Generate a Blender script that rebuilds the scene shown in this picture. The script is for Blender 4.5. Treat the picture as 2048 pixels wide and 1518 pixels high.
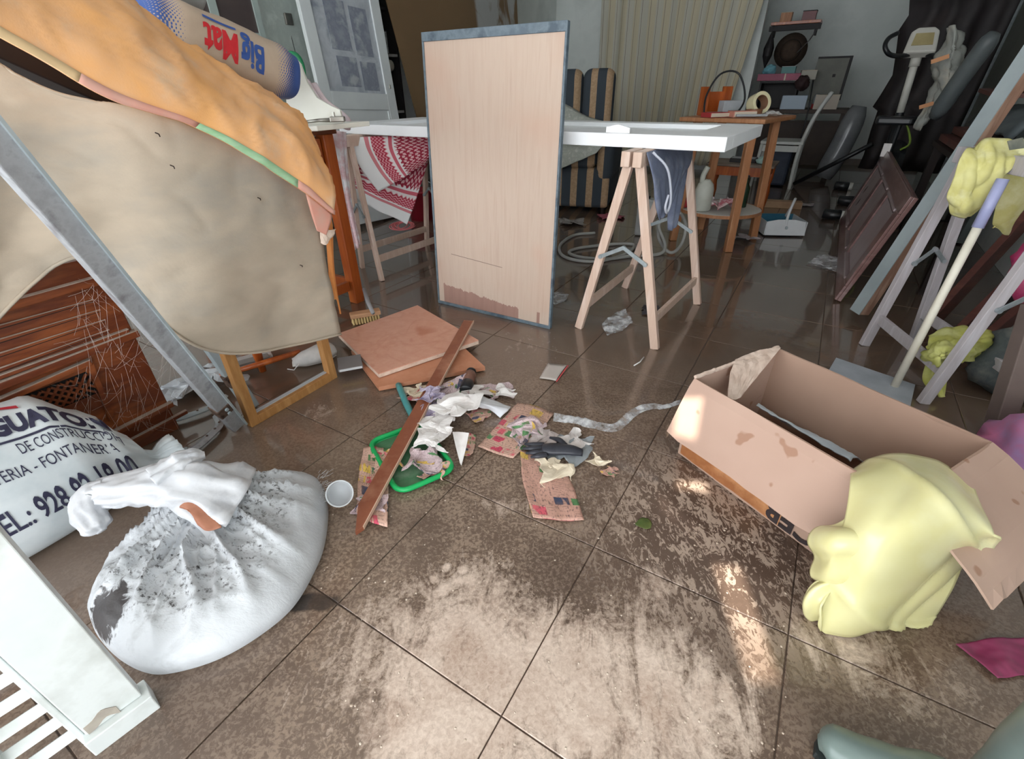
import bpy, bmesh, math, random
from mathutils import Vector, Matrix, noise
random.seed(7)
for o in list(bpy.data.objects):
    bpy.data.objects.remove(o)
SC = bpy.context.scene
COL = SC.collection

# ---------------------------------------------------------------- camera
FPX, CAMH, PITCH, ROLL = 942.5, 1.015, math.atan((759 - 173.7) / 942.5), -0.0177
cp, sp = math.cos(PITCH), math.sin(PITCH)
F = Vector((0, cp, -sp)); R0 = Vector((1, 0, 0)); U0 = Vector((0, sp, cp))
R = R0 * math.cos(ROLL) + U0 * math.sin(ROLL)
U = -R0 * math.sin(ROLL) + U0 * math.cos(ROLL)
EYE = Vector((0, 0, CAMH))
cam_d = bpy.data.cameras.new('camera'); cam = bpy.data.objects.new('camera', cam_d); COL.objects.link(cam)
cam.matrix_world = Matrix(((R.x, U.x, -F.x, 0), (R.y, U.y, -F.y, 0), (R.z, U.z, -F.z, CAMH), (0, 0, 0, 1)))
cam_d.sensor_width = 36; cam_d.lens = 36 * FPX / 2048; cam_d.clip_start = 0.02
SC.camera = cam

# ---------------------------------------------------------------- world, sun, exposure
SC.view_settings.view_transform = 'Standard'; SC.view_settings.look = 'None'
SC.view_settings.gamma = 1.0; SC.view_settings.use_curve_mapping = False
SC.view_settings.exposure = 1.33
W = bpy.data.worlds.new('daylight'); SC.world = W; W.use_nodes = True
nt = W.node_tree; nt.nodes.clear()
bg = nt.nodes.new('ShaderNodeBackground'); wo = nt.nodes.new('ShaderNodeOutputWorld')
bg.inputs[0].default_value = (0.93, 0.97, 1.0, 1); bg.inputs[1].default_value = 2.2
nt.links.new(bg.outputs[0], wo.inputs[0])
sun_d = bpy.data.lights.new('sun', 'SUN'); sun = bpy.data.objects.new('sun', sun_d); COL.objects.link(sun)
sun_d.energy = 4.5; sun_d.angle = 0.009; sun_d.color = (1.0, 0.93, 0.82)
SUN_TO = Vector((0.30, 0.80, -1.15)).normalized()      # direction the sunlight travels
sun.rotation_euler = SUN_TO.to_track_quat('-Z', 'Y').to_euler()

# ---------------------------------------------------------------- placement helpers
def ray(x, y): return F + R * ((x - 1024) / FPX) + U * ((759 - y) / FPX)
def PZ(x, y, z=0.0):
    d = ray(x, y); return EYE + d * ((z - CAMH) / d.z)
def PY(x, y, Y):
    d = ray(x, y); return EYE + d * (Y / d.y)
YAW = -0.5543
UD = Vector((math.cos(YAW), math.sin(YAW), 0)); VD = Vector((-math.sin(YAW), math.cos(YAW), 0))
def UV(u, v, z=0.0): return UD * u + VD * v + Vector((0, 0, z))     # room axes: u to the right, v into the room
def PU(x, y, u):      # on the plane at room coordinate u
    d = ray(x, y); return EYE + d * (u / d.dot(UD))
def PV(x, y, v):
    d = ray(x, y); return EYE + d * (v / d.dot(VD))
V = Vector

# ---------------------------------------------------------------- materials
def lin(c):
    f = lambda x: (x / 12.92 if x <= 0.04045 else ((x + 0.055) / 1.055) ** 2.4)
    return tuple(f(x / 255.0) for x in c) + (1.0,)
MATS = {}
class NB:
    def __init__(s, name):
        s.m = bpy.data.materials.new(name); s.m.use_nodes = True
        s.t = s.m.node_tree; s.t.nodes.clear()
        s.out = s.n('ShaderNodeOutputMaterial'); s.b = s.n('ShaderNodeBsdfPrincipled')
        s.l(s.b.outputs[0], s.out.inputs[0])
    def n(s, t, **k):
        x = s.t.nodes.new(t)
        for a, b in k.items(): setattr(x, a, b)
        return x
    def l(s, a, b): s.t.links.new(a, b)
    def coord(s, kind='Object', sc=(1, 1, 1), rot=(0, 0, 0), loc=(0, 0, 0)):
        mp = s.n('ShaderNodeMapping'); mp.inputs['Scale'].default_value = sc
        mp.inputs['Rotation'].default_value = rot; mp.inputs['Location'].default_value = loc
        if kind == 'Pos': src = s.n('ShaderNodeNewGeometry').outputs['Position']
        else: src = s.n('ShaderNodeTexCoord').outputs[kind]
        s.l(src, mp.inputs[0]); return mp.outputs[0]
    def noise(s, co, scale=5, detail=4, rough=0.55, dist=0.0):
        x = s.n('ShaderNodeTexNoise'); x.inputs['Scale'].default_value = scale
        x.inputs['Detail'].default_value = detail; x.inputs['Roughness'].default_value = rough
        x.inputs['Distortion'].default_value = dist
        s.l(co, x.inputs['Vector']); return x.outputs[0]
    def ramp(s, fac, stops, interp='LINEAR'):
        r = s.n('ShaderNodeValToRGB'); cr = r.color_ramp; cr.interpolation = interp
        while len(cr.elements) > 1: cr.elements.remove(cr.elements[-1])
        for i, (p, c) in enumerate(stops):
            e = cr.elements[0] if i == 0 else cr.elements.new(p)
            e.position = p
            e.color = (c, c, c, 1) if isinstance(c, (int, float)) and not isinstance(c, bool) else (lin(c) if len(c) == 3 else c)
        s.l(fac, r.inputs[0]); return r.outputs[0]
    def math(s, op, a, b=None, c=None, clamp=False):
        x = s.n('ShaderNodeMath', operation=op); x.use_clamp = clamp
        for i, q in enumerate((a, b, c)):
            if q is None: continue
            if isinstance(q, (int, float)): x.inputs[i].default_value = q
            else: s.l(q, x.inputs[i])
        return x.outputs[0]
    def mix(s, fac, a, b, blend='MIX'):
        x = s.n('ShaderNodeMix', data_type='RGBA', blend_type=blend)
        if isinstance(fac, (int, float)): x.inputs[0].default_value = fac
        else: s.l(fac, x.inputs[0])
        for i, q in ((6, a), (7, b)):
            if isinstance(q, tuple): x.inputs[i].default_value = lin(q) if len(q) == 3 else q
            else: s.l(q, x.inputs[i])
        return x.outputs[2]
    def sep(s, co):
        x = s.n('ShaderNodeSeparateXYZ'); s.l(co, x.inputs[0]); return x.outputs
    def bump(s, h, strength=0.3, dist=0.01):
        b = s.n('ShaderNodeBump'); b.inputs['Strength'].default_value = strength
        b.inputs['Distance'].default_value = dist; s.l(h, b.inputs['Height']); s.l(b.outputs[0], s.b.inputs['Normal'])
    def set(s, **k):
        for a, q in k.items():
            i = s.b.inputs[a.replace('_', ' ')]
            if isinstance(q, tuple): i.default_value = lin(q) if len(q) == 3 else q
            elif isinstance(q, (int, float)): i.default_value = q
            else: s.l(q, i)
        return s

def mat(name, c1, c2=None, c3=None, scale=6, detail=5, stretch=(1, 1, 1), rough=0.6, bump=0.0, bscale=None, bdist=0.005,
        metal=0.0, kind='Object', trans=0.0, alpha=1.0, spec=0.5, coat=0.0, dist=0.0, lo=0.35, hi=0.65, sss=0.0, sheen=0.0, ior=1.45):
    if name in MATS: return MATS[name]
    b = NB(name); co = b.coord(kind, stretch)
    n = b.noise(co, scale, detail, 0.6, dist)
    if c2 is None: b.set(Base_Color=tuple(c1))
    else:
        st = [(lo, c1), (hi, c2)] if c3 is None else [(lo, c1), ((lo + hi) / 2, c2), (hi, c3)]
        b.set(Base_Color=b.ramp(n, st))
    b.set(Roughness=rough, Metallic=metal, Alpha=alpha)
    b.b.inputs['Specular IOR Level'].default_value = spec
    b.b.inputs['Transmission Weight'].default_value = trans
    b.b.inputs['Coat Weight'].default_value = coat
    b.b.inputs['IOR'].default_value = ior
    if sheen: b.b.inputs['Sheen Weight'].default_value = sheen
    if bump:
        h = n if bscale is None else b.noise(co, bscale, 4)
        b.bump(h, bump, bdist)
    MATS[name] = b.m
    return b.m

# ---------------------------------------------------------------- geometry helpers
class MB:
    def __init__(s): s.v = []; s.f = []; s.uv = {}; s.mi = []
    def add(s, vs, fs, uvs=None, mi=0):
        o = len(s.v); s.v += [V(p) for p in vs]
        for k, f in enumerate(fs):
            if uvs is not None: s.uv[len(s.f)] = [uvs[i] for i in f]
            s.f.append([i + o for i in f]); s.mi.append(mi)
        return s
    def box(s, c, size, rot=None, mi=0):
        c = V(c); h = V(size) / 2; m = rot if rot is not None else Matrix.Identity(3)
        vs = [c + m @ V((x * h.x, y * h.y, z * h.z)) for z in (-1, 1) for y in (-1, 1) for x in (-1, 1)]
        return s.add(vs, [(0, 2, 3, 1), (4, 5, 7, 6), (0, 1, 5, 4), (2, 6, 7, 3), (0, 4, 6, 2), (1, 3, 7, 5)], mi=mi)
    def bar(s, p0, p1, w, h, up=(0, 0, 1), mi=0, w1=None, h1=None):
        p0, p1 = V(p0), V(p1); d = (p1 - p0).normalized(); up = V(up)
        if abs(d.dot(up)) > 0.98: up = V((1, 0, 0))
        x = d.cross(up).normalized(); y = x.cross(d).normalized()
        w1 = w if w1 is None else w1; h1 = h if h1 is None else h1
        vs = [p + x * (a * ww / 2) + y * (b * hh / 2) for p, ww, hh in ((p0, w, h), (p1, w1, h1)) for a, b in ((-1, -1), (1, -1), (1, 1), (-1, 1))]
        return s.add(vs, [(0, 1, 2, 3), (7, 6, 5, 4), (0, 4, 5, 1), (1, 5, 6, 2), (2, 6, 7, 3), (3, 7, 4, 0)], mi=mi)
    def tube(s, pts, r, n=8, closed=False, caps=True, mi=0):
        pts = [V(p) for p in pts]; m = len(pts); rs = r if isinstance(r, (list, tuple)) else [r] * m
        vs = []; prev = None
        for i, p in enumerate(pts):
            a = pts[i - 1] if (i > 0 or closed) else p; b = pts[(i + 1) % m] if (i < m - 1 or closed) else p
            d = (b - a).normalized() if (b - a).length > 1e-9 else V((0, 0, 1))
            if prev is None:
                x = d.orthogonal().normalized()
            else:
                x = prev - d * prev.dot(d)
                x = x.normalized() if x.length > 1e-6 else d.orthogonal().normalized()
            prev = x; y = d.cross(x)
            vs += [p + (x * math.cos(2 * math.pi * k / n) + y * math.sin(2 * math.pi * k / n)) * rs[i] for k in range(n)]
        fs = []
        for i in range(m if closed else m - 1):
            j = (i + 1) % m
            for k in range(n):
                fs.append((i * n + k, i * n + (k + 1) % n, j * n + (k + 1) % n, j * n + k))
        if caps and not closed:
            fs.append(tuple(reversed(range(n)))); fs.append(tuple(range((m - 1) * n, m * n)))
        return s.add(vs, fs, mi=mi)
    def lathe(s, prof, n=20, M=None, mi=0, cap=True):
        M = M or Matrix.Identity(4); vs = []
        for r, z in prof:
            vs += [M @ V((r * math.cos(2 * math.pi * k / n), r * math.sin(2 * math.pi * k / n), z)) for k in range(n)]
        fs = []
        for i in range(len(prof) - 1):
            for k in range(n):
                fs.append((i * n + k, i * n + (k + 1) % n, (i + 1) * n + (k + 1) % n, (i + 1) * n + k))
        if cap:
            if prof[0][0] > 1e-5: fs.append(tuple(reversed(range(n))))
            if prof[-1][0] > 1e-5: fs.append(tuple(range((len(prof) - 1) * n, len(prof) * n)))
        return s.add(vs, fs, mi=mi)
    def prism(s, poly, depth, M=None, mi=0):
        M = M or Matrix.Identity(4); n = len(poly)
        vs = [M @ V((x, y, 0)) for x, y in poly] + [M @ V((x, y, depth)) for x, y in poly]
        fs = [tuple(reversed(range(n))), tuple(range(n, 2 * n))] + [(i, (i + 1) % n, n + (i + 1) % n, n + i) for i in range(n)]
        return s.add(vs, fs, mi=mi)
    def sheet(s, grid, thick=0.003, mi=0):
        m, n = len(grid), len(grid[0])
        nor = []
        for i in range(m):
            row = []
            for j in range(n):
                a = grid[i][min(j + 1, n - 1)] - grid[i][max(j - 1, 0)]
                b = grid[min(i + 1, m - 1)][j] - grid[max(i - 1, 0)][j]
                c = a.cross(b); row.append(c.normalized() if c.length > 1e-12 else V((0, 0, 1)))
            nor.append(row)
        top = [grid[i][j] + nor[i][j] * (thick / 2) for i in range(m) for j in range(n)]
        bot = [grid[i][j] - nor[i][j] * (thick / 2) for i in range(m) for j in range(n)]
        uv = [(j / (n - 1), i / (m - 1)) for i in range(m) for j in range(n)] * 2
        N = m * n; fs = []
        for i in range(m - 1):
            for j in range(n - 1):
                a = i * n + j; fs.append((a, a + 1, a + n + 1, a + n)); fs.append((N + a, N + a + n, N + a + n + 1, N + a + 1))
        edge = [j for j in range(n)] + [i * n + n - 1 for i in range(1, m)] + [(m - 1) * n + j for j in range(n - 2, -1, -1)] + [i * n for i in range(m - 2, 0, -1)]
        for k in range(len(edge)):
            a, b = edge[k], edge[(k + 1) % len(edge)]
            fs.append((b, a, N + a, N + b))
        return s.add(top + bot, fs, uv, mi=mi)
    def build(s, name, mats, parent=None, smooth=False, bevel=0.0, fixn=True):
        me = bpy.data.meshes.new(name); me.from_pydata([tuple(p) for p in s.v], [], s.f)
        if s.uv:
            ul = me.uv_layers.new(name='UVMap')
            for p in me.polygons:
                u = s.uv.get(p.index)
                if u:
                    for k, li in enumerate(p.loop_indices): ul.data[li].uv = u[k]
        for m in (mats if isinstance(mats, (list, tuple)) else [mats]): me.materials.append(m)
        for p, k in zip(me.polygons, s.mi): p.material_index = k
        if fixn:
            bm = bmesh.new(); bm.from_mesh(me); bmesh.ops.recalc_face_normals(bm, faces=bm.faces); bm.to_mesh(me); bm.free()
        if smooth:
            for p in me.polygons: p.use_smooth = True
        o = bpy.data.objects.new(name, me); COL.objects.link(o)
        if parent is not None:
            o.parent = parent; o.matrix_parent_inverse = Matrix.Translation(-parent.location) if parent.type == 'EMPTY' else Matrix.Identity(4)
        if bevel:
            b = o.modifiers.new('bevel', 'BEVEL'); b.width = bevel; b.segments = 2; b.limit_method = 'ANGLE'
        return o

def tag(o, label, cat, group=None):
    o['label'] = label; o['category'] = cat
    if group: o['group'] = group
    return o
def thing(name, label, cat, loc=(0, 0, 0), group=None):
    o = bpy.data.objects.new(name, None); COL.objects.link(o); o.location = V(loc); o.empty_display_size = 0.05
    return tag(o, label, cat, group)
def struct(o, label=None):
    o['kind'] = 'structure'
    if label: o['label'] = label
    return o

def crom(p0, p1, p2, p3, t):
    return (p1 * 2 + (p2 - p0) * t + (p0 * 2 - p1 * 5 + p2 * 4 - p3) * (t * t) + (p1 * 3 - p0 - p2 * 3 + p3) * (t ** 3)) * 0.5
def spline(pts, n):
    pts = [V(p) if not isinstance(p, Vector) else p for p in pts]; m = len(pts); out = []
    for k in range(n):
        x = k / (n - 1) * (m - 1); i = min(int(x), m - 2); t = x - i
        g = lambda q: pts[q] if 0 <= q < m else (pts[0] * 2 - pts[1] if q < 0 else pts[-1] * 2 - pts[-2])
        out.append(crom(g(i - 1), g(i), g(i + 1), g(i + 2), t))
    return out
def patch(ctrl, nu, nv):
    rows = [spline(r, nu) for r in ctrl]
    cols = [spline([r[j] for r in rows], nv) for j in range(nu)]
    return [[cols[j][i] for j in range(nu)] for i in range(nv)]
def fbm(p, sc, oct=3):
    a, t, q = 1.0, 0.0, V(p) * sc
    for _ in range(oct):
        t += a * noise.noise(q); q = q * 2.03 + V((3.1, 1.7, 5.2)); a *= 0.5
    return t
def ridge(p, sc):
    return 1 - abs(noise.noise(V(p) * sc)) * 2
def wrinkle(grid, fn):
    m, n = len(grid), len(grid[0]); out = []
    for i in range(m):
        row = []
        for j in range(n):
            a = grid[i][min(j + 1, n - 1)] - grid[i][max(j - 1, 0)]
            b = grid[min(i + 1, m - 1)][j] - grid[max(i - 1, 0)][j]
            c = a.cross(b); nn = c.normalized() if c.length > 1e-12 else V((0, 0, 1))
            row.append(grid[i][j] + nn * fn(grid[i][j], j / (n - 1), i / (m - 1)))
        out.append(row)
    return out
def crease(p, sc, k=3.0):
    a = 1 - abs(noise.noise(V(p) * sc)) * 2
    return max(0.0, a) ** k
def rotm(axis, deg): return Matrix.Rotation(math.radians(deg), 3, axis)
def frame(x, y, z=None):
    """3x3 matrix with the given column axes (orthonormalised)"""
    x = V(x).normalized(); y = V(y); y = (y - x * y.dot(x)).normalized(); z = x.cross(y)
    return Matrix(((x.x, y.x, z.x), (x.y, y.y, z.y), (x.z, y.z, z.z)))
def m4(m3, loc): m = m3.to_4x4(); m.translation = V(loc); return m
def text_mesh(txt, size=1.0, bold=0.0, extr=0.0, align='LEFT', shear=0.0):
    cu = bpy.data.curves.new('t', 'FONT'); cu.body = txt; cu.size = size; cu.offset = bold; cu.extrude = extr
    cu.align_x = align; cu.shear = shear; cu.resolution_u = 3; cu.fill_mode = 'FRONT'
    o = bpy.data.objects.new('t', cu); COL.objects.link(o)
    dg = bpy.context.evaluated_depsgraph_get(); dg.update()
    me = bpy.data.meshes.new_from_object(o.evaluated_get(dg))
    vs = [v.co.copy() for v in me.vertices]; fs = [tuple(p.vertices) for p in me.polygons]
    bpy.data.objects.remove(o); bpy.data.curves.remove(cu); bpy.data.meshes.remove(me)
    return vs, fs
def subdiv_text(vs, fs, maxlen):
    bm = bmesh.new(); bv = [bm.verts.new(v) for v in vs]
    for f in fs:
        try: bm.faces.new([bv[i] for i in f])
        except ValueError: pass
    bmesh.ops.triangulate(bm, faces=bm.faces)
    for _ in range(4):
        es = [e for e in bm.edges if e.calc_length() > maxlen]
        if not es: break
        bmesh.ops.subdivide_edges(bm, edges=es, cuts=1, use_grid_fill=False)
        bmesh.ops.triangulate(bm, faces=bm.faces)
    bm.verts.index_update(); v = [q.co.copy() for q in bm.verts]; f = [tuple(x.index for x in q.verts) for q in bm.faces]
    bm.free(); return v, f
def copy_tree(o, parent=None):
    c = o.copy(); COL.objects.link(c)
    if parent is not None: c.parent = parent
    for ch in [x for x in bpy.data.objects if x.parent == o]: copy_tree(ch, c)
    return c
# ================================================================ THE ROOM
UL, UR, VF, VB, ZC = -3.75, 1.10, -0.50, 8.72, 2.65
m_wall = mat('wall_paint', (216, 222, 219), (224, 229, 226), (208, 214, 211), scale=1.6, rough=0.75, bump=0.08, bscale=60, kind='Pos')
m_ceil = mat('ceiling_paint', (226, 227, 224), (232, 232, 230), scale=2, rough=0.8, kind='Pos')
def wallbox(name, u0, u1, v0, v1, z0, z1, m):
    b = MB(); c = UV((u0 + u1) / 2, (v0 + v1) / 2, (z0 + z1) / 2)
    b.box(c, (u1 - u0, v1 - v0, z1 - z0), rotm('Z', math.degrees(YAW))); return struct(b.build(name, m))
wallbox('wall_left', UL - 0.15, UL, VF, VB, 0, ZC, m_wall)
wallbox('wall_right', UR, UR + 0.15, VF, VB, 0, ZC, m_wall)
wallbox('wall_back', UL - 0.15, UR + 0.15, VB, VB + 0.15, 0, ZC, m_wall)
wallbox('ceiling', UL - 0.15, UR + 0.15, VF, VB + 0.15, ZC, ZC + 0.12, m_ceil)
wallbox('wall_partition', UL, -1.04, 7.40, 7.52, 0, ZC, m_wall)
wallbox('wall_front', UL - 0.15, -3.35, VF - 0.15, VF, 0, ZC, m_wall)

# floor: screed base and every tile a piece of its own
b = NB('wet_muddy_tile'); co = b.coord('Pos')
xyz = b.sep(co)
big = b.noise(b.coord('Pos', (1, 1, 1), (0, 0, 0.55)), 1.5, 5, 0.6, 0.6)
mid = b.noise(b.coord('Pos', (1.0, 0.55, 1), (0, 0, 0.55)), 6.0, 6, 0.65, 1.2)
fine = b.noise(b.coord('Pos', (1, 1, 1)), 110, 4, 0.7, .6)
curl = b.noise(b.coord('Pos', (1, 0.5, 1), (0, 0, 0.5)), 62, 4, 0.7, 1.6)
def blotch(px, py, r, amp, sx=1.0, ang=0.0):
    c = PZ(px, py); e = b.coord('Pos', (1, 1, 0), (0, 0, 0), (-c.x, -c.y, 0)); e2 = b.n('ShaderNodeMapping'); e2.inputs['Rotation'].default_value = (0, 0, ang); e2.inputs['Scale'].default_value = (1 / r, sx / r, 1)
    b.l(e, e2.inputs[0]); L = b.n('ShaderNodeVectorMath', operation='LENGTH'); b.l(e2.outputs[0], L.inputs[0])
    return b.math('MULTIPLY', b.math('SUBTRACT', 1.0, L.outputs['Value'], clamp=True), amp)
def total(lst):
    t_ = lst[0]
    for q in lst[1:]: t_ = b.math('ADD', t_, q)
    return t_
warp = b.noise(b.coord('Pos', (1, 1, 1), (0, 0, 0), (7, 3, 0)), 5.5, 6, .68, 1.6)
swirl = b.noise(b.coord('Pos', (1, .5, 1), (0, 0, -.5)), 10, 9, .70, 3.0)
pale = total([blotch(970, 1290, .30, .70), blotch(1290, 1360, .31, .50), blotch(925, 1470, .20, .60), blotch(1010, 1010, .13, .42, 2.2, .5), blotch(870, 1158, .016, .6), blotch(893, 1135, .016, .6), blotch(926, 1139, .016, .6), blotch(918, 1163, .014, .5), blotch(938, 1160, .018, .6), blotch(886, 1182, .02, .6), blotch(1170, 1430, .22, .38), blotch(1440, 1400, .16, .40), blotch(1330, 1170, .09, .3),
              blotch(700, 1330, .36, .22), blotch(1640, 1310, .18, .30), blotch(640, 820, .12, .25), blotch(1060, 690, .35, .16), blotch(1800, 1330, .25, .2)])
wetp = total([blotch(1130, 1150, .17, .45), blotch(1450, 1260, .17, .45), blotch(820, 1050, .14, .3), blotch(1520, 1120, .2, .3), blotch(620, 1200, .16, .5, 3, .9), blotch(1620, 1430, .22, .4), blotch(330, 1480, .3, .4), blotch(1350, 880, .16, .4)])
rad = total([blotch(1060, 1250, 1.35, 1.0)])           # trodden area inside the entrance
wide = b.math('MULTIPLY', b.math('MINIMUM', rad, .62), 1.6, clamp=True)
streak = b.noise(b.coord('Pos', (1.0, .10, 1), (0, 0, -.45)), 30, 5, .75, .3)
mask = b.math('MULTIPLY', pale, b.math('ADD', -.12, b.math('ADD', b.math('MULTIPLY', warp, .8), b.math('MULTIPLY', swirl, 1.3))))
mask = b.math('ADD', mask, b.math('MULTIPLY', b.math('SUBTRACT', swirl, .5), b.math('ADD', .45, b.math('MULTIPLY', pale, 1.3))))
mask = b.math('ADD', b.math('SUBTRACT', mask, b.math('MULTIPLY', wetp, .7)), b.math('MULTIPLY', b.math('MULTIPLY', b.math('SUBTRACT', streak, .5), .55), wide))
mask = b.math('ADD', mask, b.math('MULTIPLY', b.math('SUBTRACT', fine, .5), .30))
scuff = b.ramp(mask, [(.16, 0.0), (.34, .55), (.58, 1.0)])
crl = blotch(1430, 1060, .42, 1.7)
fl = b.ramp(b.math('ADD', curl, b.math('MULTIPLY', b.math('SUBTRACT', warp, .5), .6)), [(.50, 0.0), (.55, 1.0)])
flk = b.math('MULTIPLY', fl, b.math('MINIMUM', crl, 1.0), clamp=True)
mud = b.ramp(big, [(.3, (92, 75, 63)), (.5, (106, 88, 75)), (.7, (121, 103, 89))])
sp_f = b.math('MULTIPLY', b.ramp(b.math('ADD', fine, b.math('MULTIPLY', b.math('SUBTRACT', warp, .5), .5)), [(.44, 0.0), (.58, 1.0)]), b.math('MULTIPLY', b.math('SUBTRACT', wide, b.math('MULTIPLY', crl, .8), clamp=True), .78))
mud = b.mix(sp_f, mud, (162, 141, 123))
mud = b.mix(b.math('MULTIPLY', b.math('MULTIPLY', wetp, 1.4, clamp=True), .8), mud, (78, 62, 53))
mud = b.mix(b.math('MULTIPLY', crl, .55, clamp=True), mud, (88, 71, 62))
mud = b.mix(b.math('MULTIPLY', flk, .85), mud, (186, 166, 150))
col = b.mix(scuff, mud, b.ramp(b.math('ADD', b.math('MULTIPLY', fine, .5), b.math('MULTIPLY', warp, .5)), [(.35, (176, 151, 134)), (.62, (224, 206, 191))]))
soil = b.ramp(b.math('ADD', blotch(600, 1205, .16, .8, 3.5, .75), b.math('MULTIPLY', b.math('SUBTRACT', mid, .5), .8)), [(.30, 0.0), (.42, .85)])
col = b.mix(soil, col, (44, 40, 38))
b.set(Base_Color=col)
wet = b.math('SUBTRACT', 1.0, b.math('ADD', b.math('MULTIPLY', scuff, .7), b.math('MULTIPLY', flk, .45)), clamp=True)
b.set(Roughness=b.math('ADD', .26, b.math('MULTIPLY', b.math('SUBTRACT', 1.0, wet), .4)))
b.set(Coat_Weight=b.math('MULTIPLY', wet, b.math('SUBTRACT', 1.0, b.math('MULTIPLY', wide, .5))))
b.b.inputs['Coat Roughness'].default_value = .06; b.b.inputs['Coat IOR'].default_value = 1.5
b.b.inputs['Specular IOR Level'].default_value = .4
b.bump(b.math('ADD', b.math('MULTIPLY', flk, .5), b.math('MULTIPLY', fine, .3)), .25, .003)
m_tile = b.m
m_grout = mat('muddy_grout', (84, 68, 59), (98, 82, 71), scale=20, rough=0.5, kind='Pos')
b = MB(); b.box(UV((UL + UR) / 2, (VF + VB) / 2 - 1.0, -0.0535), (UR - UL + 0.3, VB - VF + 2.3, 0.1), rotm('Z', math.degrees(YAW)))
floor = struct(b.build('floor', m_grout), 'brown wet muddy tiled floor')
TS = 0.4498; T0 = V((-0.5598, 1.2794, 0)); tu0, tv0 = T0.dot(UD), T0.dot(VD)
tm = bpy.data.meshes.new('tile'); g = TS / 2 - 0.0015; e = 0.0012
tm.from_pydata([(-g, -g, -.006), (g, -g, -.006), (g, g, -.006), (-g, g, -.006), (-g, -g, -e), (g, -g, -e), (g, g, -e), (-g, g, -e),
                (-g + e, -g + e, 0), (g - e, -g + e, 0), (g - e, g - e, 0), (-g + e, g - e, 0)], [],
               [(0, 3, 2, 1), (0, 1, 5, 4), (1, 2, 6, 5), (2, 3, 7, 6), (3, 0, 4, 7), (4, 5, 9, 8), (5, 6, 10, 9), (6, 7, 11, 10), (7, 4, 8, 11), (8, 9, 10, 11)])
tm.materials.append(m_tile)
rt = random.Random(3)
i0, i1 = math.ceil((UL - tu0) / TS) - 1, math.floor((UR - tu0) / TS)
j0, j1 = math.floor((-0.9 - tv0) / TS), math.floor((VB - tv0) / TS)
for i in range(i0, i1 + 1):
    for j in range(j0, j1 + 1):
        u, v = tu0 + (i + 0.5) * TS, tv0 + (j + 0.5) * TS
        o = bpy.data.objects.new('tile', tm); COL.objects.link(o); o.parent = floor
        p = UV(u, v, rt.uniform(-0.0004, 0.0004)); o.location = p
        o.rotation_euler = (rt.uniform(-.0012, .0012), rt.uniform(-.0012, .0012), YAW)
# trim along the back wall
m_base = mat('baseboard_tile', (150, 140, 130), (126, 116, 106), scale=5, rough=0.5, kind='Pos')
wallbox('baseboard_back', -0.98, UR, VB - 0.012, VB, 0, 0.08, m_base)
# unseen sun blocker added outside the entrance: slabs with gaps shaped for the sun strips
ZA = 2.70
def up_(p): return p - SUN_TO * ((p.z - ZA) / SUN_TO.z)
holes = []      # each gap: left-far, right-far, right-near, left-near
for q, z in ((((1352, 802), (1398, 812), (1396, 884), (1352, 866)), .20), (((1352, 962), (1412, 966), (1418, 1002), (1352, 996)), 0.0), (((1418, 1128), (1480, 1134), (1574, 1400), (1498, 1400)), 0.0)):
    holes.append([up_(PZ(x, y, z)) for x, y in q])
holes.sort(key=lambda h: -h[0].dot(VD))
lefts = [p for h in holes for p in (h[0], h[3])]; rights = [p for h in holes for p in (h[1], h[2])]
def uvp(u, v): return UV(u, v, ZA)
m_blocker = mat('sun_blocker_slab', (150, 140, 130), (130, 120, 110), scale=5, rough=.8)
v_far, v_near = VF - 0.62, -2.9
def slab(pts, name='sun_blocker'):
    mb = MB(); n = len(pts); mb.add(pts + [p + V((0, 0, .05)) for p in pts], [tuple(range(n)), tuple(range(2 * n - 1, n - 1, -1))] + [(i, (i + 1) % n, n + (i + 1) % n, n + i) for i in range(n)])
    return struct(mb.build(name, m_blocker))
hl = [p for p in lefts if p.dot(VD) < v_far]; hr = [p for p in rights if p.dot(VD) < v_far]
ul0, ur0 = lefts[0].dot(UD), rights[0].dot(UD); ul1, ur1 = lefts[-1].dot(UD), rights[-1].dot(UD)
slab([uvp(-6.5, v_far + .6), uvp(ul0, v_far + .6)] + lefts + [uvp(ul1, v_near), uvp(-6.5, v_near)])
slab([uvp(ur0, v_far + .6), uvp(4.5, v_far + .6), uvp(4.5, v_near), uvp(ur1, v_near)] + rights[::-1])
slab([holes[-1][3], holes[-1][2], uvp(ur1, v_near), uvp(ul1, v_near)])
slab([uvp(ul0, v_far + .6), uvp(ur0, v_far + .6), rights[0], lefts[0]])
for a, b_ in zip(holes, holes[1:]): slab([a[3], a[2], b_[1], b_[0]])
# ================================================================ TABLE, TRESTLES, LEANING PANEL
m_white = mat('white_gloss_paint', (238, 241, 244), (244, 247, 250), scale=3, rough=0.35, kind='Pos')
m_pine = mat('pale_pine', (214, 190, 174), (202, 174, 156), (222, 202, 190), scale=2.2, stretch=(14, 14, 1.2), rough=0.55, bump=0.1, lo=.3, hi=.7)
m_galv = mat('galvanised_steel', (176, 186, 190), (150, 160, 164), scale=30, rough=0.4, metal=0.6)
TL = V((-0.8253, 0.5647, 0)); TD = V((0.5647, 0.8253, 0)); TF = V((0.789, 1.888, 0))
def tb(a, d, z): return TF + TL * a + TD * d + V((0, 0, z))
t = thing('white_door_tabletop', 'white panelled door lying flat as a table top on two trestles', 'door', tb(1.06, .35, .80))
tr = frame(TL, TD)
tlen, twid = 2.14, 0.70
stl = [MB().box(tb(tlen / 2, d, .825), (tlen, 0.11, 0.05), tr).build('stile', m_white, t, bevel=.003) for d in (0.055, twid - 0.055)]
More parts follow.
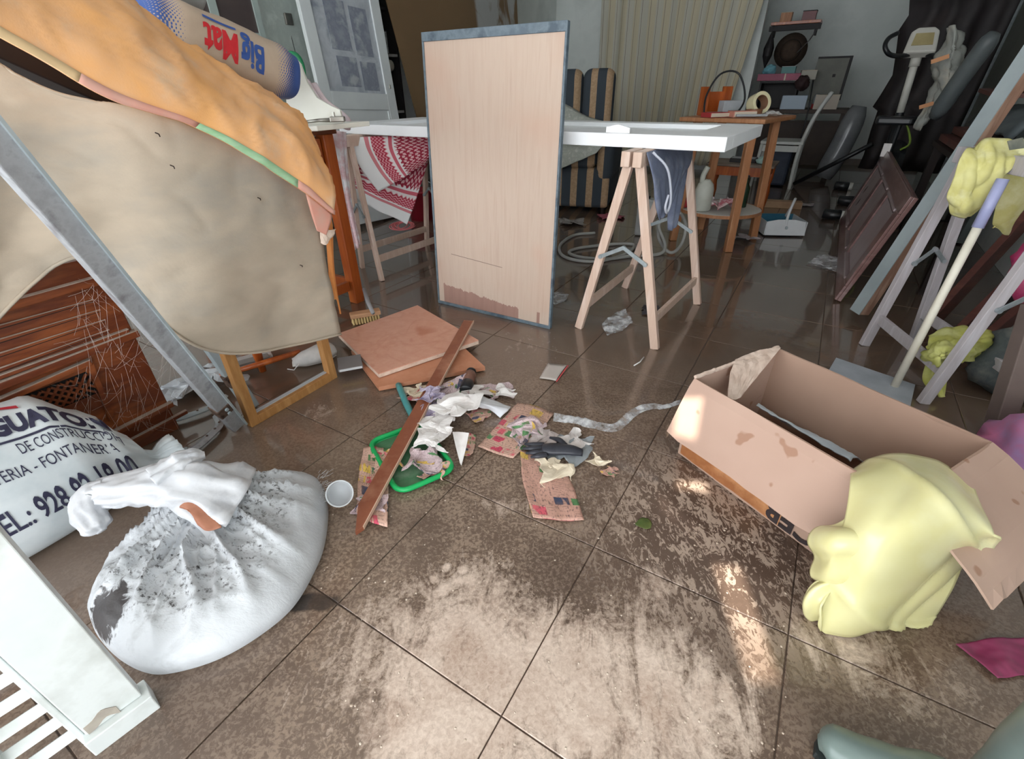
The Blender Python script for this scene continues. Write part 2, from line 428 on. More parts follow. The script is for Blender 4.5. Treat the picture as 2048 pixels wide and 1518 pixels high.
for a, w in ((0.08, 0.16), (1.25, 0.12), (tlen - 0.1, 0.2)): MB().box(tb(a, twid / 2, .825), (w, twid - 0.22, 0.0495), tr).build('rail', m_white, t, bevel=.003)
for a0, a1 in ((0.16, 1.19), (1.31, tlen - 0.2)):
    MB().box(tb((a0 + a1) / 2, twid / 2, .822), (a1 - a0, twid - 0.22, 0.018), tr).build('panel', m_white, t)
MB().box(tb(0.42, 0.012, .8535), (0.075, 0.02, 0.007), tr).build('lock_plate', mat('white_plastic', (240, 242, 244), rough=.3), stl[0], bevel=.002)
bb = MB(); bb.prism([(-.05, 0), (.05, 0), (.05, .018), (0.0, .03), (-.05, .02)], 0.004, m4(frame(-TL, (0, 0, 1)), tb(0.42, 0.0, .852)))
bb.build('lock_tongue', MATS['white_plastic'], stl[0])

def trestle(name, label, A, B, C, D, H, grp, m_pine=None):
    m_pine = m_pine or MATS['pale_pine']
    A, B, C, D = [V((p[0], p[1], 0)) for p in (A, B, C, D)]
    M1, M2 = (A + B) / 2, (C + D) / 2
    t = thing(name, label, 'trestle', (A + B + C + D) / 4, grp)
    ax = (M2 - M1).normalized(); sd = (A - B).normalized(); up = V((0, 0, 1))
    for foot, M, s in ((A, M1, 1), (B, M1, -1), (C, M2, 1), (D, M2, -1)):
        MB().bar(foot, M + sd * (0.022 * s) + up * (H - 0.04), 0.025, 0.037, sd).build('leg', m_pine, t, bevel=.002)
    for s, P, Q in ((1, A, C), (-1, B, D)):
        MB().bar(M1 + sd * (.024 * s) - ax * .045 + up * (H - .0275), M2 + sd * (.024 * s) + ax * .045 + up * (H - .0275), 0.036, 0.055).build('top_beam', m_pine, t, bevel=.003)
        k = 0.16
        p = P + (M1 + up * H - P) * k; q = Q + (M2 + up * H - Q) * k
        MB().bar(p, q, 0.018, 0.04).build('rail', m_pine, t, bevel=.002)
    for P, Q, M in ((A, B, M1), (C, D, M2)):
        k = 0.47
        p = P + (M + up * H - P) * k - ax * .02; q = Q + (M + up * H - Q) * k - ax * .02
        mid = (p + q) / 2 + up * .055
        fs_ = MB().bar(p, mid, .005, .016).bar(q, mid, .005, .016).build('folding_stay', m_galv, t)
        for c in (p, q, mid): MB().tube([c - ax * .006, c + ax * .006], .009, 8).build('rivet', m_galv, fs_)
    return t
trestle('trestle', 'pale wooden trestle under the right end of the white tabletop', (.649, 1.878), (.335, 2.11), (1.012, 2.376), (.676, 2.64), .80, 'wooden trestles')
trestle('trestle', 'pale wooden trestle at the left end of the white tabletop behind the panel', (-.80, 2.83), (-.99, 3.09), (-.44, 3.33), (-.63, 3.60), .80, 'wooden trestles')

# leaning plywood panel with dark plastic edging
b = NB('plywood_panel'); co = b.coord('Object', (18, 18, 0.7)); n = b.noise(co, 2.2, 5)
base = b.ramp(n, [(0.3, (186, 164, 148)), (0.55, (192, 172, 156)), (0.75, (180, 156, 140))])
warm = b.noise(b.coord('Object', (1, 1, 1)), 2.4, 3)
base = b.mix(b.ramp(warm, [(0.48, 0.0), (0.72, 0.55)]), base, (190, 152, 132))
uvn = b.sep(b.coord('UV'))
edge = b.noise(b.coord('UV', (1, 0.08, 1)), 26, 4, 0.7); lobe = b.noise(b.coord('UV', (1, 0, 1)), 4.2, 2)
hgt = b.math('ADD', b.math('MULTIPLY', edge, 0.045), b.math('MULTIPLY', b.math('SUBTRACT', 0.62, uvn[0]), 0.06))
inx = b.math('MULTIPLY', b.math('GREATER_THAN', uvn[0], 0.055), b.math('LESS_THAN', uvn[0], 0.74))
stain = b.math('MULTIPLY', b.math('LESS_THAN', uvn[1], b.math('ADD', hgt, 0.035)), inx)
spot = b.math('MULTIPLY', b.math('LESS_THAN', b.math('ABSOLUTE', b.math('SUBTRACT', uvn[0], 0.905)), 0.012), b.math('LESS_THAN', uvn[1], 0.055))
stain = b.math('MAXIMUM', stain, spot)
base = b.mix(b.math('MULTIPLY', stain, 0.85), base, b.ramp(n, [(0.3, (136, 98, 88)), (0.7, (150, 112, 100))]))
b.set(Base_Color=base, Roughness=0.55); b.bump(n, 0.06, .002); m_ply = b.m
m_edge = mat('slate_edging', (84, 98, 110), (104, 118, 128), (70, 84, 96), scale=14, rough=0.5, bump=.1)
BLp, BRp = PZ(880, 605), PZ(1100, 657); bd = (BRp - BLp); bw = bd.length; bd.normalize(); nb = V((-bd.y, bd.x, 0))
ln = math.radians(3.4); bup = V((0, 0, math.cos(ln))) + nb * math.sin(ln); BH = 1.222; bn = bd.cross(bup).normalized()
t = thing('plywood_panel', 'tall pinkish plywood panel with slate edging and a water stain along its foot', 'panel', (BLp + BRp) / 2)
g = [[BLp + bd * (bw * j / 8) + bup * (0.006 + (BH - .012) * i / 8) for j in range(9)] for i in range(9)]
MB().sheet(g, 0.012).build('board', m_ply, t)
for p, q, w in ((BLp, BRp, .016), (BLp + bup * BH, BRp + bup * BH, .034)):
    s = 1 if w < .02 else -1
    MB().bar(p + bup * (s * w / 2) - bd * .004, q + bup * (s * w / 2) + bd * .004, .024, w, bup).build('edge_strip', m_edge, t, bevel=.002)
for p in (BLp, BRp):
    MB().bar(p + bup * .002, p + bup * (BH - .003), .010, .022, bd.cross(bup)).build('edge_strip', m_edge, t, bevel=.002)
MB().bar(BLp + bd * .1 + bup * .285 + bn * .0066, BLp + bd * .41 + bup * .262 + bn * .0066, .0016, .0026, bn).build('scratch', mat('pencil_grey', (120, 98, 90)), t)
# ================================================================ LEFT SIDE
def loft(mb, rings, cap=True, closed_uv=True):
    n = len(rings[0]); m = len(rings); vs = [p for r in rings for p in r]
    # duplicate seam for clean UVs is not needed: u along the loft, v around
    fs = []; base = len(mb.v)
    for i in range(m - 1):
        for k in range(n):
            k2 = (k + 1) % n
            fs.append((i * n + k, i * n + k2, (i + 1) * n + k2, (i + 1) * n + k))
    f0 = len(mb.f); mb.add(vs, fs)
    q = f0
    for i in range(m - 1):
        for k in range(n):
            mb.uv[q] = [(i / (m - 1), k / n), (i / (m - 1), (k + 1) / n), ((i + 1) / (m - 1), (k + 1) / n), ((i + 1) / (m - 1), k / n)]; q += 1
    if cap:
        mb.f.append([base + k for k in reversed(range(n))]); mb.mi.append(0)
        mb.f.append([base + (m - 1) * n + k for k in range(n)]); mb.mi.append(0)
    return mb
def interp(keys, t):
    for (t0, *a), (t1, *b) in zip(keys, keys[1:]):
        if t <= t1:
            f = (t - t0) / (t1 - t0); f = f * f * (3 - 2 * f)
            return [x + (y - x) * f for x, y in zip(a, b)]
    return list(keys[-1][1:])

m_beige = mat('beige_canvas', (190, 175, 156), (177, 164, 147), (160, 153, 142), scale=3.0, stretch=(1, 1, 2.2), rough=0.9, bump=0.25, bscale=160, bdist=.001, kind='Pos', lo=.3, hi=.7)
m_orange = mat('orange_towel', (244, 182, 118), (236, 182, 132), (222, 192, 160), scale=5, rough=0.95, bump=0.3, bscale=220, bdist=.001, kind='Pos', lo=.38, hi=.72)
m_pinkb = mat('towel_pink_border', (226, 158, 140), (214, 166, 150), scale=12, rough=.95, kind='Pos')
m_greenb = mat('towel_green_border', (160, 206, 156), (178, 214, 178), scale=14, stretch=(1, 1, 6), rough=.95, kind='Pos')
m_mahog = mat('mahogany_varnish', (122, 62, 30), (96, 44, 22), (146, 80, 42), scale=2.5, stretch=(1.2, 1.2, 7), rough=0.32, bump=0.05, lo=.3, hi=.7, coat=.2)
m_dust = mat('dusty_ledge', (172, 158, 146), (150, 132, 120), scale=20, rough=0.9, kind='Pos')
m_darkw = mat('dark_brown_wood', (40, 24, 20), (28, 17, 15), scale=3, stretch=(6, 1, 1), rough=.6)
m_orwood = mat('orange_pine_varnish', (178, 92, 38), (156, 74, 28), (196, 108, 50), scale=2.4, stretch=(9, 9, 1), rough=.34, lo=.3, hi=.7, coat=.15)
m_gold = mat('golden_oak', (186, 138, 84), (166, 118, 68), (198, 152, 98), scale=3, stretch=(8, 8, 1.5), rough=.5, lo=.3, hi=.7)
m_alu = mat('scuffed_aluminium', (158, 160, 164), (176, 180, 184), (138, 138, 142), scale=26, rough=.48, metal=.35, bump=.1, lo=.3, hi=.7)
m_alul = mat('pale_aluminium', (186, 198, 202), (170, 184, 190), scale=8, rough=.42, metal=.3)
m_rust = mat('rusted_steel', (78, 62, 54), (112, 92, 80), (60, 46, 42), scale=40, rough=.7, metal=.4)

# dark table carrying the heap, hidden under the cloth
t = thing('dark_wooden_table', 'dark wooden table hidden under the beige canvas sheet', 'table', UV(-2.05, .45))
MB().box(UV(-2.03, .42, .615), (.50, 1.14, .03), rotm('Z', math.degrees(YAW))).build('top', m_darkw, t)
for du in (-2.24, -1.82):
    for dv in (-.05, .92):
        a = UV(du, dv, 0); MB().tube([a, a + V((0, 0, .1)), a + V((0, 0, .45)), a + V((0, 0, .6))], [.014, .020, .024, .02], 10).build('leg', m_orwood, t, smooth=True)
MB().tube([PZ(440, 752, .06), PZ(540, 722, .06), PZ(600, 703, .06)], [.010, .013, .011], 8).build('stretcher', m_orwood, t, smooth=True)
# sloping dark plank in the gap below the towel
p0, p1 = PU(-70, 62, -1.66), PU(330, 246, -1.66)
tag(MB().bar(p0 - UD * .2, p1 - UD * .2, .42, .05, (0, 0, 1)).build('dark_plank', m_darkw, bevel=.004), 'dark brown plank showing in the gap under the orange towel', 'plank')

# beige canvas sheet
cols = [((-90, 82), (-70, 740), -1.60, -1.60), ((30, 144), (18, 612), -1.58, -1.62), ((120, 184), (142, 517), -1.56, -1.60), ((225, 208), (235, 540), -1.52, -1.55),
        ((340, 240), (352, 668), -1.48, -1.47), ((440, 280), (455, 707), -1.47, -1.44), ((540, 318), (570, 694), -1.47, -1.45), ((621, 352), (682, 668), -1.48, -1.46)]
ctrl = []
for i in range(-1, 7):
    row = []
    for k, (a, b_, ua, ub) in enumerate(cols):
        if i < 0:
            row.append(PU(a[0], a[1], ua) - UD * .02 + V((0, 0, .003))); continue
        f = i / 6; u = ua + (ub - ua) * f + 0.016 * math.sin(k * 2.3 + f * 4.2) * f
        row.append(PU(a[0] + (b_[0] - a[0]) * f, a[1] + (b_[1] - a[1]) * f, u))
    ctrl.append(row)
g = patch(ctrl, 70, 60)
g = wrinkle(g, lambda p, u, v: .007 * fbm(V((p.x * 1.0, p.y, p.z * .6)), 6, 2) + .008 * crease(V((p.x + 3, p.y * .5, p.z * 1.6)), 3.4) + .004 * crease(V((p.x, p.y * .9, p.z * 2.0)), 8))
t = thing('beige_canvas_sheet', 'big beige canvas sheet draped over the heap at the left, stained', 'sheet', UV(-1.5, .6, .2))
cnv_ = MB().sheet(g, .004).build('canvas', m_beige, t, smooth=True)
hem = [g[-1][j] + UD * .003 for j in range(len(g[0]))]
MB().tube(hem, .0045, 6).build('hem', m_beige, cnv_, smooth=True)
for q in ((310, 265), (340, 330), (600, 530), (515, 395)):
    a = PU(q[0], q[1], -1.452); MB().tube([a, a + V((.004, .006, -.004)), a + V((.002, .010, -.010))], .0015, 5).build('debris_speck', m_darkw, cnv_)

# orange towel
hem_px = [(-70, 40), (100, 130), (230, 203), (385, 252), (480, 304), (600, 378), (666, 430)]
rowm = [(-60, -60), (120, 44), (270, 130), (420, 210), (520, 256), (600, 302), (662, 385)]
rowt = [(0, -110), (200, -25), (315, 70), (432, 148), (512, 196), (592, 244), (642, 326)]
rowb = [(60, -130), (235, -24), (335, 62), (445, 138), (520, 186), (594, 236), (637, 308)]
ctrl = [[PU(x, y, -1.43) for x, y in hem_px], [PU(x, y, -1.455) for x, y in rowm], [PU(x, y, -1.60) for x, y in rowt], [PU(x, y, -1.72) for x, y in rowb],
        [PU(x, y, -1.75) - V((0, 0, .07)) for x, y in rowb]]
g = patch(ctrl, 64, 40)
g = wrinkle(g, lambda p, u, v: .010 * fbm(p, 7, 2) + (.016 * crease(V((p.x * 1.6, p.y * 1.2, p.z * .5)), 4.5) + .008 * crease(V((p.x, p.y * 1.5, p.z * .8)), 10)) * min(1, v * 4 + .15))
t = thing('orange_towel', 'orange beach towel with pink and green borders spread over the beige sheet', 'towel', UV(-1.5, .6, .7))
MB().sheet(g, .005).build('towel_cloth', m_orange, t, smooth=True)
def strip(i0, i1, name, m, w=2):
    j0, j1 = int(i0 * 63), int(i1 * 63); gg = [[g[r][j] + UD * .004 for j in range(j0, j1 + 1)] for r in range(0, w + 1)]
    MB().sheet(gg, .004).build(name, m, t, smooth=True)
strip(.24, .51, 'pink_border', m_pinkb); strip(.51, .835, 'green_border', m_greenb); strip(.835, 1.0, 'pink_border', m_pinkb)
strip(.0, .24, 'cream_border', mat('towel_cream', (232, 206, 158), (220, 190, 146), scale=9, rough=.95, kind='Pos'), 2)
pe = [[PU(612, 388, -1.435), PU(640, 408, -1.435), PU(664, 430, -1.435)], [PU(622, 425, -1.43), PU(642, 435, -1.43), PU(660, 448, -1.43)], [PU(634, 462, -1.435), PU(644, 466, -1.435), PU(652, 470, -1.435)]]
MB().sheet(patch(pe, 10, 10), .004).build('pink_end', m_pinkb, t, smooth=True)
# torn scraps at the right edge of the sheet
t = thing('torn_foam_strip', 'torn orange foam strip hanging behind the right edge of the beige sheet', 'strip', PU(660, 560, -1.5))
pts = [(648, 415, 658, 430), (652, 450, 664, 452), (655, 500, 666, 520), (660, 560, 672, 575), (668, 600, 681, 628)]
MB().sheet(patch([[PU(a, b_, -1.51), PU((a + c) / 2, b_, -1.495), PU(c, d, -1.505)] for a, b_, c, d in pts], 6, 20), .006).build('foam', mat('orange_foam', (226, 150, 84), (204, 130, 70), scale=8, rough=.9, kind='Pos'), t)
MB().sheet(wrinkle(patch([[PU(640, 452, -1.46), PU(655, 460, -1.45), PU(672, 458, -1.46)], [PU(640, 470, -1.46), PU(652, 478, -1.45), PU(664, 474, -1.46)], [PU(642, 486, -1.46), PU(650, 490, -1.45), PU(656, 484, -1.46)]], 8, 8), lambda p, u, v: .004 * fbm(p, 60)), .002).build('torn_paper', mat('torn_paper', (226, 206, 190), rough=.9), t)

# golden window frame standing under the sheet
Fl, Fr = PZ(508, 857), PZ(678, 756); fd = (Fr - Fl).normalized(); fl_ = (Fr - Fl).length
t = thing('golden_wooden_frame', 'empty golden wooden frame standing under the beige sheet', 'frame', (Fl + Fr) / 2)
fdn = fd.cross(V((0, 0, 1)))
for p in (Fl + fd * .016, Fr - fd * .016): MB().bar(p - UD * .025, p - UD * .025 + V((0, 0, .6)), .032, .034, fd).build('stile', m_gold, t, bevel=.002)
for z in (.017, .583): MB().bar(Fl + fd * .032 - UD * .025 + V((0, 0, z)), Fr - fd * .032 - UD * .025 + V((0, 0, z)), .034, .034).build('rail', m_gold, t, bevel=.002)
MB().bar(Fl + fd * .032 - UD * .034 + V((0, 0, .036)), Fr - fd * .032 - UD * .034 + V((0, 0, .036)), .016, .004).build('glazing_bead', mat('grey_bead', (176, 180, 184), rough=.6), t)

# grey metal beam leaning across
P0 = PZ(478, 858) + V((0, 0, .0)); P1 = PU(-75, 205, -1.16)
t = thing('grey_metal_beam', 'long grey aluminium beam leaning in front of the beige sheet', 'beam', P0)
bdv = (P1 - P0).normalized(); side = bdv.cross(UD).normalized(); bnv = side.cross(bdv)
MB().bar(P0 + bdv * .15 + V((0, 0, .012)), P1, .050, .040, UD).build('box_section', m_alu, t, bevel=.003)
MB().bar(P0 + bdv * .012 + V((0, 0, .012)), P0 + bdv * .125 + V((0, 0, .012)), .050, .040, UD).build('foot_section', m_alu, t, bevel=.003)
MB().bar(P0 + bdv * .012 + bnv * .024 + side * .02 + V((0, 0, .012)), P1 + bnv * .024 + side * .02, .006, .012, UD).build('flange', m_alul, t)
MB().bar(P0 + bdv * .115 + V((0, 0, .012)), P0 + bdv * .16 + V((0, 0, .012)), .058, .046, UD).build('hinge_plate', m_rust, t, bevel=.004)
for k in (.125, .148):
    c = P0 + bdv * k + V((0, 0, .012)) + bnv * .024; MB().tube([c, c + bnv * .006], .006, 8).build('rivet', m_alul, t)
# second, shorter section of the same folding frame
q0, q1 = PU(505, 815, -1.60), PU(330, 560, -1.62)
t2 = thing('grey_folding_leg', 'short grey metal leg with black hinge behind the long beam', 'leg', V((q0.x, q0.y, .0)))
dq = (q1 - q0).normalized()
MB().bar(q0, q0 + dq * .13, .05, .03, UD).build('lower_tube', m_alul, t2, bevel=.006)
MB().bar(q0 + dq * .16, q1, .045, .028, UD).build('upper_tube', m_alul, t2, bevel=.003)
MB().bar(q0 + dq * .12, q0 + dq * .17, .054, .034, UD).build('hinge', m_rust, t2, bevel=.003)
# loose bracket arms on the floor
for label, px, m in (('grey steel bracket arm with round bolt lying beside the carved panel', [(305, 868), (330, 846), (375, 832), (420, 815), (452, 792)], m_alul),
                     ('dark curved steel bracket arm with slots on the floor beside the woven sack', [(350, 915), (388, 898), (420, 872), (440, 850), (432, 832)], m_alu)):
    a = [PZ(x, y, .018) for x, y in px]; t = thing('steel_bracket_arm', label, 'bracket', a[0] * 1.0, 'loose bracket arms')
    pts = spline(a, 14); bb = MB()
    left = []; right = []
    for i, p in enumerate(pts):
        d = (pts[min(i + 1, 13)] - pts[max(i - 1, 0)]).normalized(); s = d.cross(V((0, 0, 1))); w = .020 - .010 * i / 13
        left.append(p - s * w); right.append(p + s * w)
    bb.sheet([left, [(x + y) / 2 + V((0, 0, .006)) for x, y in zip(left, right)], right], .006); bb.build('arm', m, t, smooth=False)
    MB().lathe([(.014, 0), (.014, .006), (.008, .009), (.008, .014), (0.0005, .014)], 12, Matrix.Translation(pts[2] + V((0, 0, .004)))).build('bolt', m_alul, t)
    for k in (6, 8, 10): MB().lathe([(.004, 0), (.004, .003), (.0005, .003)], 8, Matrix.Translation(pts[k] + V((0, 0, .008)))).build('hole', m_rust, t)

# carved mahogany panel leaning at far left
t = thing('carved_wooden_door', 'reddish brown carved wooden door with slots, mouldings and a lattice, covered in cobwebs', 'door', UV(-1.72, .1))
UC = -1.715
def pc(x, y, off=0.0): return PU(x, y, UC + off)
hfar = .62
bb = MB(); bb.box(UV(UC - .016, -.20, hfar / 2), (.032, 1.44, hfar), rotm('Z', math.degrees(YAW))); bb.build('board', m_mahog, t, bevel=.003)
def ledge(a, b_, h, d, m=None, name='moulding', ext=.35):
    A, B = pc(*a), pc(*b_); dr = (B - A).normalized(); A = A - dr * ext
    mo_ = MB().bar(A + UD * d / 2, B + UD * d / 2, d, h).build(name, m_mahog, t, bevel=.002)
    MB().bar(A + UD * d / 2 + V((0, 0, h / 2 + .001)), B + UD * d / 2 + V((0, 0, h / 2 + .001)), d * .96, .002).build('dust_layer', m_dust, mo_)
ledge((30, 606), (188, 561), .022, .020)
for a, b_ in (((0, 652), (186, 600)), ((0, 680), (200, 620)), ((0, 708), (210, 640)), ((0, 738), (218, 660))):
    A, B = pc(*a), pc(*b_); dr = (B - A).normalized(); A = A - dr * .35
    MB().bar(A + UD * .006, B + UD * .006, .012, .012, w1=.002, h1=.003).build('slat', m_mahog, t)
    MB().bar(A + UD * .007 + V((0, 0, .006)), B + UD * .003 + V((0, 0, .002)), .013, .005, w1=.001, h1=.002).build('dust_layer', m_dust, t)
    MB().bar(A + UD * .0005 - V((0, 0, .010)), B + UD * .0005 - V((0, 0, .004)), .0012, .007, w1=.001, h1=.002).build('slot', m_darkw, t)
ledge((0, 768), (272, 664), .020, .022); ledge((0, 752), (255, 660), .010, .014)
ledge((0, 800), (178, 722), .016, .018, ext=.3)
ledge((240, 858), (342, 806), .016, .018, ext=.5); ledge((255, 884), (372, 822), .012, .012, ext=.5)
A, B = pc(176, 724), pc(222, 838); MB().bar(A + UD * .008, B + UD * .008, .014, .012, UD).build('moulding', m_mahog, t)
# lattice inset: small open squares between diagonal strips
A = pc(120, 790)
for i in range(-7, 4):
    for s in (1, -1):
        c = A + VD * (i * .022) + V((0, 0, 0)); d = (VD + V((0, 0, s))).normalized()
        MB().bar(c - d * .045 + UD * .004, c + d * .045 + UD * .004, .006, .007, UD).build('lattice_strip', m_mahog, t)
MB().box(A - VD * .05 + UD * .0006, (.001, .26, .075), rotm('Z', math.degrees(YAW))).build('lattice_back', mat('black_gap', (14, 10, 9), rough=.9), t)
# cobwebs
rw = random.Random(5); bb = MB()
for k in range(110):
    x, y = rw.uniform(150, 345), rw.uniform(560, 850); x2, y2 = x + rw.uniform(-60, 60), y + rw.uniform(-20, 110)
    if x2 > 360: x2 = 350
    a, c = pc(x, y, .006 + rw.random() * .03), pc(x2, min(y2, 862), .004 + rw.random() * .05)
    c.z = max(c.z, .003); bb.tube([a, (a + c) / 2 - V((0, 0, rw.uniform(0, .02))), c], .0002, 3, caps=False)
o = bb.build('cobweb', mat('cobweb_silk', (206, 196, 190), rough=.9), t); o['kind'] = 'stuff'

# ---- white printed sack lying behind (lettering)
m_sackw = mat('white_plastic_sack', (200, 209, 214), (212, 219, 222), (184, 195, 200), scale=4, rough=.42, bump=.12, bscale=18, bdist=.004, lo=.3, hi=.7)
m_ink = mat('navy_ink', (38, 38, 62), (54, 54, 78), scale=40, rough=.5, lo=.3, hi=.7); m_redink = mat('red_ink', (196, 56, 66), (176, 44, 58), scale=30, rough=.5)
SK = [(-.62, .05, .05, .14), (-.56, .10, .13, .16), (-.40, .122, .172, .178), (-.15, .128, .186, .188), (.05, .128, .190, .190), (.20, .120, .178, .178), (.29, .095, .130, .130), (.335, .055, .075, .085), (.36, .022, .026, .062), (.375, .020, .022, .06), (.40, .035, .045, .062), (.425, .045, .05, .065)]
def sackpt(v, th, off=0.0):
    a, h, zc = interp(SK, v)
    ca, sa = math.cos(th), math.sin(th)
    ex = .78; x = math.copysign(abs(ca) ** ex, ca) * (a + off); z = math.copysign(abs(sa) ** ex, sa) * (h + off)
    lean = -.030 * (z / .19)
    fold = 0.006 * math.sin(th * 15 + v * 9) * max(0, min(1, (v - .22) / .1))
    p = UV(-1.565 + .075 * max(0, (v - .28) / .14) + x + lean + fold * ca, v, zc + z + fold * sa)
    p += V((0, 0, 1)) * .006 * fbm(p, 9, 2) * (1 if z > 0 else .3)
    p.z = max(p.z, .002); return p
rings = [[sackpt(-.62 + 1.045 * i / 60, 2 * math.pi * k / 40) for k in range(40)] for i in range(61)]
t = thing('printed_white_sack', 'full white plastic sack with navy lettering lying against the carved door', 'sack', UV(-1.565, 0))
sbody = loft(MB(), rings).build('sack_body', m_sackw, t, smooth=True)
def letter(txt, size, v0, th0, m, name='lettering', bold=.0, shear=0.0, xs=1.0):
    vs, fs = text_mesh(txt, size, bold, 0, 'LEFT', shear); vs, fs = subdiv_text(vs, fs, .03)
    out = []
    for p in vs:
        a, h, zc = interp(SK, max(-.6, min(.33, v0 + p.x * xs)))
        out.append(sackpt(v0 + p.x * xs, th0 + p.y / (.5 * (a + h)), .0022))
    mb = MB(); mb.add(out, fs); return mb.build(name, m, sbody, fixn=False)
th_d = math.radians
letter('GUATON', .074, .104, th_d(48), m_ink, bold=.004, shear=.1, xs=.63)
letter('DE CONSTRUCCIÓN', .036, .125, th_d(28), m_ink, xs=.55)
letter('FERRETERIA - FONTANERIA', .036, -.01, th_d(11), m_ink, xs=.68)
letter('TEL.: 928 82 18 00', .056, -.01, th_d(-15), m_ink, bold=.001, xs=.74)
def sline(pts, w, m, name):
    g0 = [[sackpt(v, th_d(d) - w / .16, .0022) for v, d in pts], [sackpt(v, th_d(d) + w / .16, .0022) for v, d in pts]]
    mb = MB(); n = len(pts); mb.add(g0[0] + g0[1], [(i, i + 1, n + i + 1, n + i) for i in range(n - 1)]); mb.build(name, m, sbody, fixn=False)
sline([(.03 + .028 * i, 41) for i in range(11)], .003, m_ink, 'underline')
sline([(.065 + .011 * i, 74 + 1.8 * i) for i in range(7)], .010, m_redink, 'red_roof_mark'); sline([(.13 + .008 * i, 86 - 1.2 * i) for i in range(7)], .008, m_redink, 'red_roof_mark')
sline([(.03 + .014 * i, 70 + 3.2 * i) for i in range(8)], .0022, m_ink, 'roof_outline')
sline([(.06 + .007 * i, 104 - i) for i in range(7)], .008, m_redink, 'red_mark')
sline([(.075 + .008 * i, 95 - i) for i in range(4)], .006, m_ink, 'navy_mark')

# ---- soil-stained woven sack in front
b = NB('soiled_woven_sack'); co = b.coord('Pos'); 
n1 = b.noise(co, 7, 5, .65, .5); n2 = b.noise(co, 90, 4, .75); n3 = b.noise(b.coord('Pos', (1, 2.6, 1), (0, 0, .9)), 22, 4, .7, 1.0)
base = b.ramp(n1, [(.3, (188, 192, 197)), (.6, (200, 204, 208)), (.75, (172, 175, 178))])
uvs = b.sep(b.coord('UV'))
inside = b.ramp(uvs[0], [(.0, .9), (.66, 1.0), (.84, .0)])
sp = b.math('MULTIPLY', b.ramp(n2, [(.50, 0.0), (.60, 1.0)]), b.ramp(b.math('ADD', n3, b.math('MULTIPLY', n1, .4)), [(.63, 0.0), (.80, 1.0)]))
st = b.math('MAXIMUM', sp, b.ramp(b.math('ADD', n3, b.math('MULTIPLY', n1, .35)), [(.86, 0.0), (.91, .95)]))
corner = b.math('SUBTRACT', 1.0, b.math('MULTIPLY', b.n('ShaderNodeVectorMath', operation='DISTANCE').outputs['Value'], 9.0), clamp=True)
vd = [x for x in b.t.nodes if x.type == 'VECT_MATH'][0]; b.l(co, vd.inputs[0]); vd.inputs[1].default_value = (-0.865, 0.605, 0.07)
st = b.math('MAXIMUM', b.math('MULTIPLY', st, inside), b.ramp(b.math('MULTIPLY', b.math('ADD', b.noise(co, 24, 4, .6, 1.5), .35), b.math('ADD', corner, .2, clamp=True)), [(.55, 0.0), (.62, .95)]))
b.set(Base_Color=b.mix(st, base, (46, 40, 40)), Roughness=.5)
wv = b.noise(b.coord('Pos', (1, 1, 1)), 160, 2); b.bump(b.math('ADD', b.math('MULTIPLY', n3, .6), b.math('MULTIPLY', wv, .25)), .35, .006); m_soil = b.m
m_woven = mat('white_woven_plastic', (194, 197, 202), (206, 208, 212), (174, 177, 183), scale=14, rough=.45, bump=.3, bscale=26, bdist=.004, lo=.3, hi=.7, kind='Pos')
outl = [(176, 1226), (200, 1175), (262, 1108), (318, 1050), (372, 1010), (450, 975), (540, 958), (600, 950), (640, 962), (655, 1010), (648, 1085), (622, 1150), (580, 1215), (510, 1272), (430, 1316), (340, 1342), (285, 1340), (230, 1310), (190, 1265)]
op = [PZ(x, y, .025) for x, y in outl]; N = 150
op = [Vector(p) for p in spline(op + [op[0]], N + 1)[:-1]]
cen = PZ(405, 1140, .0); cen.z = 0
neckp = PZ(415, 985, .16)
def sacksurf(k, r):
    e = op[k % N]; x = cen + (V((e.x, e.y, 0)) - cen) * (r if r < 1 else 1.0)
    h = .104 * max(0, 1 - r ** 4.2) ** .6 + .016
    dn = V((x.x - neckp.x, x.y - neckp.y, 0)); dist = dn.length
    h += .055 * math.exp(-(dist / .09) ** 2)
    ang = math.atan2(dn.y, dn.x)
    sh = 1 - abs(math.sin(ang * 7.5 + 1.6 * noise.noise(x * 6)))
    sh2 = 1 - abs(math.sin(ang * 15 + 2.5 * noise.noise(x * 9 + V((3, 3, 3)))))
    h += (.034 * sh ** 3 + .014 * sh2 ** 4 - .008) * math.exp(-((dist - .13) / .18) ** 2) * (1 - r ** 5)
    h += (.010 * crease(V((x.x, x.y * 1.3, 0)), 9) + .005 * crease(V((x.x + 5, x.y * 1.6, 0)), 22) + .005 * fbm(x, 14, 2)) * (1 - r ** 5)
    return V((x.x, x.y, max(.004, h)))
RN = 48; mb = MB(); vs = [sacksurf(0, 0)]; uvl = [(0, 0)]
for i in range(1, RN + 1):
    r = (i / RN)
    for k in range(N): vs.append(sacksurf(k, r)); uvl.append((r, k / N))
for k in range(N): e = op[k]; c = cen + (V((e.x, e.y, 0)) - cen) * .93; vs.append(V((c.x, c.y, .002))); uvl.append((1, k / N))
fs = [(0, 1 + k, 1 + (k + 1) % N) for k in range(N)]
for i in range(RN):
    for k in range(N):
        a = 1 + i * N + k; c = 1 + i * N + (k + 1) % N; fs.append((a, a + N, c + N, c))
fs.append(tuple(1 + RN * N + k for k in range(N)))
mb.add(vs, fs, uvl)
t = thing('woven_soil_sack', 'white woven sack smeared with black soil, its neck tied in a bunch', 'sack', cen)
mb.build('sack_body', m_soil, t, smooth=True)
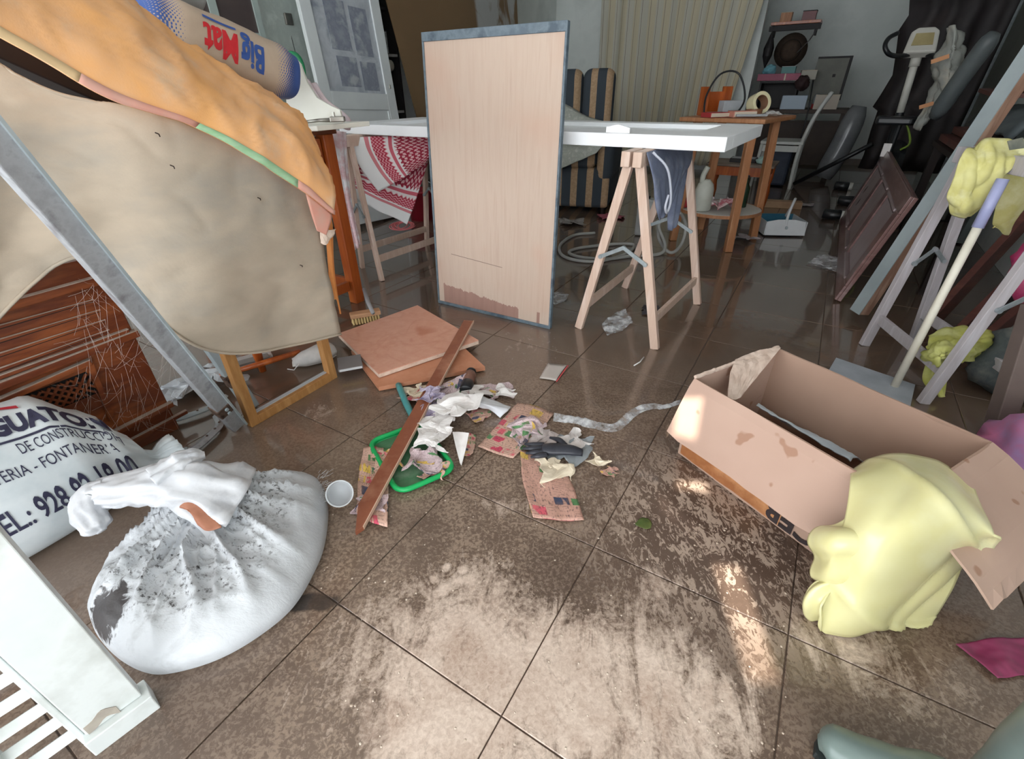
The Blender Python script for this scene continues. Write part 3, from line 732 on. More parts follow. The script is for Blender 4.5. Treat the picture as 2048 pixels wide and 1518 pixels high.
def bunch(path, radii, name, m, n=44, seed=0, amp=.2, flat=.75, freq=26):
    pts = spline([V(p) for p in path], 46); rr = [interp([(i / (len(radii) - 1), r) for i, r in enumerate(radii)], i / 45)[0] for i in range(46)]
    rings = []
    for i, p in enumerate(pts):
        d = (pts[min(i + 1, 45)] - pts[max(i - 1, 0)]).normalized(); s = d.cross(V((0, 0, 1))); s = s.normalized() if s.length > 1e-4 else V((1, 0, 0)); w = s.cross(d)
        ring = []
        for k in range(n):
            a = 2 * math.pi * k / n; q = s * math.cos(a) + w * math.sin(a) * flat
            f = 1 + amp * noise.noise(q * 2.4 + V((seed, seed, i * .07))) + amp * .9 * crease(V((math.cos(a) * 2.2, math.sin(a) * 2.2, i * .05 + seed)), 1.3, 2) - amp * .3 + amp * .35 * math.sin(k * 2 * math.pi * 7 / n + i * .14 + seed)
            P = p + q * rr[i] * f; P.z = max(P.z, .003); ring.append(P)
        rings.append(ring)
    return loft(MB(), rings).build(name, m, t, smooth=True)
bunch([PZ(470, 1005, .13), PZ(400, 975, .19), PZ(330, 968, .20), PZ(255, 980, .19), PZ(195, 985, .17)], [.10, .072, .055, .045, .035], 'tied_neck', m_woven, seed=1.3, amp=.25)
bunch([PZ(215, 975, .19), PZ(182, 990, .18), PZ(176, 1022, .16), PZ(196, 1052, .13), PZ(205, 1062, .12)], [.03, .034, .034, .030, .010], 'neck_lobe', m_woven, seed=4.1, amp=.15)
bunch([PZ(320, 962, .22), PZ(360, 930, .24), PZ(385, 915, .245), PZ(410, 910, .24)], [.045, .036, .026, .010], 'neck_lobe', m_woven, seed=6.7, amp=.25)
bb = MB(); rf = random.Random(9)
for k in range(46):
    p = PZ(rf.uniform(632, 654), rf.uniform(945, 1010), .04); bb.tube([p, p + V((rf.uniform(.005, .02), rf.uniform(-.004, .012), rf.uniform(0, .016)))], .0005, 3, caps=False)
o = bb.build('frayed_edge', m_woven, t); o['kind'] = 'stuff'
# brown scrap on the sack
g = patch([[PZ(345, 1012, .195), PZ(362, 990, .205), PZ(378, 988, .205)], [PZ(352, 1014, .19), PZ(376, 1010, .195), PZ(408, 1014, .19)], [PZ(378, 1022, .188), PZ(392, 1036, .183), PZ(432, 1036, .176)], [PZ(395, 1050, .17), PZ(415, 1062, .163), PZ(444, 1055, .163)]], 12, 18)
g = wrinkle(g, lambda p, u, v: .004 * fbm(p, 30))
tag(MB().sheet(g, .002).build('brown_scrap', mat('brown_plastic_scrap', (172, 118, 92), (156, 102, 78), scale=20, rough=.6, kind='Pos'), smooth=True), 'crumpled brown plastic scrap lying on the soiled white sack', 'scrap')

# ---- white post at the lower left
A, B = PZ(322, 1415), PZ(190, 1515); w = (B - A).normalized(); th = V((w.y, -w.x, 0)); th = th if th.x < 0 else -th
t = thing('white_door_leaf', 'white painted door leaf standing edge-on with a plinth block in the lower left corner', 'door', A)
m_postw = mat('weathered_white_paint', (214, 221, 221), (222, 228, 227), (194, 199, 195), scale=7, rough=.45, bump=.06, lo=.28, hi=.72, kind='Pos')
m_cement = mat('cement_patch', (176, 168, 156), (160, 152, 142), scale=30, rough=.9)
pl = .105
o3 = frame(w, th)
MB().box(A + w * .052 + th * .024 + V((0, 0, .022)), (.104, .048, .044), o3).build('plinth', m_postw, t, bevel=.002)
MB().box(A + w * .054 + th * .030 + V((0, 0, .80)), (.086, .030, 1.51), o3).build('post', m_postw, t, bevel=.002)
MB().box(A + w * .104 + th * .034 + V((0, 0, .80)), (.010, .028, 1.56), o3).build('side_bead', m_postw, t, bevel=.002)
for k in range(30):
    c = A + w * .15 + th * .05 + V((0, 0, .03 + .05 * k)); mm = o3 @ rotm('X', 35)
    MB().box(c, (.075, .004, .02), mm).build('slat', m_postw, t)
MB().box(A + w * .193 + th * .05 + V((0, 0, .80)), (.012, .03, 1.56), o3).build('rear_stile', m_postw, t)
MB().sheet(patch([[A + w * (.056 + .034 * x) + th * .0144 + V((0, 0, z + .008 * math.sin(x * 5))) for x in (-.3, .2, .7, 1.1)] for z in (.05, .062, .072 + .0)], 10, 6), .0012).build('cement_patch', m_cement, t)

# ---- clear plastic cup
c = PZ(684, 985, .035); M = m4(frame((1, 0, 0), (0, .35, .94)), PZ(690, 1000, 0) + V((0, 0, .038)))
m_clear = mat('clear_plastic', (226, 232, 236), rough=.15, alpha=.5, spec=.6)
mb = MB(); mb.lathe([(.028, .0), (.030, .0), (.034, .062), (.0365, .066), (.0365, .069), (.033, .069), (.0325, .062), (.0285, .003), (.0005, .003)], 28, m4(frame((.9, .42, 0), (-.28, .6, .74)), PZ(676, 1010, .0) + V((.012, .008, .038))))
tag(mb.build('plastic_cup', m_clear, smooth=True), 'clear plastic cup lying between the soiled sack and the newspaper', 'cup')
# ================================================================ DEBRIS ON THE FLOOR, CENTRE
m_hdf = mat('orange_fibreboard', (206, 148, 118), (192, 130, 98), (214, 164, 136), scale=5, rough=.5, bump=.05, kind='Pos', lo=.3, hi=.72)
b = NB('wet_fibreboard'); co = b.coord('Pos'); n1 = b.noise(co, 4, 3, .5, .4); n2 = b.noise(co, 30, 3)
st = b.ramp(n1, [(.47, 0.0), (.5, 1.0), (.53, 0.0)]); blot = b.ramp(n1, [(.60, 0.0), (.66, .7)])
c = b.ramp(n2, [(.3, (206, 150, 126)), (.7, (214, 164, 142))]); c = b.mix(b.math('MULTIPLY', st, .3), c, (188, 124, 94)); c = b.mix(blot, c, (180, 110, 78))
b.set(Base_Color=c, Roughness=.38); m_hdfw = b.m
m_hdfe = mat('fibreboard_edge', (226, 206, 190), (206, 180, 160), scale=40, rough=.8)
def slabq(name, label, px, z0, th, m, me, cat='board', zs=None):
    zs = zs or [z0] * 4; P = [PZ(x, y, z0) for (x, y), z in zip(px, zs)]
    for p, z in zip(P, zs): p.z = z
    t = thing(name, label, cat, sum(P, V()) / 4)
    up = V((0, 0, th))
    g = [[P[0], P[1]], [P[3], P[2]]]
    def lerp(a, b_): return P[0] * (1 - a) * (1 - b_) + P[1] * a * (1 - b_) + P[2] * a * b_ + P[3] * (1 - a) * b_
    gg = [[lerp(j / 6, i / 6) for j in range(7)] for i in range(7)]
    MB().sheet(gg, .004).build('face', m, t)
    bb = MB(); vs = [p - V((0, 0, .002)) for p in P] + [p - up for p in P]
    bb.add(vs, [(0, 1, 2, 3), (7, 6, 5, 4), (0, 4, 5, 1), (1, 5, 6, 2), (2, 6, 7, 3), (3, 7, 4, 0)]); bb.build('core', me, t)
    return t
slabq('fibreboard_sheet', 'lower orange fibreboard sheet with a broken corner, under the other one', [(702, 702), (898, 668), (970, 734), (757, 775)], .022, .016, m_hdf, m_hdf)
slabq('fibreboard_sheet', 'upper pinkish fibreboard sheet with wet trails lying on another sheet', [(835, 611), (957, 681), (757, 748), (676, 668)], .046, .018, m_hdfw, m_hdfe)
# lath
a, c = PZ(938, 646, .062), PZ(712, 1058, .014); d = (c - a).normalized(); s = d.cross(V((0, 0, 1))).normalized()
m_lath = mat('reddish_lath', (150, 92, 66), (132, 76, 54), (176, 124, 98), scale=3, stretch=(2, 2, 2), rough=.42, bump=.08, kind='Pos', lo=.3, hi=.75)
t = thing('wooden_lath', 'long reddish wooden lath lying over the fibreboards and the green tray', 'lath', V((a.x, a.y, 0)))
L = (c - a).length; nrm = s.cross(d).normalized(); nrm = nrm if nrm.z > 0 else -nrm
poly = [(-.024, 0), (.024, 0), (.024, L - .07), (-.010, L + .02), (-.024, L)]
mb = MB(); M = m4(frame(s, d), a); zz = frame(s, d).col[2]; mb.prism(poly, .014, M); mb.build('plank', m_lath, t, bevel=.001)
MB().bar(a - s * .024 + nrm * .010, c - s * .024 + nrm * .010, .0025, .012).build('edge', mat('lath_edge', (206, 176, 152), rough=.7), t)

# green framed tray with mesh
def rrect(P, rad, n=6):
    out = []
    for i in range(4):
        p, a, b_ = P[i], P[i - 1], P[(i + 1) % 4]; e1 = (a - p).normalized() * rad; e2 = (b_ - p).normalized() * rad
        for k in range(n + 1):
            f = k / n; out.append((p + e1) * (1 - f) ** 2 + p * 2 * f * (1 - f) + (p + e2) * f ** 2)
    return out
m_green = mat('green_plastic', (18, 158, 84), (30, 176, 98), scale=9, rough=.35); m_gmesh = mat('green_mesh', (96, 132, 100), (72, 118, 84), (130, 150, 128), scale=8, rough=.6, kind='Pos', lo=.3, hi=.7)
P = [PZ(737, 884, .016), PZ(842, 846, .016), PZ(911, 938, .016), PZ(797, 987, .016)]
t = thing('green_tray', 'bright green plastic tray with rounded rim under the reddish lath', 'tray', sum(P, V()) / 4)
rr = rrect(P, .045); MB().tube(rr, .0085, 8, closed=True).build('rim', m_green, t, smooth=True)
cc = sum(P, V()) / 4; inn = [cc + (p - cc) * .955 - V((0, 0, .010)) for p in rr]
mb = MB(); n = len(rr); mb.add(rr + inn, [(i, (i + 1) % n, n + (i + 1) % n, n + i) for i in range(n)]); mb.build('inner_wall', m_green, t)
mb = MB(); mb.add(inn, [tuple(range(n))]); mb.build('base', m_gmesh, t)
tag(MB().tube(spline([PZ(797, 770, .02), PZ(812, 806, .02), PZ(832, 845, .016)], 10), .0125, 10).build('teal_broomstick', mat('teal_plastic', (84, 158, 158), (70, 140, 142), scale=20, rough=.4), smooth=True), 'teal plastic broom handle poking out from under the fibreboards', 'handle')

# bottle
a, c = PZ(931, 782, .026), PZ(943, 742, .026); M = m4(frame((c - a).cross(V((0, 0, 1))), (0, 0, 1)), a)
d = (c - a); x = d.cross(V((0, 0, 1))).normalized(); y = x.cross(d.normalized()); M = Matrix(((x.x, -y.x, d.normalized().x, a.x), (x.y, -y.y, d.normalized().y, a.y), (x.z, -y.z, d.normalized().z, a.z), (0, 0, 0, 1)))
L = d.length; t = thing('brown_bottle', 'small brown bottle with black base and cap lying beside the fibreboards', 'bottle', V((a.x, a.y, 0)))
m_blackp = mat('black_plastic', (22, 24, 28), (32, 34, 38), scale=12, rough=.35); m_brownb = mat('brown_label', (128, 92, 78), (108, 74, 62), (170, 140, 120), scale=30, rough=.45, lo=.35, hi=.75)
MB().lathe([(.022, 0), (.025, .004), (.025, L * .36), (.023, L * .38)], 20, M).build('base', m_blackp, t, smooth=True)
MB().lathe([(.0235, L * .36), (.0235, L * .80), (.020, L * .86)], 20, M).build('body', m_brownb, t, smooth=True)
MB().lathe([(.0205, L * .84), (.0205, L * .97), (.017, L * 1.0), (.001, L * 1.0)], 20, M).build('cap', m_blackp, t, smooth=True)

# paper
def newsprint(name, seed, tint=(206, 168, 150)):
    b = NB(name); uv = b.coord('UV', (1, 1, 1), (0, 0, 0), (seed, seed * .7, 0))
    bt = b.n('ShaderNodeTexBrick'); b.l(uv, bt.inputs[0]); bt.inputs['Scale'].default_value = 1.9; bt.inputs['Color1'].default_value = (0, 0, 0, 1); bt.inputs['Color2'].default_value = (1, 1, 1, 1)
    bt.inputs['Mortar'].default_value = (.5, .5, .5, 1); bt.inputs['Mortar Size'].default_value = .05; bt.inputs['Bias'].default_value = 0; bt.inputs['Brick Width'].default_value = .62; bt.inputs['Row Height'].default_value = .30
    cell = bt.outputs[0]
    pic = b.ramp(cell, [(0, (60, 70, 96)), (.12, (200, 70, 96)), (.24, (226, 190, 90)), (.30, tint), (.62, tint), (.72, (90, 140, 90)), (.84, (214, 96, 110)), (.94, tint)], 'CONSTANT')
    vn = b.noise(b.coord('UV', (1, 1, 1), (0, 0, 0), (seed, 0, 0)), 26, 3, .7); pic = b.mix(b.ramp(vn, [(.52, 0.0), (.64, .75)]), pic, (70, 52, 60))
    words = b.noise(b.coord('UV', (1, .25, 1)), 90, 2); ln = b.n('ShaderNodeTexWave', wave_type='BANDS', bands_direction='Y'); b.l(uv, ln.inputs[0]); ln.inputs['Scale'].default_value = 9
    tx = b.math('MULTIPLY', b.math('GREATER_THAN', ln.outputs['Fac'], .55), b.math('GREATER_THAN', words, .48))
    isp = b.ramp(b.noise(b.coord('UV', (1, 1, 1), (0, 0, 0), (seed * 2, 1, 0)), 4.5, 1), [(.42, 0.0), (.46, 1.0)])
    base = b.mix(b.math('MULTIPLY', tx, .5), tint + (), (84, 62, 62)); base = b.mix(isp, base, pic)
    mudn = b.noise(b.coord('Pos'), 14, 4, .7); base = b.mix(b.ramp(mudn, [(.5, 0.0), (.72, .65)]), base, (150, 118, 100))
    b.set(Base_Color=base, Roughness=.5); return b.m
m_news = [newsprint('newsprint_a', 1.3), newsprint('newsprint_b', 4.7, (202, 158, 142)), newsprint('newsprint_c', 8.2, (214, 176, 158))]
m_paper = mat('white_wet_paper', (232, 230, 228), (222, 218, 216), (196, 186, 182), scale=12, rough=.6, kind='Pos', lo=.3, hi=.75)
m_cream = mat('cream_wet_paper', (226, 214, 192), (210, 196, 172), scale=12, rough=.65, kind='Pos')
m_multi = newsprint('glossy_leaflet', 12.4, (206, 186, 190)); m_violet = mat('violet_leaflet', (120, 112, 150), (196, 186, 204), (84, 76, 110), scale=18, rough=.4, kind='Pos', lo=.32, hi=.66)
def flat(name, label, px, m, cat='newspaper', z=.004, amp=.004, n=22, grp='sodden newspaper pages', th=.0012):
    """px: rows of pixel points on the floor"""
    g = patch([[PZ(x, y, z) for x, y in r] for r in px], n, n)
    g = [[V((p.x, p.y, max(.0022, z + amp * (.6 + fbm(p, 16, 3))))) for p in row] for row in g]
    return tag(MB().sheet(g, th).build(name, m, smooth=True), label, cat, grp)
flat('newspaper_page', 'pink newspaper page with small colour pictures in the middle of the litter', [[(1035, 806), (1070, 812), (1108, 828)], [(995, 850), (1030, 862), (1068, 878)], [(955, 894), (985, 906), (1026, 917)]], m_news[0])
flat('newspaper_page', 'pink newspaper page nearest the camera, right of the green tray', [[(1040, 898), (1085, 915), (1130, 940)], [(1045, 960), (1095, 970), (1148, 978)], [(1066, 1036), (1115, 1042), (1168, 1042)]], m_news[1])
flat('newspaper_page', 'folded newspaper page sticking out left of the lath beside the plastic cup', [[(728, 903), (748, 898), (782, 900)], [(718, 960), (745, 965), (778, 958)], [(714, 1030), (745, 1050), (776, 1058)]], m_news[2], amp=.012)
flat('newspaper_page', 'small torn newspaper scrap between the green tray and the big page', [[(926, 870), (940, 868), (952, 872)], [(924, 890), (940, 894), (950, 892)], [(918, 908), (934, 914), (946, 908)]], m_news[2])
def crumple(name, label, px, size, m, seed, cat='paper', grp='crumpled wet papers', amp=.42, flatn=.5, z0=.003, aspect=1.0, n=17, th=.0012):
    rr_ = random.Random(seed); c = PZ(px[0], px[1], 0); ang = rr_.uniform(0, 6.28); off = V((seed * 3.7, seed * 1.9, seed * .7))
    g = []
    for i in range(n):
        row = []
        for j in range(n):
            x, y = (j / (n - 1) - .5) * size * aspect, (i / (n - 1) - .5) * size
            q = V((x, y, 0)) / size
            w = V((noise.noise(q * 2.1 + off), noise.noise(q * 2.1 + off + V((9, 0, 0))), noise.noise(q * 2.1 + off + V((0, 9, 0))))) * amp
            w += V((noise.noise(q * 5 + off), noise.noise(q * 5 + off + V((5, 0, 0))), noise.noise(q * 5 + off + V((0, 5, 0))))) * amp * .35
            p = V((x * .85, y * .85, 0)) + V((w.x, w.y, w.z * flatn)) * size
            p = Matrix.Rotation(ang, 3, 'Z') @ p; row.append(p)
        g.append(row)
    mz = min(p.z for r in g for p in r)
    g = [[p + V((c.x, c.y, z0 - mz)) for p in r] for r in g]
    return tag(MB().sheet(g, th).build(name, m, smooth=False), label, cat, grp)
crumple('crumpled_paper', 'crumpled white paper heaped on the lath above the green tray', (905, 838), .13, m_paper, 2, z0=.045)
crumple('crumpled_paper', 'crumpled violet leaflet draped across the lath', (866, 815), .10, m_violet, 3, z0=.05)
crumple('crumpled_paper', 'crumpled cream paper at the edge of the lower fibreboard', (832, 788), .10, m_cream, 5)
crumple('crumpled_paper', 'crumpled colour leaflet in front of the brown bottle', (905, 790), .13, m_multi, 6)
crumple('crumpled_paper', 'crumpled white paper lying across the top of the green tray', (868, 890), .11, m_paper, 8, z0=.03)
crumple('crumpled_paper', 'crumpled colour leaflet inside the green tray beside the lath', (845, 928), .10, m_multi, 9, z0=.012)
crumple('crumpled_paper', 'crumpled pinkish leaflet on the right rim of the green tray', (872, 950), .07, m_news[2], 11, z0=.012)
crumple('crumpled_paper', 'crumpled glossy leaflet right of the brown bottle', (990, 785), .11, m_multi, 13, flatn=.3)
crumple('crumpled_paper', 'crumpled grey paper behind the black plastic glove', (1075, 880), .13, mat('grey_wet_paper', (196, 186, 184), (176, 164, 162), scale=14, rough=.6, kind='Pos'), 15, flatn=.35)
crumple('crumpled_paper', 'crumpled cream paper below the black plastic glove', (1110, 945), .12, m_cream, 17, flatn=.25)
crumple('crumpled_paper', 'twisted strip of cream paper at the right end of the litter', (1195, 925), .07, m_cream, 19, flatn=.4, aspect=.5)
crumple('crumpled_paper', 'small pink paper triangle at the right end of the litter', (1222, 945), .045, m_news[1], 20, flatn=.2)
crumple('crumpled_paper', 'crumpled brownish paper between the white cloth and the newspaper', (950, 830), .08, m_news[0], 22, flatn=.3)
for k_, (lab, px_, sz_, mm_) in enumerate((('crumpled white paper against the brown bottle', (945, 800), .12, m_paper), ('crumpled leaflet in the middle of the pile left of the white cloth', (890, 815), .12, m_multi), ('crumpled white paper hanging over the right side of the lath', (884, 862), .11, m_paper),
        ('crumpled violet leaflet under the white papers', (875, 835), .10, m_violet), ('crumpled pink newspaper beside the teal broomstick', (842, 800), .10, m_news[0]), ('crumpled white paper at the far end of the litter', (1010, 792), .09, m_paper),
        ('crumpled grey-pink paper above the black glove', (1045, 868), .12, m_multi), ('crumpled white paper right of the black glove', (1150, 888), .09, m_paper), ('crumpled newspaper on the left rim of the green tray', (770, 925), .10, m_news[2]), ('crumpled leaflet at the near end of the lath', (745, 1010), .09, m_multi))):
    crumple('crumpled_paper', lab, px_, sz_, mm_, 70 + k_ * 3, flatn=.45, z0=.004 if k_ not in (2, 3) else .03)
# folded white paper triangle standing
g = patch([[PZ(905, 864, .05), PZ(920, 864, .045), PZ(938, 866, .05)], [PZ(912, 895, .03), PZ(922, 897, .025), PZ(932, 896, .03)], [PZ(920, 926, .006), PZ(921.5, 929, .005), PZ(923, 931, .006)]], 9, 12)
tag(MB().sheet(g, .0015).build('folded_paper', m_paper), 'white folded paper triangle standing right of the green tray', 'paper', 'crumpled wet papers')
# white cloth
g = patch([[PZ(915, 785, .03), PZ(965, 792, .04), PZ(1022, 812, .012)], [PZ(918, 800, .045), PZ(970, 808, .055), PZ(1015, 822, .02)], [PZ(930, 812, .012), PZ(975, 820, .02), PZ(1000, 835, .006)]], 26, 18)
g = wrinkle(g, lambda p, u, v: .006 * ridge(V((p.x * .5, p.y * 2, 0)), 18)); 
tag(MB().sheet(g, .003).build('white_cloth', mat('white_cotton', (226, 230, 234), (212, 214, 220), scale=9, rough=.9, kind='Pos'), smooth=True), 'folded white cloth lying right of the brown bottle', 'cloth')
# black glove
t = thing('black_rubber_glove', 'black rubber glove lying on the newspapers', 'glove', PZ(1110, 895))
gl = mat('black_rubber', (44, 46, 54), (58, 60, 68), scale=14, rough=.35)
def blob(path, radii, name, n=14, flat=.6):
    pts = spline([V(p) for p in path], 16); ri = [interp([(i / (len(radii) - 1), r) for i, r in enumerate(radii)], i / 15)[0] for i in range(16)]
    rings = []
    for i, p in enumerate(pts):
        d = (pts[min(i + 1, 15)] - pts[max(i - 1, 0)]).normalized(); s = d.cross(V((0, 0, 1))).normalized(); w = s.cross(d)
        rings.append([p + (s * math.cos(2 * math.pi * k / n) + w * math.sin(2 * math.pi * k / n) * flat) * ri[i] for k in range(n)])
    return loft(MB(), rings)
blob([PZ(1165, 905, .02), PZ(1140, 900, .026), PZ(1105, 898, .024), PZ(1085, 898, .02)], [.016, .022, .026, .022], '').build('palm', gl, t, smooth=True)
for k, (x, y, x2, y2) in enumerate(((1088, 890, 1050, 888), (1086, 896, 1046, 897), (1088, 903, 1052, 906), (1092, 909, 1062, 914))):
    blob([PZ(x, y, .02), PZ((x + x2) / 2, (y + y2) / 2, .024), PZ(x2, y2, .015)], [.011, .0095, .005], '', 10, .8).build('finger', gl, t, smooth=True)
blob([PZ(1130, 892, .02), PZ(1118, 880, .026), PZ(1100, 875, .018)], [.012, .010, .005], '', 10, .8).build('thumb', gl, t, smooth=True)
tag(crumple('plastic_sheet', 'grey transparent plastic scrap wrapped around the black glove', (1135, 905), .15, mat('grey_film', (196, 204, 210), rough=.25, trans=.5, alpha=.75), 24, flatn=.22, cat='plastic', grp=None), 'grey transparent plastic scrap wrapped around the black glove', 'plastic')
# clear film ribbon
m_film = mat('clear_film', (214, 216, 220), (236, 238, 240), scale=22, rough=.16, kind='Pos', bump=.5)
fb = m_film.node_tree; fn_ = [x for x in fb.nodes if x.type == 'TEX_NOISE'][0]; fr_ = fb.nodes.new('ShaderNodeMapRange'); fr_.inputs[1].default_value = .40; fr_.inputs[2].default_value = .62; fr_.inputs[3].default_value = .10; fr_.inputs[4].default_value = .62
fb.links.new(fn_.outputs[0], fr_.inputs[0]); fb.links.new(fr_.outputs[0], [x for x in fb.nodes if x.type == 'BSDF_PRINCIPLED'][0].inputs['Alpha'])
up = [(1108, 826), (1150, 832), (1195, 842), (1228, 846), (1262, 818), (1300, 806), (1330, 808), (1362, 798)]
lo = [(1106, 842), (1148, 846), (1192, 858), (1236, 862), (1272, 832), (1302, 818), (1332, 817), (1364, 806)]
g = patch([[PZ(x, y, .012) for x, y in up], [PZ((a[0] + c[0]) / 2, (a[1] + c[1]) / 2, .010) for a, c in zip(up, lo)], [PZ(x, y, .006) for x, y in lo]], 50, 8)
g = wrinkle(g, lambda p, u, v: .006 * crease(p, 22) + .004 * fbm(p, 40, 2)); tag(MB().sheet(g, .0008).build('plastic_film', m_film, smooth=True), 'long clear plastic film ribbon trailing toward the cardboard box', 'film')
flat('clear_sleeve', 'clear plastic sleeve with red edge lying flat in front of the plywood panel', [[(1096, 727), (1116, 729), (1134, 731)], [(1087, 742), (1105, 744), (1121, 747)], [(1079, 757), (1096, 759), (1112, 762)]], mat('cloudy_sleeve', (186, 178, 172), (196, 188, 182), scale=9, rough=.3, kind='Pos'), 'sleeve', grp=None, n=8, amp=.002)
tag(MB().bar(PZ(1136, 731, .006), PZ(1113, 763, .006), .004, .003).build('red_plastic_strip', mat('red_plastic', (206, 84, 88), rough=.4)), 'thin red plastic strip along the clear sleeve', 'strip')
tag(MB().tube([PZ(1268, 731, .006), PZ(1280, 724, .008), PZ(1288, 714, .007)], .0025, 6).build('white_string', m_paper, smooth=True), 'short white cord on the wet floor below the right trestle', 'cord')
flat('leaf', 'small green leaf on the muddy floor left of the box', [[(1272, 1046), (1282, 1038), (1296, 1038)], [(1270, 1050), (1286, 1050), (1303, 1048)], [(1278, 1054), (1290, 1060), (1301, 1058)]], mat('green_leaf', (66, 86, 40), (96, 104, 54), scale=40, rough=.4, kind='Pos'), 'leaf', grp=None, n=10, amp=.006)
flat('plastic_scrap', 'grey wet plastic scrap between the legs of the right trestle', [[(1204, 650), (1222, 634), (1250, 622)], [(1206, 660), (1232, 650), (1262, 640)], [(1214, 674), (1238, 664), (1266, 648)]], m_film, 'plastic', grp=None, amp=.014)
crumple('dark_sock', 'dark grey wet sock behind the front leg of the right trestle', (1302, 622), .10, mat('dark_sock_wool', (62, 58, 62), (78, 74, 76), scale=30, rough=.9, kind='Pos'), 31, 'sock', None, flatn=.35)
flat('plastic_scrap', 'clear blue-grey plastic scrap beside the foot of the plywood panel', [[(1104, 588), (1122, 586), (1138, 592)], [(1104, 598), (1120, 598), (1132, 600)], [(1104, 612), (1112, 610), (1122, 606)]], m_film, 'plastic', grp=None, amp=.01)
flat('clear_bag', 'flat clear plastic bag floating on the wet floor near the brown panelled door', [[(1636, 511), (1664, 514), (1694, 521)], [(1626, 520), (1654, 526), (1684, 533)], [(1612, 527), (1639, 536), (1672, 545)]], m_film, 'bag', grp=None, amp=.012)
m_chip = mat('pale_mud_flake', (214, 198, 182), (196, 178, 160), scale=30, rough=.8, kind='Pos')
rc = random.Random(21); bb = MB()
for k in range(170):
    p = PZ(rc.uniform(640, 1600), rc.uniform(980, 1510), 0.0)
    r = rc.uniform(.0012, .0035); z = rc.uniform(.0006, .0018); a = rc.uniform(0, 6.28); n = 5
    vs = [p + V((math.cos(a + 6.283 * k_ / n) * r * rc.uniform(.6, 1.2), math.sin(a + 6.283 * k_ / n) * r, .0003)) for k_ in range(n)] + [p + V((0, 0, z + .0004))]
    bb.add(vs, [(i, (i + 1) % n, n) for i in range(n)])
o = bb.build('mud_crumbs', m_chip); o['kind'] = 'stuff'; o['label'] = 'pale mud crumbs and grit scattered over the floor'; o['category'] = 'grit'

# ------- things under and around the left trestle
b = NB('keffiyeh'); uv = b.coord('UV'); s = b.sep(uv)
wob = b.math('MULTIPLY', b.math('SINE', b.math('MULTIPLY', s[1], 75)), .016); x = b.math('ADD', s[0], wob)
ck = b.math('GREATER_THAN', b.math('MULTIPLY', b.math('SINE', b.math('MULTIPLY', b.math('ADD', s[0], b.math('MULTIPLY', b.math('SINE', b.math('MULTIPLY', s[1], 60)), .012)), 78)), b.math('SINE', b.math('MULTIPLY', s[1], 66))), .12)
body = b.mix(b.math('MULTIPLY', ck, .8), (150, 38, 60), (226, 188, 190))
zz_ = b.mix(b.math('GREATER_THAN', b.math('SINE', b.math('MULTIPLY', x, 130)), .2), (168, 48, 70), (214, 150, 158))
col = b.ramp(s[0], [(0, (228, 230, 230)), (.24, (206, 128, 136)), (.30, (226, 226, 226)), (.33, (168, 48, 70))], 'CONSTANT')
c2 = b.mix(b.math('GREATER_THAN', s[0], .33), col, zz_)
c3 = b.mix(b.math('GREATER_THAN', x, .50), c2, b.ramp(s[0], [(0, (226, 218, 218)), (.54, (196, 96, 110)), (.585, (226, 222, 222))], 'CONSTANT'))
c4 = b.mix(b.math('GREATER_THAN', x, .62), c3, body)
b.set(Base_Color=c4, Roughness=.9); b.bump(b.noise(uv, 160, 2), .2, .002); m_kef = b.m
t = thing('keffiyeh_scarf', 'red and white chequered scarf hanging from the left end of the white tabletop', 'scarf', PY(760, 330, 3.0))
yk = 2.98
f1 = [[PY(690, 276, yk), PY(768, 272, yk), PY(862, 272, yk)], [PY(704, 305, yk - .03), PY(772, 300, yk - .02), PY(862, 292, yk)], [PY(727, 345, yk - .045), PY(790, 335, yk - .02), PY(858, 312, yk)], [PY(757, 384, yk - .03), PY(806, 356, yk), PY(850, 328, yk + .02)]]
g = wrinkle(patch(f1, 40, 30), lambda p, u, v: .008 * fbm(p, 9, 2)); MB().sheet(g, .003).build('front_fold', m_kef, t, smooth=True)
f2 = [[PY(694, 384, yk + .08), PY(700, 350, yk + .10), PY(702, 300, yk + .12)], [PY(745, 416, yk + .08), PY(760, 375, yk + .08), PY(775, 305, yk + .12)], [PY(790, 436, yk + .09), PY(805, 392, yk + .10), PY(838, 305, yk + .14)], [PY(814, 449, yk + .10), PY(832, 400, yk + .12), PY(864, 300, yk + .16)]]
g = wrinkle(patch(f2, 36, 36), lambda p, u, v: .012 * fbm(p, 8, 2)); MB().sheet(g, .003).build('rear_fold', m_kef, t, smooth=True)
t = thing('white_curtain_strip', 'white and pink cotton curtain hanging beside the orange wooden leg', 'cloth', PY(690, 380, 2.8))
yk = 2.78
f1 = [[PY(660, 262, yk), PY(676, 262, yk - .03), PY(692, 264, yk + .02)], [PY(664, 330, yk), PY(682, 330, yk - .03), PY(696, 340, yk + .02)], [PY(680, 420, yk), PY(696, 415, yk - .03), PY(704, 410, yk + .02)], [PY(704, 503, yk), PY(713, 498, yk - .02), PY(721, 488, yk)]]
g = wrinkle(patch(f1, 24, 40), lambda p, u, v: .008 * math.sin(u * 16) * (.4 + v)); MB().sheet(g, .003).build('cotton', mat('pinkish_cotton', (226, 218, 220), (214, 180, 184), (232, 232, 234), scale=11, rough=.95, kind='Pos', lo=.3, hi=.6), t, smooth=True)
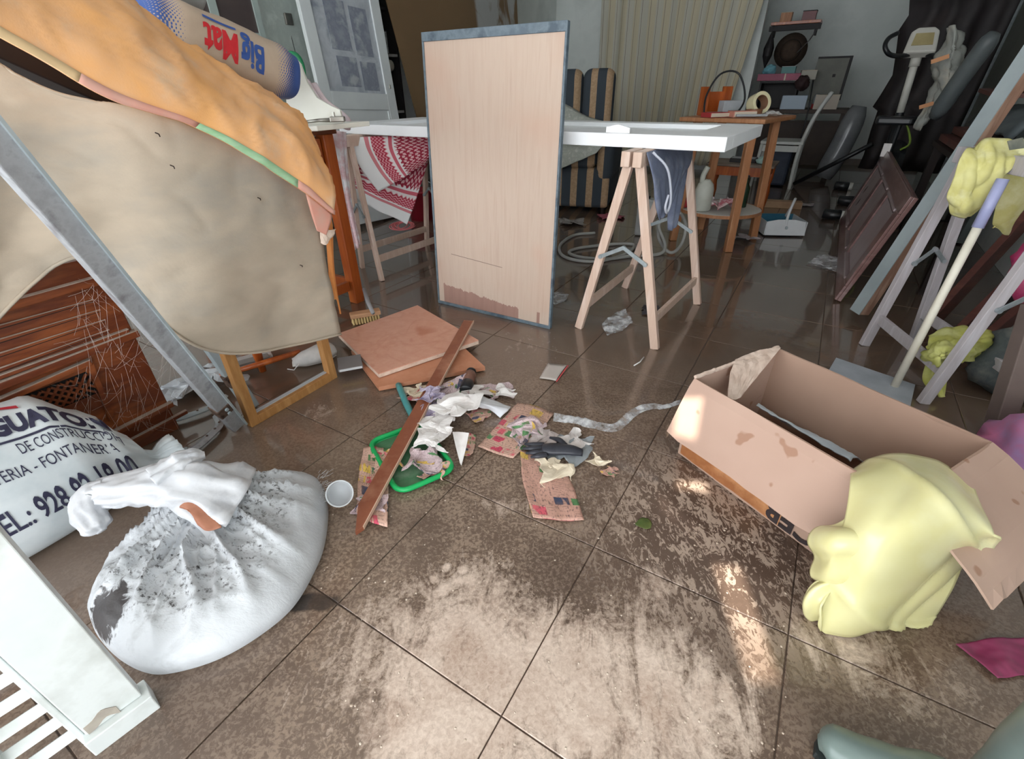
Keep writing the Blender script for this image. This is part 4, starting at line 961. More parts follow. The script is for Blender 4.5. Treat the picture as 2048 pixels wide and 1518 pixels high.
# pink cable coil
pts = []; c = PZ(806, 458, .02)
for k in range(160):
    a = k / 160 * 2 * math.pi * 7; r = .075 + .02 * math.sin(k * .13); pts.append(c + V((math.cos(a) * r + .02 * math.sin(k * .05), math.sin(a) * r * .8, .01 + .035 * (.5 + .5 * math.sin(a + .4 * math.sin(k * .09))))))
tag(MB().tube(pts, .0045, 6).build('pink_cable', mat('pink_cable_rubber', (206, 112, 116), rough=.5), smooth=True), 'coil of pink cable on the wet floor under the chequered scarf', 'cable')
M = Matrix.Translation(PZ(846, 438, 0)); t = thing('red_bucket', 'dark red plastic bucket half hidden behind the left trestle', 'bucket', PZ(846, 438, 0))
MB().lathe([(.10, .0), (.105, .0), (.13, .24), (.137, .24), (.137, .255), (.125, .255), (.098, .006), (.0005, .006)], 24, M).build('bucket_body', mat('dark_red_plastic', (140, 30, 44), (120, 24, 38), scale=6, rough=.4), t, smooth=True)
MB().tube([PZ(846, 438, 0) + V((.13 * math.cos(a), -.01, .245 + .10 * math.sin(a))) for a in [math.pi * k / 12 for k in range(13)]], .003, 6).build('handle', m_galv, t, smooth=True)
# scrubbing brush
a, c = PZ(700, 632, .05), PZ(760, 622, .05); d = (c - a).normalized()
t = thing('scrubbing_brush', 'wooden scrubbing brush with pale bristles at the foot of the orange leg', 'brush', V((a.x, a.y, 0)))
blk_ = MB().bar(a, c, .05, .022).build('block', mat('brush_wood', (196, 150, 112), (176, 132, 98), scale=8, rough=.6), t, bevel=.004)
for i in range(10):
    for j in (-1, 0, 1):
        p = a + d * (.01 + .0155 * i * (c - a).length / .165) + d.cross(V((0, 0, 1))) * (.014 * j); MB().tube([p + V((0, 0, -.010)), p + V((.002 * j, -.003, -.044))], [.004, .006], 5).build('bristle_tuft', mat('bristle', (214, 186, 130), rough=.8), blk_)
MB().tube([PZ(728, 578, .12), PZ(736, 604, .08), PZ(746, 626, .06)], [.010, .011, .010], 8).build('handle', mat('grey_wood', (150, 150, 152), rough=.6), t, smooth=True)
# dvd cases
cs = ((196, 198, 200), (224, 190, 60), (60, 70, 110), (110, 60, 70)); zc = 0
for k, c_ in enumerate(cs[::-1]):
    c = PZ(700, 726, zc + .008); t = thing('disc_case', ['lowest dark red disc case in the little stack under the fibreboard', 'navy disc case second from the bottom of the little stack', 'yellow-spined disc case second from the top of the little stack', 'white disc case on top of the little stack under the fibreboard'][k], 'case', V((c.x, c.y, zc)), 'stacked disc cases')
    mm = rotm('Z', 14 + k * 2); MB().box(c + V((0, 0, 0)), (.095, .105, .012), mm).build('case_shell', mat('smoky_case', (120, 116, 116), rough=.4), t, bevel=.001)
    MB().box(c + mm @ V((0, -.0532, 0)), (.088, .002, .009), mm).build('spine_label', mat('spine_%d' % k, c_, rough=.4), t); zc += .0145
# grey trainer and white block behind the frame
t = thing('grey_shoe', 'grey canvas shoe behind the golden frame under the sheet', 'shoe', PZ(625, 725, 0))
cnv = mat('grey_canvas', (176, 174, 172), (196, 194, 190), scale=20, rough=.9, kind='Pos')
blob([PZ(588, 726, .035), PZ(612, 716, .045), PZ(640, 706, .055), PZ(660, 698, .05)], [.026, .042, .05, .042], '', 16, .75).build('upper', cnv, t, smooth=True)
blob([PZ(585, 728, .012), PZ(615, 722, .012), PZ(645, 714, .012), PZ(664, 706, .012)], [.024, .044, .046, .036], '', 16, .25).build('sole', mat('pale_rubber', (206, 202, 194), rough=.7), t, smooth=True)
MB().tube([PZ(598, 728, .05), PZ(592, 735, .03), PZ(588, 740, .006), PZ(575, 738, .004)], .002, 5).build('lace', m_paper, t, smooth=True)
t = thing('white_pillow_block', 'crumpled white plastic sheet under the table behind the carved door', 'plastic', PZ(375, 770, 0))
crumple('plastic_heap', 'crumpled grey plastic heap behind the foot of the metal beam', (388, 778), .26, mat('milky_plastic', (168, 174, 180), (186, 192, 196), scale=8, rough=.4, kind='Pos'), 41, 'plastic', None, flatn=.6)
bpy.data.objects.remove(t)
t = thing('white_keyboard_tray', 'dusty white plastic tray lying under the table behind the golden frame', 'tray', PZ(500, 722, .0))
MB().box(PZ(495, 722, .02), (.20, .07, .03), rotm('Z', 35)).build('tray_body', mat('dusty_white_plastic', (206, 206, 206), (184, 182, 180), scale=16, rough=.6), t, bevel=.008)
MB().box(PZ(495, 722, .037), (.17, .045, .006), rotm('Z', 35)).build('tray_inset', mat('grey_inset', (150, 146, 142), (130, 126, 122), scale=16, rough=.7), t, bevel=.003)

# ------- cloth over the right trestle, hose, canister, rags
t = thing('blue_work_trousers', 'blue grey work cloth draped over the top beam of the right trestle', 'cloth', PY(1320, 340, 2.2))
m_jean = mat('blue_grey_cloth', (118, 126, 146), (102, 110, 132), (136, 142, 158), scale=9, rough=.95, kind='Pos', bump=.2, bscale=120, lo=.3, hi=.7)
_M1 = V((.492, 1.994, 0)); _ax = V((.353, .514, 0)).normalized(); _sd = V((.80, -.594, 0)).normalized()
def bm(s_, off, z): return _M1 + _ax * s_ + _sd * off + V((0, 0, z))
f1 = [[bm(-.01, .048, .798), bm(.28, .048, .798), bm(.58, .048, .798)], [bm(.0, .085, .70), bm(.26, .085, .705), bm(.54, .075, .72)], [bm(.04, .10, .61), bm(.22, .10, .63), bm(.42, .085, .66)], [bm(.07, .115, .54), bm(.15, .115, .55), bm(.27, .10, .60)]]
MB().sheet(wrinkle(patch(f1, 30, 28), lambda p, u, v: .012 * crease(V((u * 1.6, v * .4, 1)), 4, 2) * (.2 + v)), .003).build('front_drape', m_jean, t, smooth=True)
f2 = [[bm(.30, .05, .79), bm(.42, .05, .79), bm(.56, .05, .79)], [bm(.28, .075, .66), bm(.38, .08, .65), bm(.50, .07, .67)], [bm(.27, .085, .55), bm(.35, .09, .53), bm(.45, .08, .57)], [bm(.29, .085, .45), bm(.34, .09, .44), bm(.39, .085, .50)]]
MB().sheet(wrinkle(patch(f2, 24, 28), lambda p, u, v: .012 * math.sin(u * 12 + v * 3) * (.2 + v)), .003).build('rear_drape', m_jean, t, smooth=True)
MB().tube(spline([bm(.02, .06, .795), bm(.06, .11, .74), bm(.10, .125, .66), bm(.11, .13, .60), bm(.08, .13, .57), bm(.05, .13, .60), bm(.07, .13, .64)], 30), .005, 6).build('strap', mat('pale_strap', (186, 190, 202), rough=.8), t, smooth=True)
# hose
hz = .012
path = [PZ(1190, 466, hz), PZ(1150, 470, hz), PZ(1122, 488, hz), PZ(1122, 508, hz), PZ(1150, 520, hz), PZ(1200, 522, hz), PZ(1250, 508, hz), PZ(1268, 490, hz), PZ(1230, 488, hz), PZ(1160, 496, hz), PZ(1138, 505, hz), PZ(1160, 514, hz), PZ(1215, 518, hz), PZ(1262, 512, hz), PZ(1318, 508, hz), PZ(1330, 490, .05), PZ(1318, 452, .16), PZ(1336, 424, .26), PZ(1358, 424, .27), PZ(1372, 452, .16), PZ(1362, 490, .05), PZ(1340, 505, .02), PZ(1318, 478, .06), PZ(1316, 440, .2)]
tag(MB().tube(spline(path, 150), .011, 8).build('white_hose', mat('off_white_hose', (176, 176, 172), (160, 160, 156), scale=10, rough=.45), smooth=True), 'off-white hose looping on the floor behind the right trestle', 'hose')
c = PZ(1286, 470, 0); t = thing('white_canister', 'white tin canister with red label behind the right trestle', 'canister', c)
MB().box(c + V((0, 0, .14)), (.13, .10, .27), rotm('Z', -20)).build('tin', mat('dull_white_tin', (168, 170, 168), (150, 150, 148), scale=7, rough=.5), t, bevel=.012)
MB().box(c + rotm('Z', -20) @ V((0, -.051, .15)), (.07, .002, .09), rotm('Z', -20)).build('label', mat('faded_label', (176, 112, 104), (150, 140, 136), scale=30, rough=.6), t)
MB().lathe([(.02, 0), (.02, .02), (.0005, .02)], 14, Matrix.Translation(c + V((0, 0, .273)))).build('cap', m_blackp, t)
crumple('wet_rag', 'greyish wet rag on the floor in front of the striped armchair', (1140, 448), .24, mat('grey_rag', (150, 146, 142), (128, 124, 120), scale=9, rough=.9, kind='Pos'), 51, 'rag', None, flatn=.35, th=.004)
crumple('wet_rag', 'pink wet rag on the floor at the foot of the striped armchair', (1222, 436), .22, mat('pink_rag', (176, 96, 110), (150, 78, 92), scale=9, rough=.9, kind='Pos'), 53, 'rag', None, flatn=.35, th=.004)
crumple('white_tissue', 'crumpled white tissue beside the leg of the round-shelf table', (1492, 480), .16, mat('tissue', (176, 168, 168), (160, 150, 150), scale=14, rough=.9, kind='Pos'), 55, 'tissue', None, flatn=.35)
crumple('white_tissue', 'white tissue on the far floor beside the black pole', (1606, 411), .16, MATS['tissue'], 56, 'tissue', None, flatn=.25)
# ================================================================ RIGHT SIDE
def cardboard(name, c1, c2, blot=True):
    b = NB(name); co = b.coord('Pos'); n1 = b.noise(co, 3.2, 3); n2 = b.noise(b.coord('Pos', (1, 1, 1), (0, 0, 0), (4, 2, 1)), 17, 2, .4)
    c = b.ramp(n1, [(.35, c1), (.65, c2)])
    if blot: c = b.mix(b.ramp(n2, [(.69, 0.0), (.72, .7)]), c, (150, 108, 84))
    fl = b.n('ShaderNodeTexWave', wave_type='BANDS', bands_direction='DIAGONAL'); b.l(b.coord('Pos', (1, 1, 0), (0, 0, 1.3)), fl.inputs[0]); fl.inputs['Scale'].default_value = 30
    b.set(Base_Color=c, Roughness=.8); b.bump(fl.outputs['Fac'], .05, .001); return b.m
m_card = cardboard('cardboard_brown', (178, 148, 130), (168, 138, 120)); m_cardp = cardboard('cardboard_inner_pale', (188, 159, 143), (181, 151, 135))
m_torn = mat('torn_card_ply', (216, 196, 182), (196, 172, 156), scale=30, rough=.95, kind='Pos')
m_tape = mat('brown_packing_tape', (176, 120, 78), (150, 96, 60), (196, 142, 98), scale=8, rough=.3, kind='Pos', lo=.3, hi=.7)
NL, BLc, BRc, NR = V((.533, 1.163, 0)), V((.860, 1.337, 0)), V((1.130, .857, 0)), V((.803, .683, 0)); zr = .285
t = thing('cardboard_box', 'large open cardboard box with folded flaps on the muddy floor', 'box', (NL + BRc) / 2)
Z = V((0, 0, 1))
def wallq(p, q, name, m, z0=.004, z1=zr, th=.005):
    d = (q - p).normalized(); n_ = d.cross(Z)
    g = [[p + (q - p) * (j / 10) + Z * (z0 + (z1 - z0) * i / 6) + n_ * .0025 * noise.noise(V((j * .4, i * .4, p.x * 7))) for j in range(11)] for i in range(7)]
    return MB().sheet(g, th).build(name, m, t)
wn = wallq(NL, NR, 'near_side', m_card); wallq(NL, BLc, 'left_side', m_cardp); wallq(BLc, BRc, 'far_side', m_card); wallq(BRc, NR, 'right_side', m_card)
MB().box((NL + BRc) / 2 + Z * .004, ((NR - NL).length, (BLc - NL).length, .004), frame(NR - NL, BLc - NL)).build('bottom', m_card, t)
dn = (NR - NL).normalized(); out = dn.cross(Z); 
def flap(p, q, o_, down, name, m, sq=0.0, wav=.006, lift=0.0, ragged=0.0):
    dl = (q - p); g = []
    for i in range(9):
        f = i / 8; row = []
        for j in range(13):
            s_ = j / 12; rg = ragged * noise.noise(V((j * .9, 3.3, p.x))) if i == 8 else 0
            row.append(p + dl * (s_ * (1 - sq * f) + sq * f * .5) + Z * (zr - (down + lift * s_ + rg) * f) + o_ * (.004 + f ** .8) * 1.0 + V((0, 0, wav * noise.noise(V((s_ * 3, f * 2, p.y))))))
        g.append(row)
    return MB().sheet(g, .005).build(name, m, t)
flap(NL, NR, out * .075, .165, 'near_flap', m_cardp, wav=.006, ragged=.01)
dr_ = (NR - BRc).normalized(); flap(BRc, NR, dr_.cross(Z) * .19, .115, 'right_flap', m_cardp, wav=.01, ragged=.02) if (dr_.cross(Z)).dot(dn) > 0 else flap(BRc, NR, -dr_.cross(Z) * .19, .115, 'right_flap', m_cardp, wav=.01, ragged=.02)
flap(BLc + (BRc - BLc) * .02, BRc, -out * .028, .26, 'far_flap', m_card, wav=.004) 
# torn ply at the far left corner
g = patch([[PZ(1470, 720, .292), PZ(1515, 702, .296), PZ(1562, 695, .296)], [PZ(1462, 745, .285), PZ(1500, 732, .28), PZ(1540, 722, .28)], [PZ(1455, 795, .23), PZ(1468, 800, .225), PZ(1480, 795, .225)]], 14, 14)
MB().sheet(wrinkle(g, lambda p, u, v: .004 * fbm(p, 40)), .003).build('torn_ply', m_torn, t)
tr_ = []
for i in range(40):
    p = BLc + (NL - BLc) * (i / 39); tr_.append(p + Z * (zr + .004 + .006 * abs(noise.noise(V((i * .7, 0, 0))))))
MB().tube(tr_, .006, 5).build('torn_rim', m_torn, t)
# tape strip and lettering low on the near side
g = [[NL + dn * (.01 + .34 * j / 12) + out * .0045 + Z * (z + .004 * noise.noise(V((j * .8, z * 20, 0)))) for j in range(13)] for z in (.012, .04, .075, .10)]
MB().sheet(g, .001).build('packing_tape', m_tape, wn)
vs, fs = text_mesh('CER', .078, .003); mb = MB()
org = NL + dn * .445 + Z * .068 + out * .0048
mb.add([org - dn * p.x * 1.0 - Z * p.y + out * .001 for p in vs], fs); mb.build('lettering', mat('black_print', (40, 32, 34), (58, 48, 48), scale=30, rough=.6), wn, fixn=False)
mb = MB(); mb.bar(NL + dn * .30 + Z * .078 + out * .006, NL + dn * .46 + Z * .078 + out * .006, .002, .006); mb.build('print_line', MATS['black_print'], wn)

# yellow sheet over the box corner
m_yel = mat('pale_yellow_oilcloth', (226, 222, 172), (222, 216, 158), (230, 228, 186), scale=4, rough=.25, kind='Pos', lo=.3, hi=.7, coat=.15)
rows = [[(1700, 940, .262), (1775, 908, .285), (1870, 918, .29), (1945, 975, .26)], [(1700, 962, .290), (1785, 950, .322), (1890, 972, .33), (1990, 1066, .28)], [(1690, 1040, .245), (1760, 1045, .295), (1880, 1050, .30), (1992, 1100, .22)],
        [(1665, 1110, .17), (1745, 1125, .225), (1870, 1120, .22), (1958, 1126, .15)], [(1650, 1190, .085), (1730, 1195, .13), (1840, 1185, .13), (1905, 1190, .08)], [(1636, 1250, .020), (1705, 1262, .035), (1800, 1248, .035), (1878, 1228, .015)], [(1650, 1268, .004), (1712, 1276, .004), (1800, 1260, .004), (1872, 1234, .004)]]
g = patch([[PZ(x, y, z) for x, y, z in r] for r in rows], 54, 60)
g = wrinkle(g, lambda p, u, v: (.006 * fbm(p, 5, 2) + .016 * crease(V((u * .5 + v * .35, v * .1, .3)), 3.2, 5) - .014 * crease(V((u * .3 - v * .5, v * .2, 5.2)), 3.0, 7)) * min(1, v * 3 + .3))
g = [[V((p.x, p.y, max(.003, p.z))) for p in r] for r in g]
t = thing('yellow_oilcloth', 'pale yellow oilcloth draped over the near corner of the cardboard box', 'cloth', PZ(1750, 1265))
MB().sheet(g, .004).build('main_drape', m_yel, t, smooth=True)
g = patch([[PZ(1692, 1036, .24), PZ(1722, 1040, .25), PZ(1750, 1060, .25)], [PZ(1640, 1050, .21), PZ(1690, 1065, .245), PZ(1740, 1090, .235)], [PZ(1622, 1085, .17), PZ(1665, 1105, .215), PZ(1725, 1120, .21)], [PZ(1622, 1120, .12), PZ(1655, 1140, .16), PZ(1715, 1145, .17)], [PZ(1632, 1150, .09), PZ(1665, 1165, .11), PZ(1710, 1162, .13)]], 26, 30)
MB().sheet(wrinkle(g, lambda p, u, v: .010 * math.sin(v * 11 + u * 2) + .004 * fbm(p, 10)), .004).build('upper_fold', m_yel, t, smooth=True)
g = patch([[PZ(1690, 1150, .14), PZ(1705, 1165, .13)], [PZ(1625, 1165, .10), PZ(1660, 1180, .11)], [PZ(1604, 1195, .06), PZ(1640, 1210, .085)], [PZ(1608, 1218, .02), PZ(1645, 1240, .045)], [PZ(1625, 1232, .006), PZ(1650, 1258, .010)]], 20, 26)
MB().sheet(wrinkle(g, lambda p, u, v: .010 * math.sin(u * 7 + v * 4)), .004).build('lower_fold', m_yel, t, smooth=True)
# pale blue cloth in the box
g = patch([[PZ(1512, 812, .20), PZ(1560, 840, .20), PZ(1640, 885, .19), PZ(1700, 925, .2)], [PZ(1520, 808, .16), PZ(1570, 842, .17), PZ(1650, 880, .16), PZ(1710, 915, .17)], [PZ(1540, 830, .05), PZ(1600, 860, .06), PZ(1670, 895, .05), PZ(1730, 925, .06)]], 30, 14)
tag(MB().sheet(wrinkle(g, lambda p, u, v: .008 * fbm(p, 16)), .003).build('pale_blue_cloth', mat('pale_blue_cotton', (196, 204, 210), (178, 188, 198), scale=9, rough=.95, kind='Pos'), smooth=True), 'pale blue cloth crumpled inside the cardboard box', 'cloth')
# grey board on the floor behind the box
slabq('grey_plastic_sheet', 'light grey plastic panel lying on the floor behind the cardboard box', [(1672, 716), (1830, 770), (1820, 815), (1655, 745)], .012, .010, mat('grey_panel', (168, 174, 182), (150, 156, 164), scale=9, rough=.4, kind='Pos'), mat('grey_panel_edge', (140, 146, 152), rough=.6), 'panel')

# third trestle and the things on it
trestle('trestle', 'pale trestle on the right behind the cardboard box, draped with yellow rags', (1.517, 1.422), (1.79, 1.40), (1.593, 1.877), (1.86, 1.93), .80, 'wooden trestles', mat('greyed_pine', (186, 182, 186), (170, 164, 166), (196, 194, 198), scale=2.2, stretch=(10, 10, 1.2), rough=.6, lo=.3, hi=.7))
m_rag = mat('yellow_rag', (212, 208, 146), (200, 194, 124), (222, 220, 176), scale=9, rough=.9, kind='Pos', lo=.3, hi=.7)
m_ragg = mat('yellow_green_rag', (200, 202, 116), (184, 186, 96), (210, 212, 146), scale=9, rough=.9, kind='Pos', lo=.3, hi=.7)
t = thing('yellow_rag', 'pale yellow rag thrown over the top of the right trestle', 'rag', PY(1960, 350, 1.8))
Yr = 1.70
f1 = [[PY(1945, 282, Yr + .06), PY(1990, 272, Yr + .03), PY(2070, 276, Yr)], [PY(1922, 312, Yr + .02), PY(1975, 318, Yr - .03), PY(2060, 310, Yr - .05)], [PY(1905, 360, Yr), PY(1955, 365, Yr - .05), PY(2020, 350, Yr - .06)], [PY(1890, 400, Yr), PY(1930, 415, Yr - .05), PY(1985, 398, Yr - .05)], [PY(1902, 428, Yr), PY(1932, 440, Yr - .03), PY(1962, 432, Yr - .02)]]
MB().sheet(wrinkle(patch(f1, 34, 34), lambda p, u, v: .022 * crease(V((p.x * 2, p.y, p.z * .5)), 5) + .012 * crease(V((p.x * 1.5, p.y, p.z * .9)), 11) + .008 * fbm(p, 18)), .004).build('front_drape', m_rag, t, smooth=True)
f2 = [[PY(2000, 300, Yr + .10), PY(2040, 300, Yr + .1), PY(2080, 305, Yr + .1)], [PY(1995, 390, Yr + .12), PY(2030, 395, Yr + .1), PY(2060, 390, Yr + .1)], [PY(1985, 445, Yr + .14), PY(2010, 452, Yr + .12), PY(2030, 440, Yr + .12)], [PY(1990, 455, Yr + .14), PY(2008, 466, Yr + .14), PY(2016, 470, Yr + .14)]]
MB().sheet(wrinkle(patch(f2, 20, 24), lambda p, u, v: .012 * fbm(p, 10)), .004).build('rear_drape', m_rag, t, smooth=True)
MB().sheet(patch([[PY(2015, 282, Yr - .06), PY(2045, 275, Yr - .06)], [PY(2020, 300, Yr - .07), PY(2050, 296, Yr - .07)]], 8, 8), .004).build('grey_stain_patch', mat('grey_stain', (96, 100, 92), (130, 130, 116), scale=20, rough=.9), t)
t = thing('yellow_green_rag', 'yellow-green rag bundled over the lower rail of the right trestle', 'rag', PZ(1900, 770, 0))
f1 = [[PZ(1862, 668, .19), PZ(1890, 655, .20), PZ(1930, 650, .21), PZ(1985, 660, .2)], [PZ(1848, 690, .17), PZ(1890, 680, .21), PZ(1935, 675, .215), PZ(1990, 680, .18)], [PZ(1840, 712, .13), PZ(1880, 710, .19), PZ(1930, 700, .19), PZ(1985, 700, .14)], [PZ(1850, 732, .09), PZ(1880, 735, .14), PZ(1915, 728, .14), PZ(1965, 722, .10)]]
MB().sheet(wrinkle(patch(f1, 34, 26), lambda p, u, v: .020 * crease(V((p.x, p.y, p.z * 3)), 7) + .012 * crease(V((p.x, p.y * 2, p.z * 3)), 14)), .004).build('bundle', m_ragg, t, smooth=True)
f1 = [[PZ(1852, 725, .10), PZ(1875, 728, .12), PZ(1902, 728, .11)], [PZ(1845, 760, .05), PZ(1872, 762, .07), PZ(1896, 762, .06)], [PZ(1868, 790, .015), PZ(1882, 794, .02), PZ(1892, 790, .015)]]
MB().sheet(wrinkle(patch(f1, 14, 18), lambda p, u, v: .010 * math.sin(u * 9)), .004).build('tail', m_ragg, t, smooth=True)
a = PZ(1786, 778, 0); c = PY(2006, 358, 1.60); d = (c - a).normalized(); L = (c - a).length
t = thing('white_pole', 'white wooden pole with lilac sleeve leaning on the right trestle', 'pole', a)
MB().tube([a + Z * .004, a + d * (L * .86)], .0135, 12).build('shaft', mat('white_pole_paint', (226, 222, 208), (212, 206, 190), scale=8, rough=.5), t, smooth=True)
MB().tube([a + d * (L * .80), a + d * L], .0165, 12).build('lilac_sleeve', mat('lilac_plastic', (166, 170, 206), (154, 158, 196), scale=8, rough=.35), t, smooth=True)

# grey-painted post leaning to the right
a = UV(.33, 2.72, .0); c = UV(.74, 2.78, 2.1); t = thing('leaning_post', 'long wooden post, grey paint on one face, leaning to the upper right', 'post', a)
d = (c - a).normalized()
pr_ = (VD - UD).normalized(); pl_ = -(VD + UD).normalized(); pl_ = (pl_ - d * pl_.dot(d)).normalized()
MB().bar(a + d * .045, c, .060, .060, pr_).build('bare_wood', mat('bare_brown_wood', (158, 122, 102), (138, 104, 86), (176, 144, 124), scale=4, stretch=(6, 6, 1), rough=.75, lo=.3, hi=.7), t, bevel=.003)
MB().bar(a + d * .045 + pl_ * .031, c + pl_ * .031, .058, .004, pl_).build('grey_paint_face', mat('grey_door_paint', (150, 160, 162), (136, 146, 148), scale=5, rough=.55), t)

# mahogany panelled door on its side
O = UV(.25, 5.02, .01); yv = (UD * .262 + Z * .965).normalized(); xv = -VD; zv = xv.cross(yv).normalized(); zv = zv if zv.dot(UD) < 0 else -zv
t = thing('brown_panel_door', 'purplish brown panelled wooden door lying on its long edge against the right side', 'door', O)
m_pdoor = mat('plum_brown_wood', (132, 100, 96), (112, 82, 78), (150, 120, 116), scale=2.2, stretch=(1, 1, 6), rough=.35, kind='Pos', coat=.4, lo=.3, hi=.7)
m_pdl = mat('grey_brown_sheen', (160, 146, 148), (140, 124, 124), scale=3, rough=.4, kind='Pos')  # greyish reflected sheen painted into the colour of panels and beads
o3 = Matrix(((xv.x, yv.x, zv.x), (xv.y, yv.y, zv.y), (xv.z, yv.z, zv.z))); DL, DH = 2.08, .56
def dbox(x0, x1, y0, y1, z0, z1, name, m, bev=.003): MB().box(O + xv * ((x0 + x1) / 2) + yv * ((y0 + y1) / 2) + zv * ((z0 + z1) / 2), (x1 - x0, y1 - y0, z1 - z0), o3).build(name, m, t, bevel=bev)
dbox(0, DL, 0, DH, -.02, 0, 'core', m_pdoor)
for y0, y1 in ((0, .085), (DH - .085, DH)): dbox(0, DL, y0, y1, 0, .014, 'stile', m_pdoor)
for x0, x1 in ((0, .12), (.72, .84), (1.32, 1.44), (DL - .12, DL)): dbox(x0, x1, .085, DH - .085, 0, .014, 'rail', m_pdoor)
for x0, x1 in ((.12, .72), (.84, 1.32), (1.44, DL - .12)):
    dbox(x0 + .03, x1 - .03, .115, DH - .115, 0, .008, 'panel', m_pdl)
    dbox(x0, x1, .085, .098, .0, .02, 'bead', m_pdl, 0); dbox(x0, x1, DH - .098, DH - .085, .0, .02, 'bead', m_pdl, 0)
for x, y in ((.33, .30), (.40, .22)):
    mb = MB(); mb.prism([(-.035, 0), (0, .012), (.035, 0), (0, -.012)], .002, m4(o3 @ rotm('Z', 62), O + xv * x + yv * y + zv * .0085)); mb.build('dark_slot', m_darkw, t)
# planks and posts at far right
m_redw = mat('red_brown_plank', (96, 52, 44), (80, 42, 36), (116, 68, 56), scale=2.5, stretch=(1, 1, 5), rough=.5, kind='Pos', lo=.3, hi=.7)
for k, (a, c, w_, lab) in enumerate((((1862, 655), (2080, 408, 2.25), .10, 'upper red-brown plank leaning behind the right trestle'), ((1905, 690), (2090, 500, 2.0), .09, 'lower red-brown plank leaning behind the right trestle'), ((1935, 720), (2100, 570, 1.85), .07, 'narrow red-brown plank nearest the right trestle'))):
    A, B = PZ(*a), PY(*c); tag(MB().bar(A + Z * .05, B, w_, .03, (B - A).cross(Z)).build('red_brown_plank', m_redw, bevel=.003), lab, 'plank', 'red-brown planks behind the trestle')
A, B = PZ(1990, 870, .0), PY(2075, 610, 1.36); tag(MB().bar(A + Z * .01, B, .055, .055).build('grey_brown_post', mat('grey_brown_wood', (110, 96, 90), (92, 80, 76), scale=4, rough=.7), bevel=.003), 'grey-brown post standing at the right edge behind the cardboard box', 'post')
# bags at the right edge
def bag(name, label, c, r, m, seed, sq=(1, 1, 1), cat='bag', knot=True):
    t = thing(name, label, cat, V((c.x, c.y, 0))); n, mm = 28, 18; rings = []
    for i in range(mm):
        th = math.pi * (i + .02) / (mm - .96) - math.pi / 2; ring = []
        for k in range(n):
            a = 2 * math.pi * k / n; q = V((math.cos(th) * math.cos(a), math.cos(th) * math.sin(a), math.sin(th)))
            f = 1 + .26 * fbm(q * 1.0 + V((seed, 0, 0)), 1.8, 4) + .05 * math.sin(a * 9 + seed + th * 3) * max(0, math.sin(th))
            p = c + V((q.x * sq[0], q.y * sq[1], q.z * sq[2])) * r * f; p.z = max(p.z, .004); ring.append(p)
        rings.append(ring)
    loft(MB(), rings).build('bag_body', m, t, smooth=True)
    if knot:
        top = c + V((0, 0, r * sq[2] * 1.0)); MB().lathe([(.02, -.02), (.012, .01), (.03, .035), (.034, .05), (.004, .045)], 12, Matrix.Translation(top)).build('knot', m, t, smooth=True)
    return t
m_pinkbag = mat('pink_plastic_bag', (226, 92, 144), (206, 72, 126), (236, 130, 170), scale=6, rough=.3, lo=.3, hi=.7)
m_purp = mat('purple_plastic', (176, 140, 186), (196, 112, 150), (190, 160, 200), scale=5, rough=.35, lo=.3, hi=.7)
bag('pink_bag', 'bright pink plastic bag at the right edge above the planks', PY(2105, 535, 1.62), .11, m_pinkbag, 3.1, (1, 1, 1.15))
bag('purple_bag', 'purple and pink plastic bag at the right edge behind the box', PY(2100, 930, 1.06) , .16, m_purp, 5.2, (1, 1, 1.1))
bag('grey_bundle', 'grey-green cloth bundle between the right trestle and the right edge', PZ(2052, 735, .10), .15, mat('grey_green_cloth', (104, 110, 110), (84, 92, 94), (130, 130, 124), scale=9, rough=.9, kind='Pos', lo=.3, hi=.7), 8.8, (1, 1, .9), 'bundle', False)
flat('magenta_sheet', 'magenta plastic sheet on the floor near the grey rubber boot', [[(1908, 1292), (1975, 1280), (2060, 1278)], [(1945, 1318), (2000, 1315), (2060, 1318)], [(1992, 1360), (2020, 1356), (2060, 1350)]], mat('magenta_film', (150, 60, 96), (128, 48, 84), scale=8, rough=.3, kind='Pos'), 'plastic', grp=None, amp=.008)

# rubber boot at the lower right
m_boot = mat('grey_green_rubber', (112, 128, 124), (98, 114, 112), (138, 150, 146), scale=5, rough=.3, kind='Pos', lo=.35, hi=.75, coat=.2)
t = thing('rubber_boot', 'grey-green rubber boot at the lower right corner of the floor', 'boot', (.64, .29, 0))
toe, ball, heel = V((.545, .352, .038)), V((.600, .314, .045)), V((.700, .246, .052))
path = [toe - V((.018, -.010, .008)), toe, ball, (ball + heel) / 2 + V((0, 0, .025)), heel + V((.0, 0, .05)), heel + V((-.004, .0, .14)), heel + V((-.006, .0, .28)), heel + V((-.006, .0, .45))]
rad = [.012, .034, .043, .048, .052, .054, .060, .064]
pts = spline(path, 40); rings = []
for i, p in enumerate(pts):
    d = (pts[min(i + 1, 39)] - pts[max(i - 1, 0)]).normalized(); s = d.cross(V((.5, .87, 0))); s = V((.5, .87, 0)) - d * d.dot(V((.5, .87, 0))); s.normalize(); w = s.cross(d)
    r = interp([(k / 7, x) for k, x in enumerate(rad)], i / 39)[0]; ring = []
    for k in range(24):
        a = 2 * math.pi * k / 24; q = p + (s * math.cos(a) + w * math.sin(a)) * r * (1 + .02 * math.sin(i * 1.3)); q.z = max(q.z, .012); ring.append(q)
    rings.append(ring)
loft(MB(), rings).build('boot_body', m_boot, t, smooth=True)
sole = []
for i, p in enumerate(pts[:26]):
    d = (heel - toe); d.z = 0; d.normalize(); s = V((-d.y, d.x, 0)); r = interp([(k / 7, x) for k, x in enumerate(rad)], i / 39)[0] * 1.02
    sole.append((p, s, r))
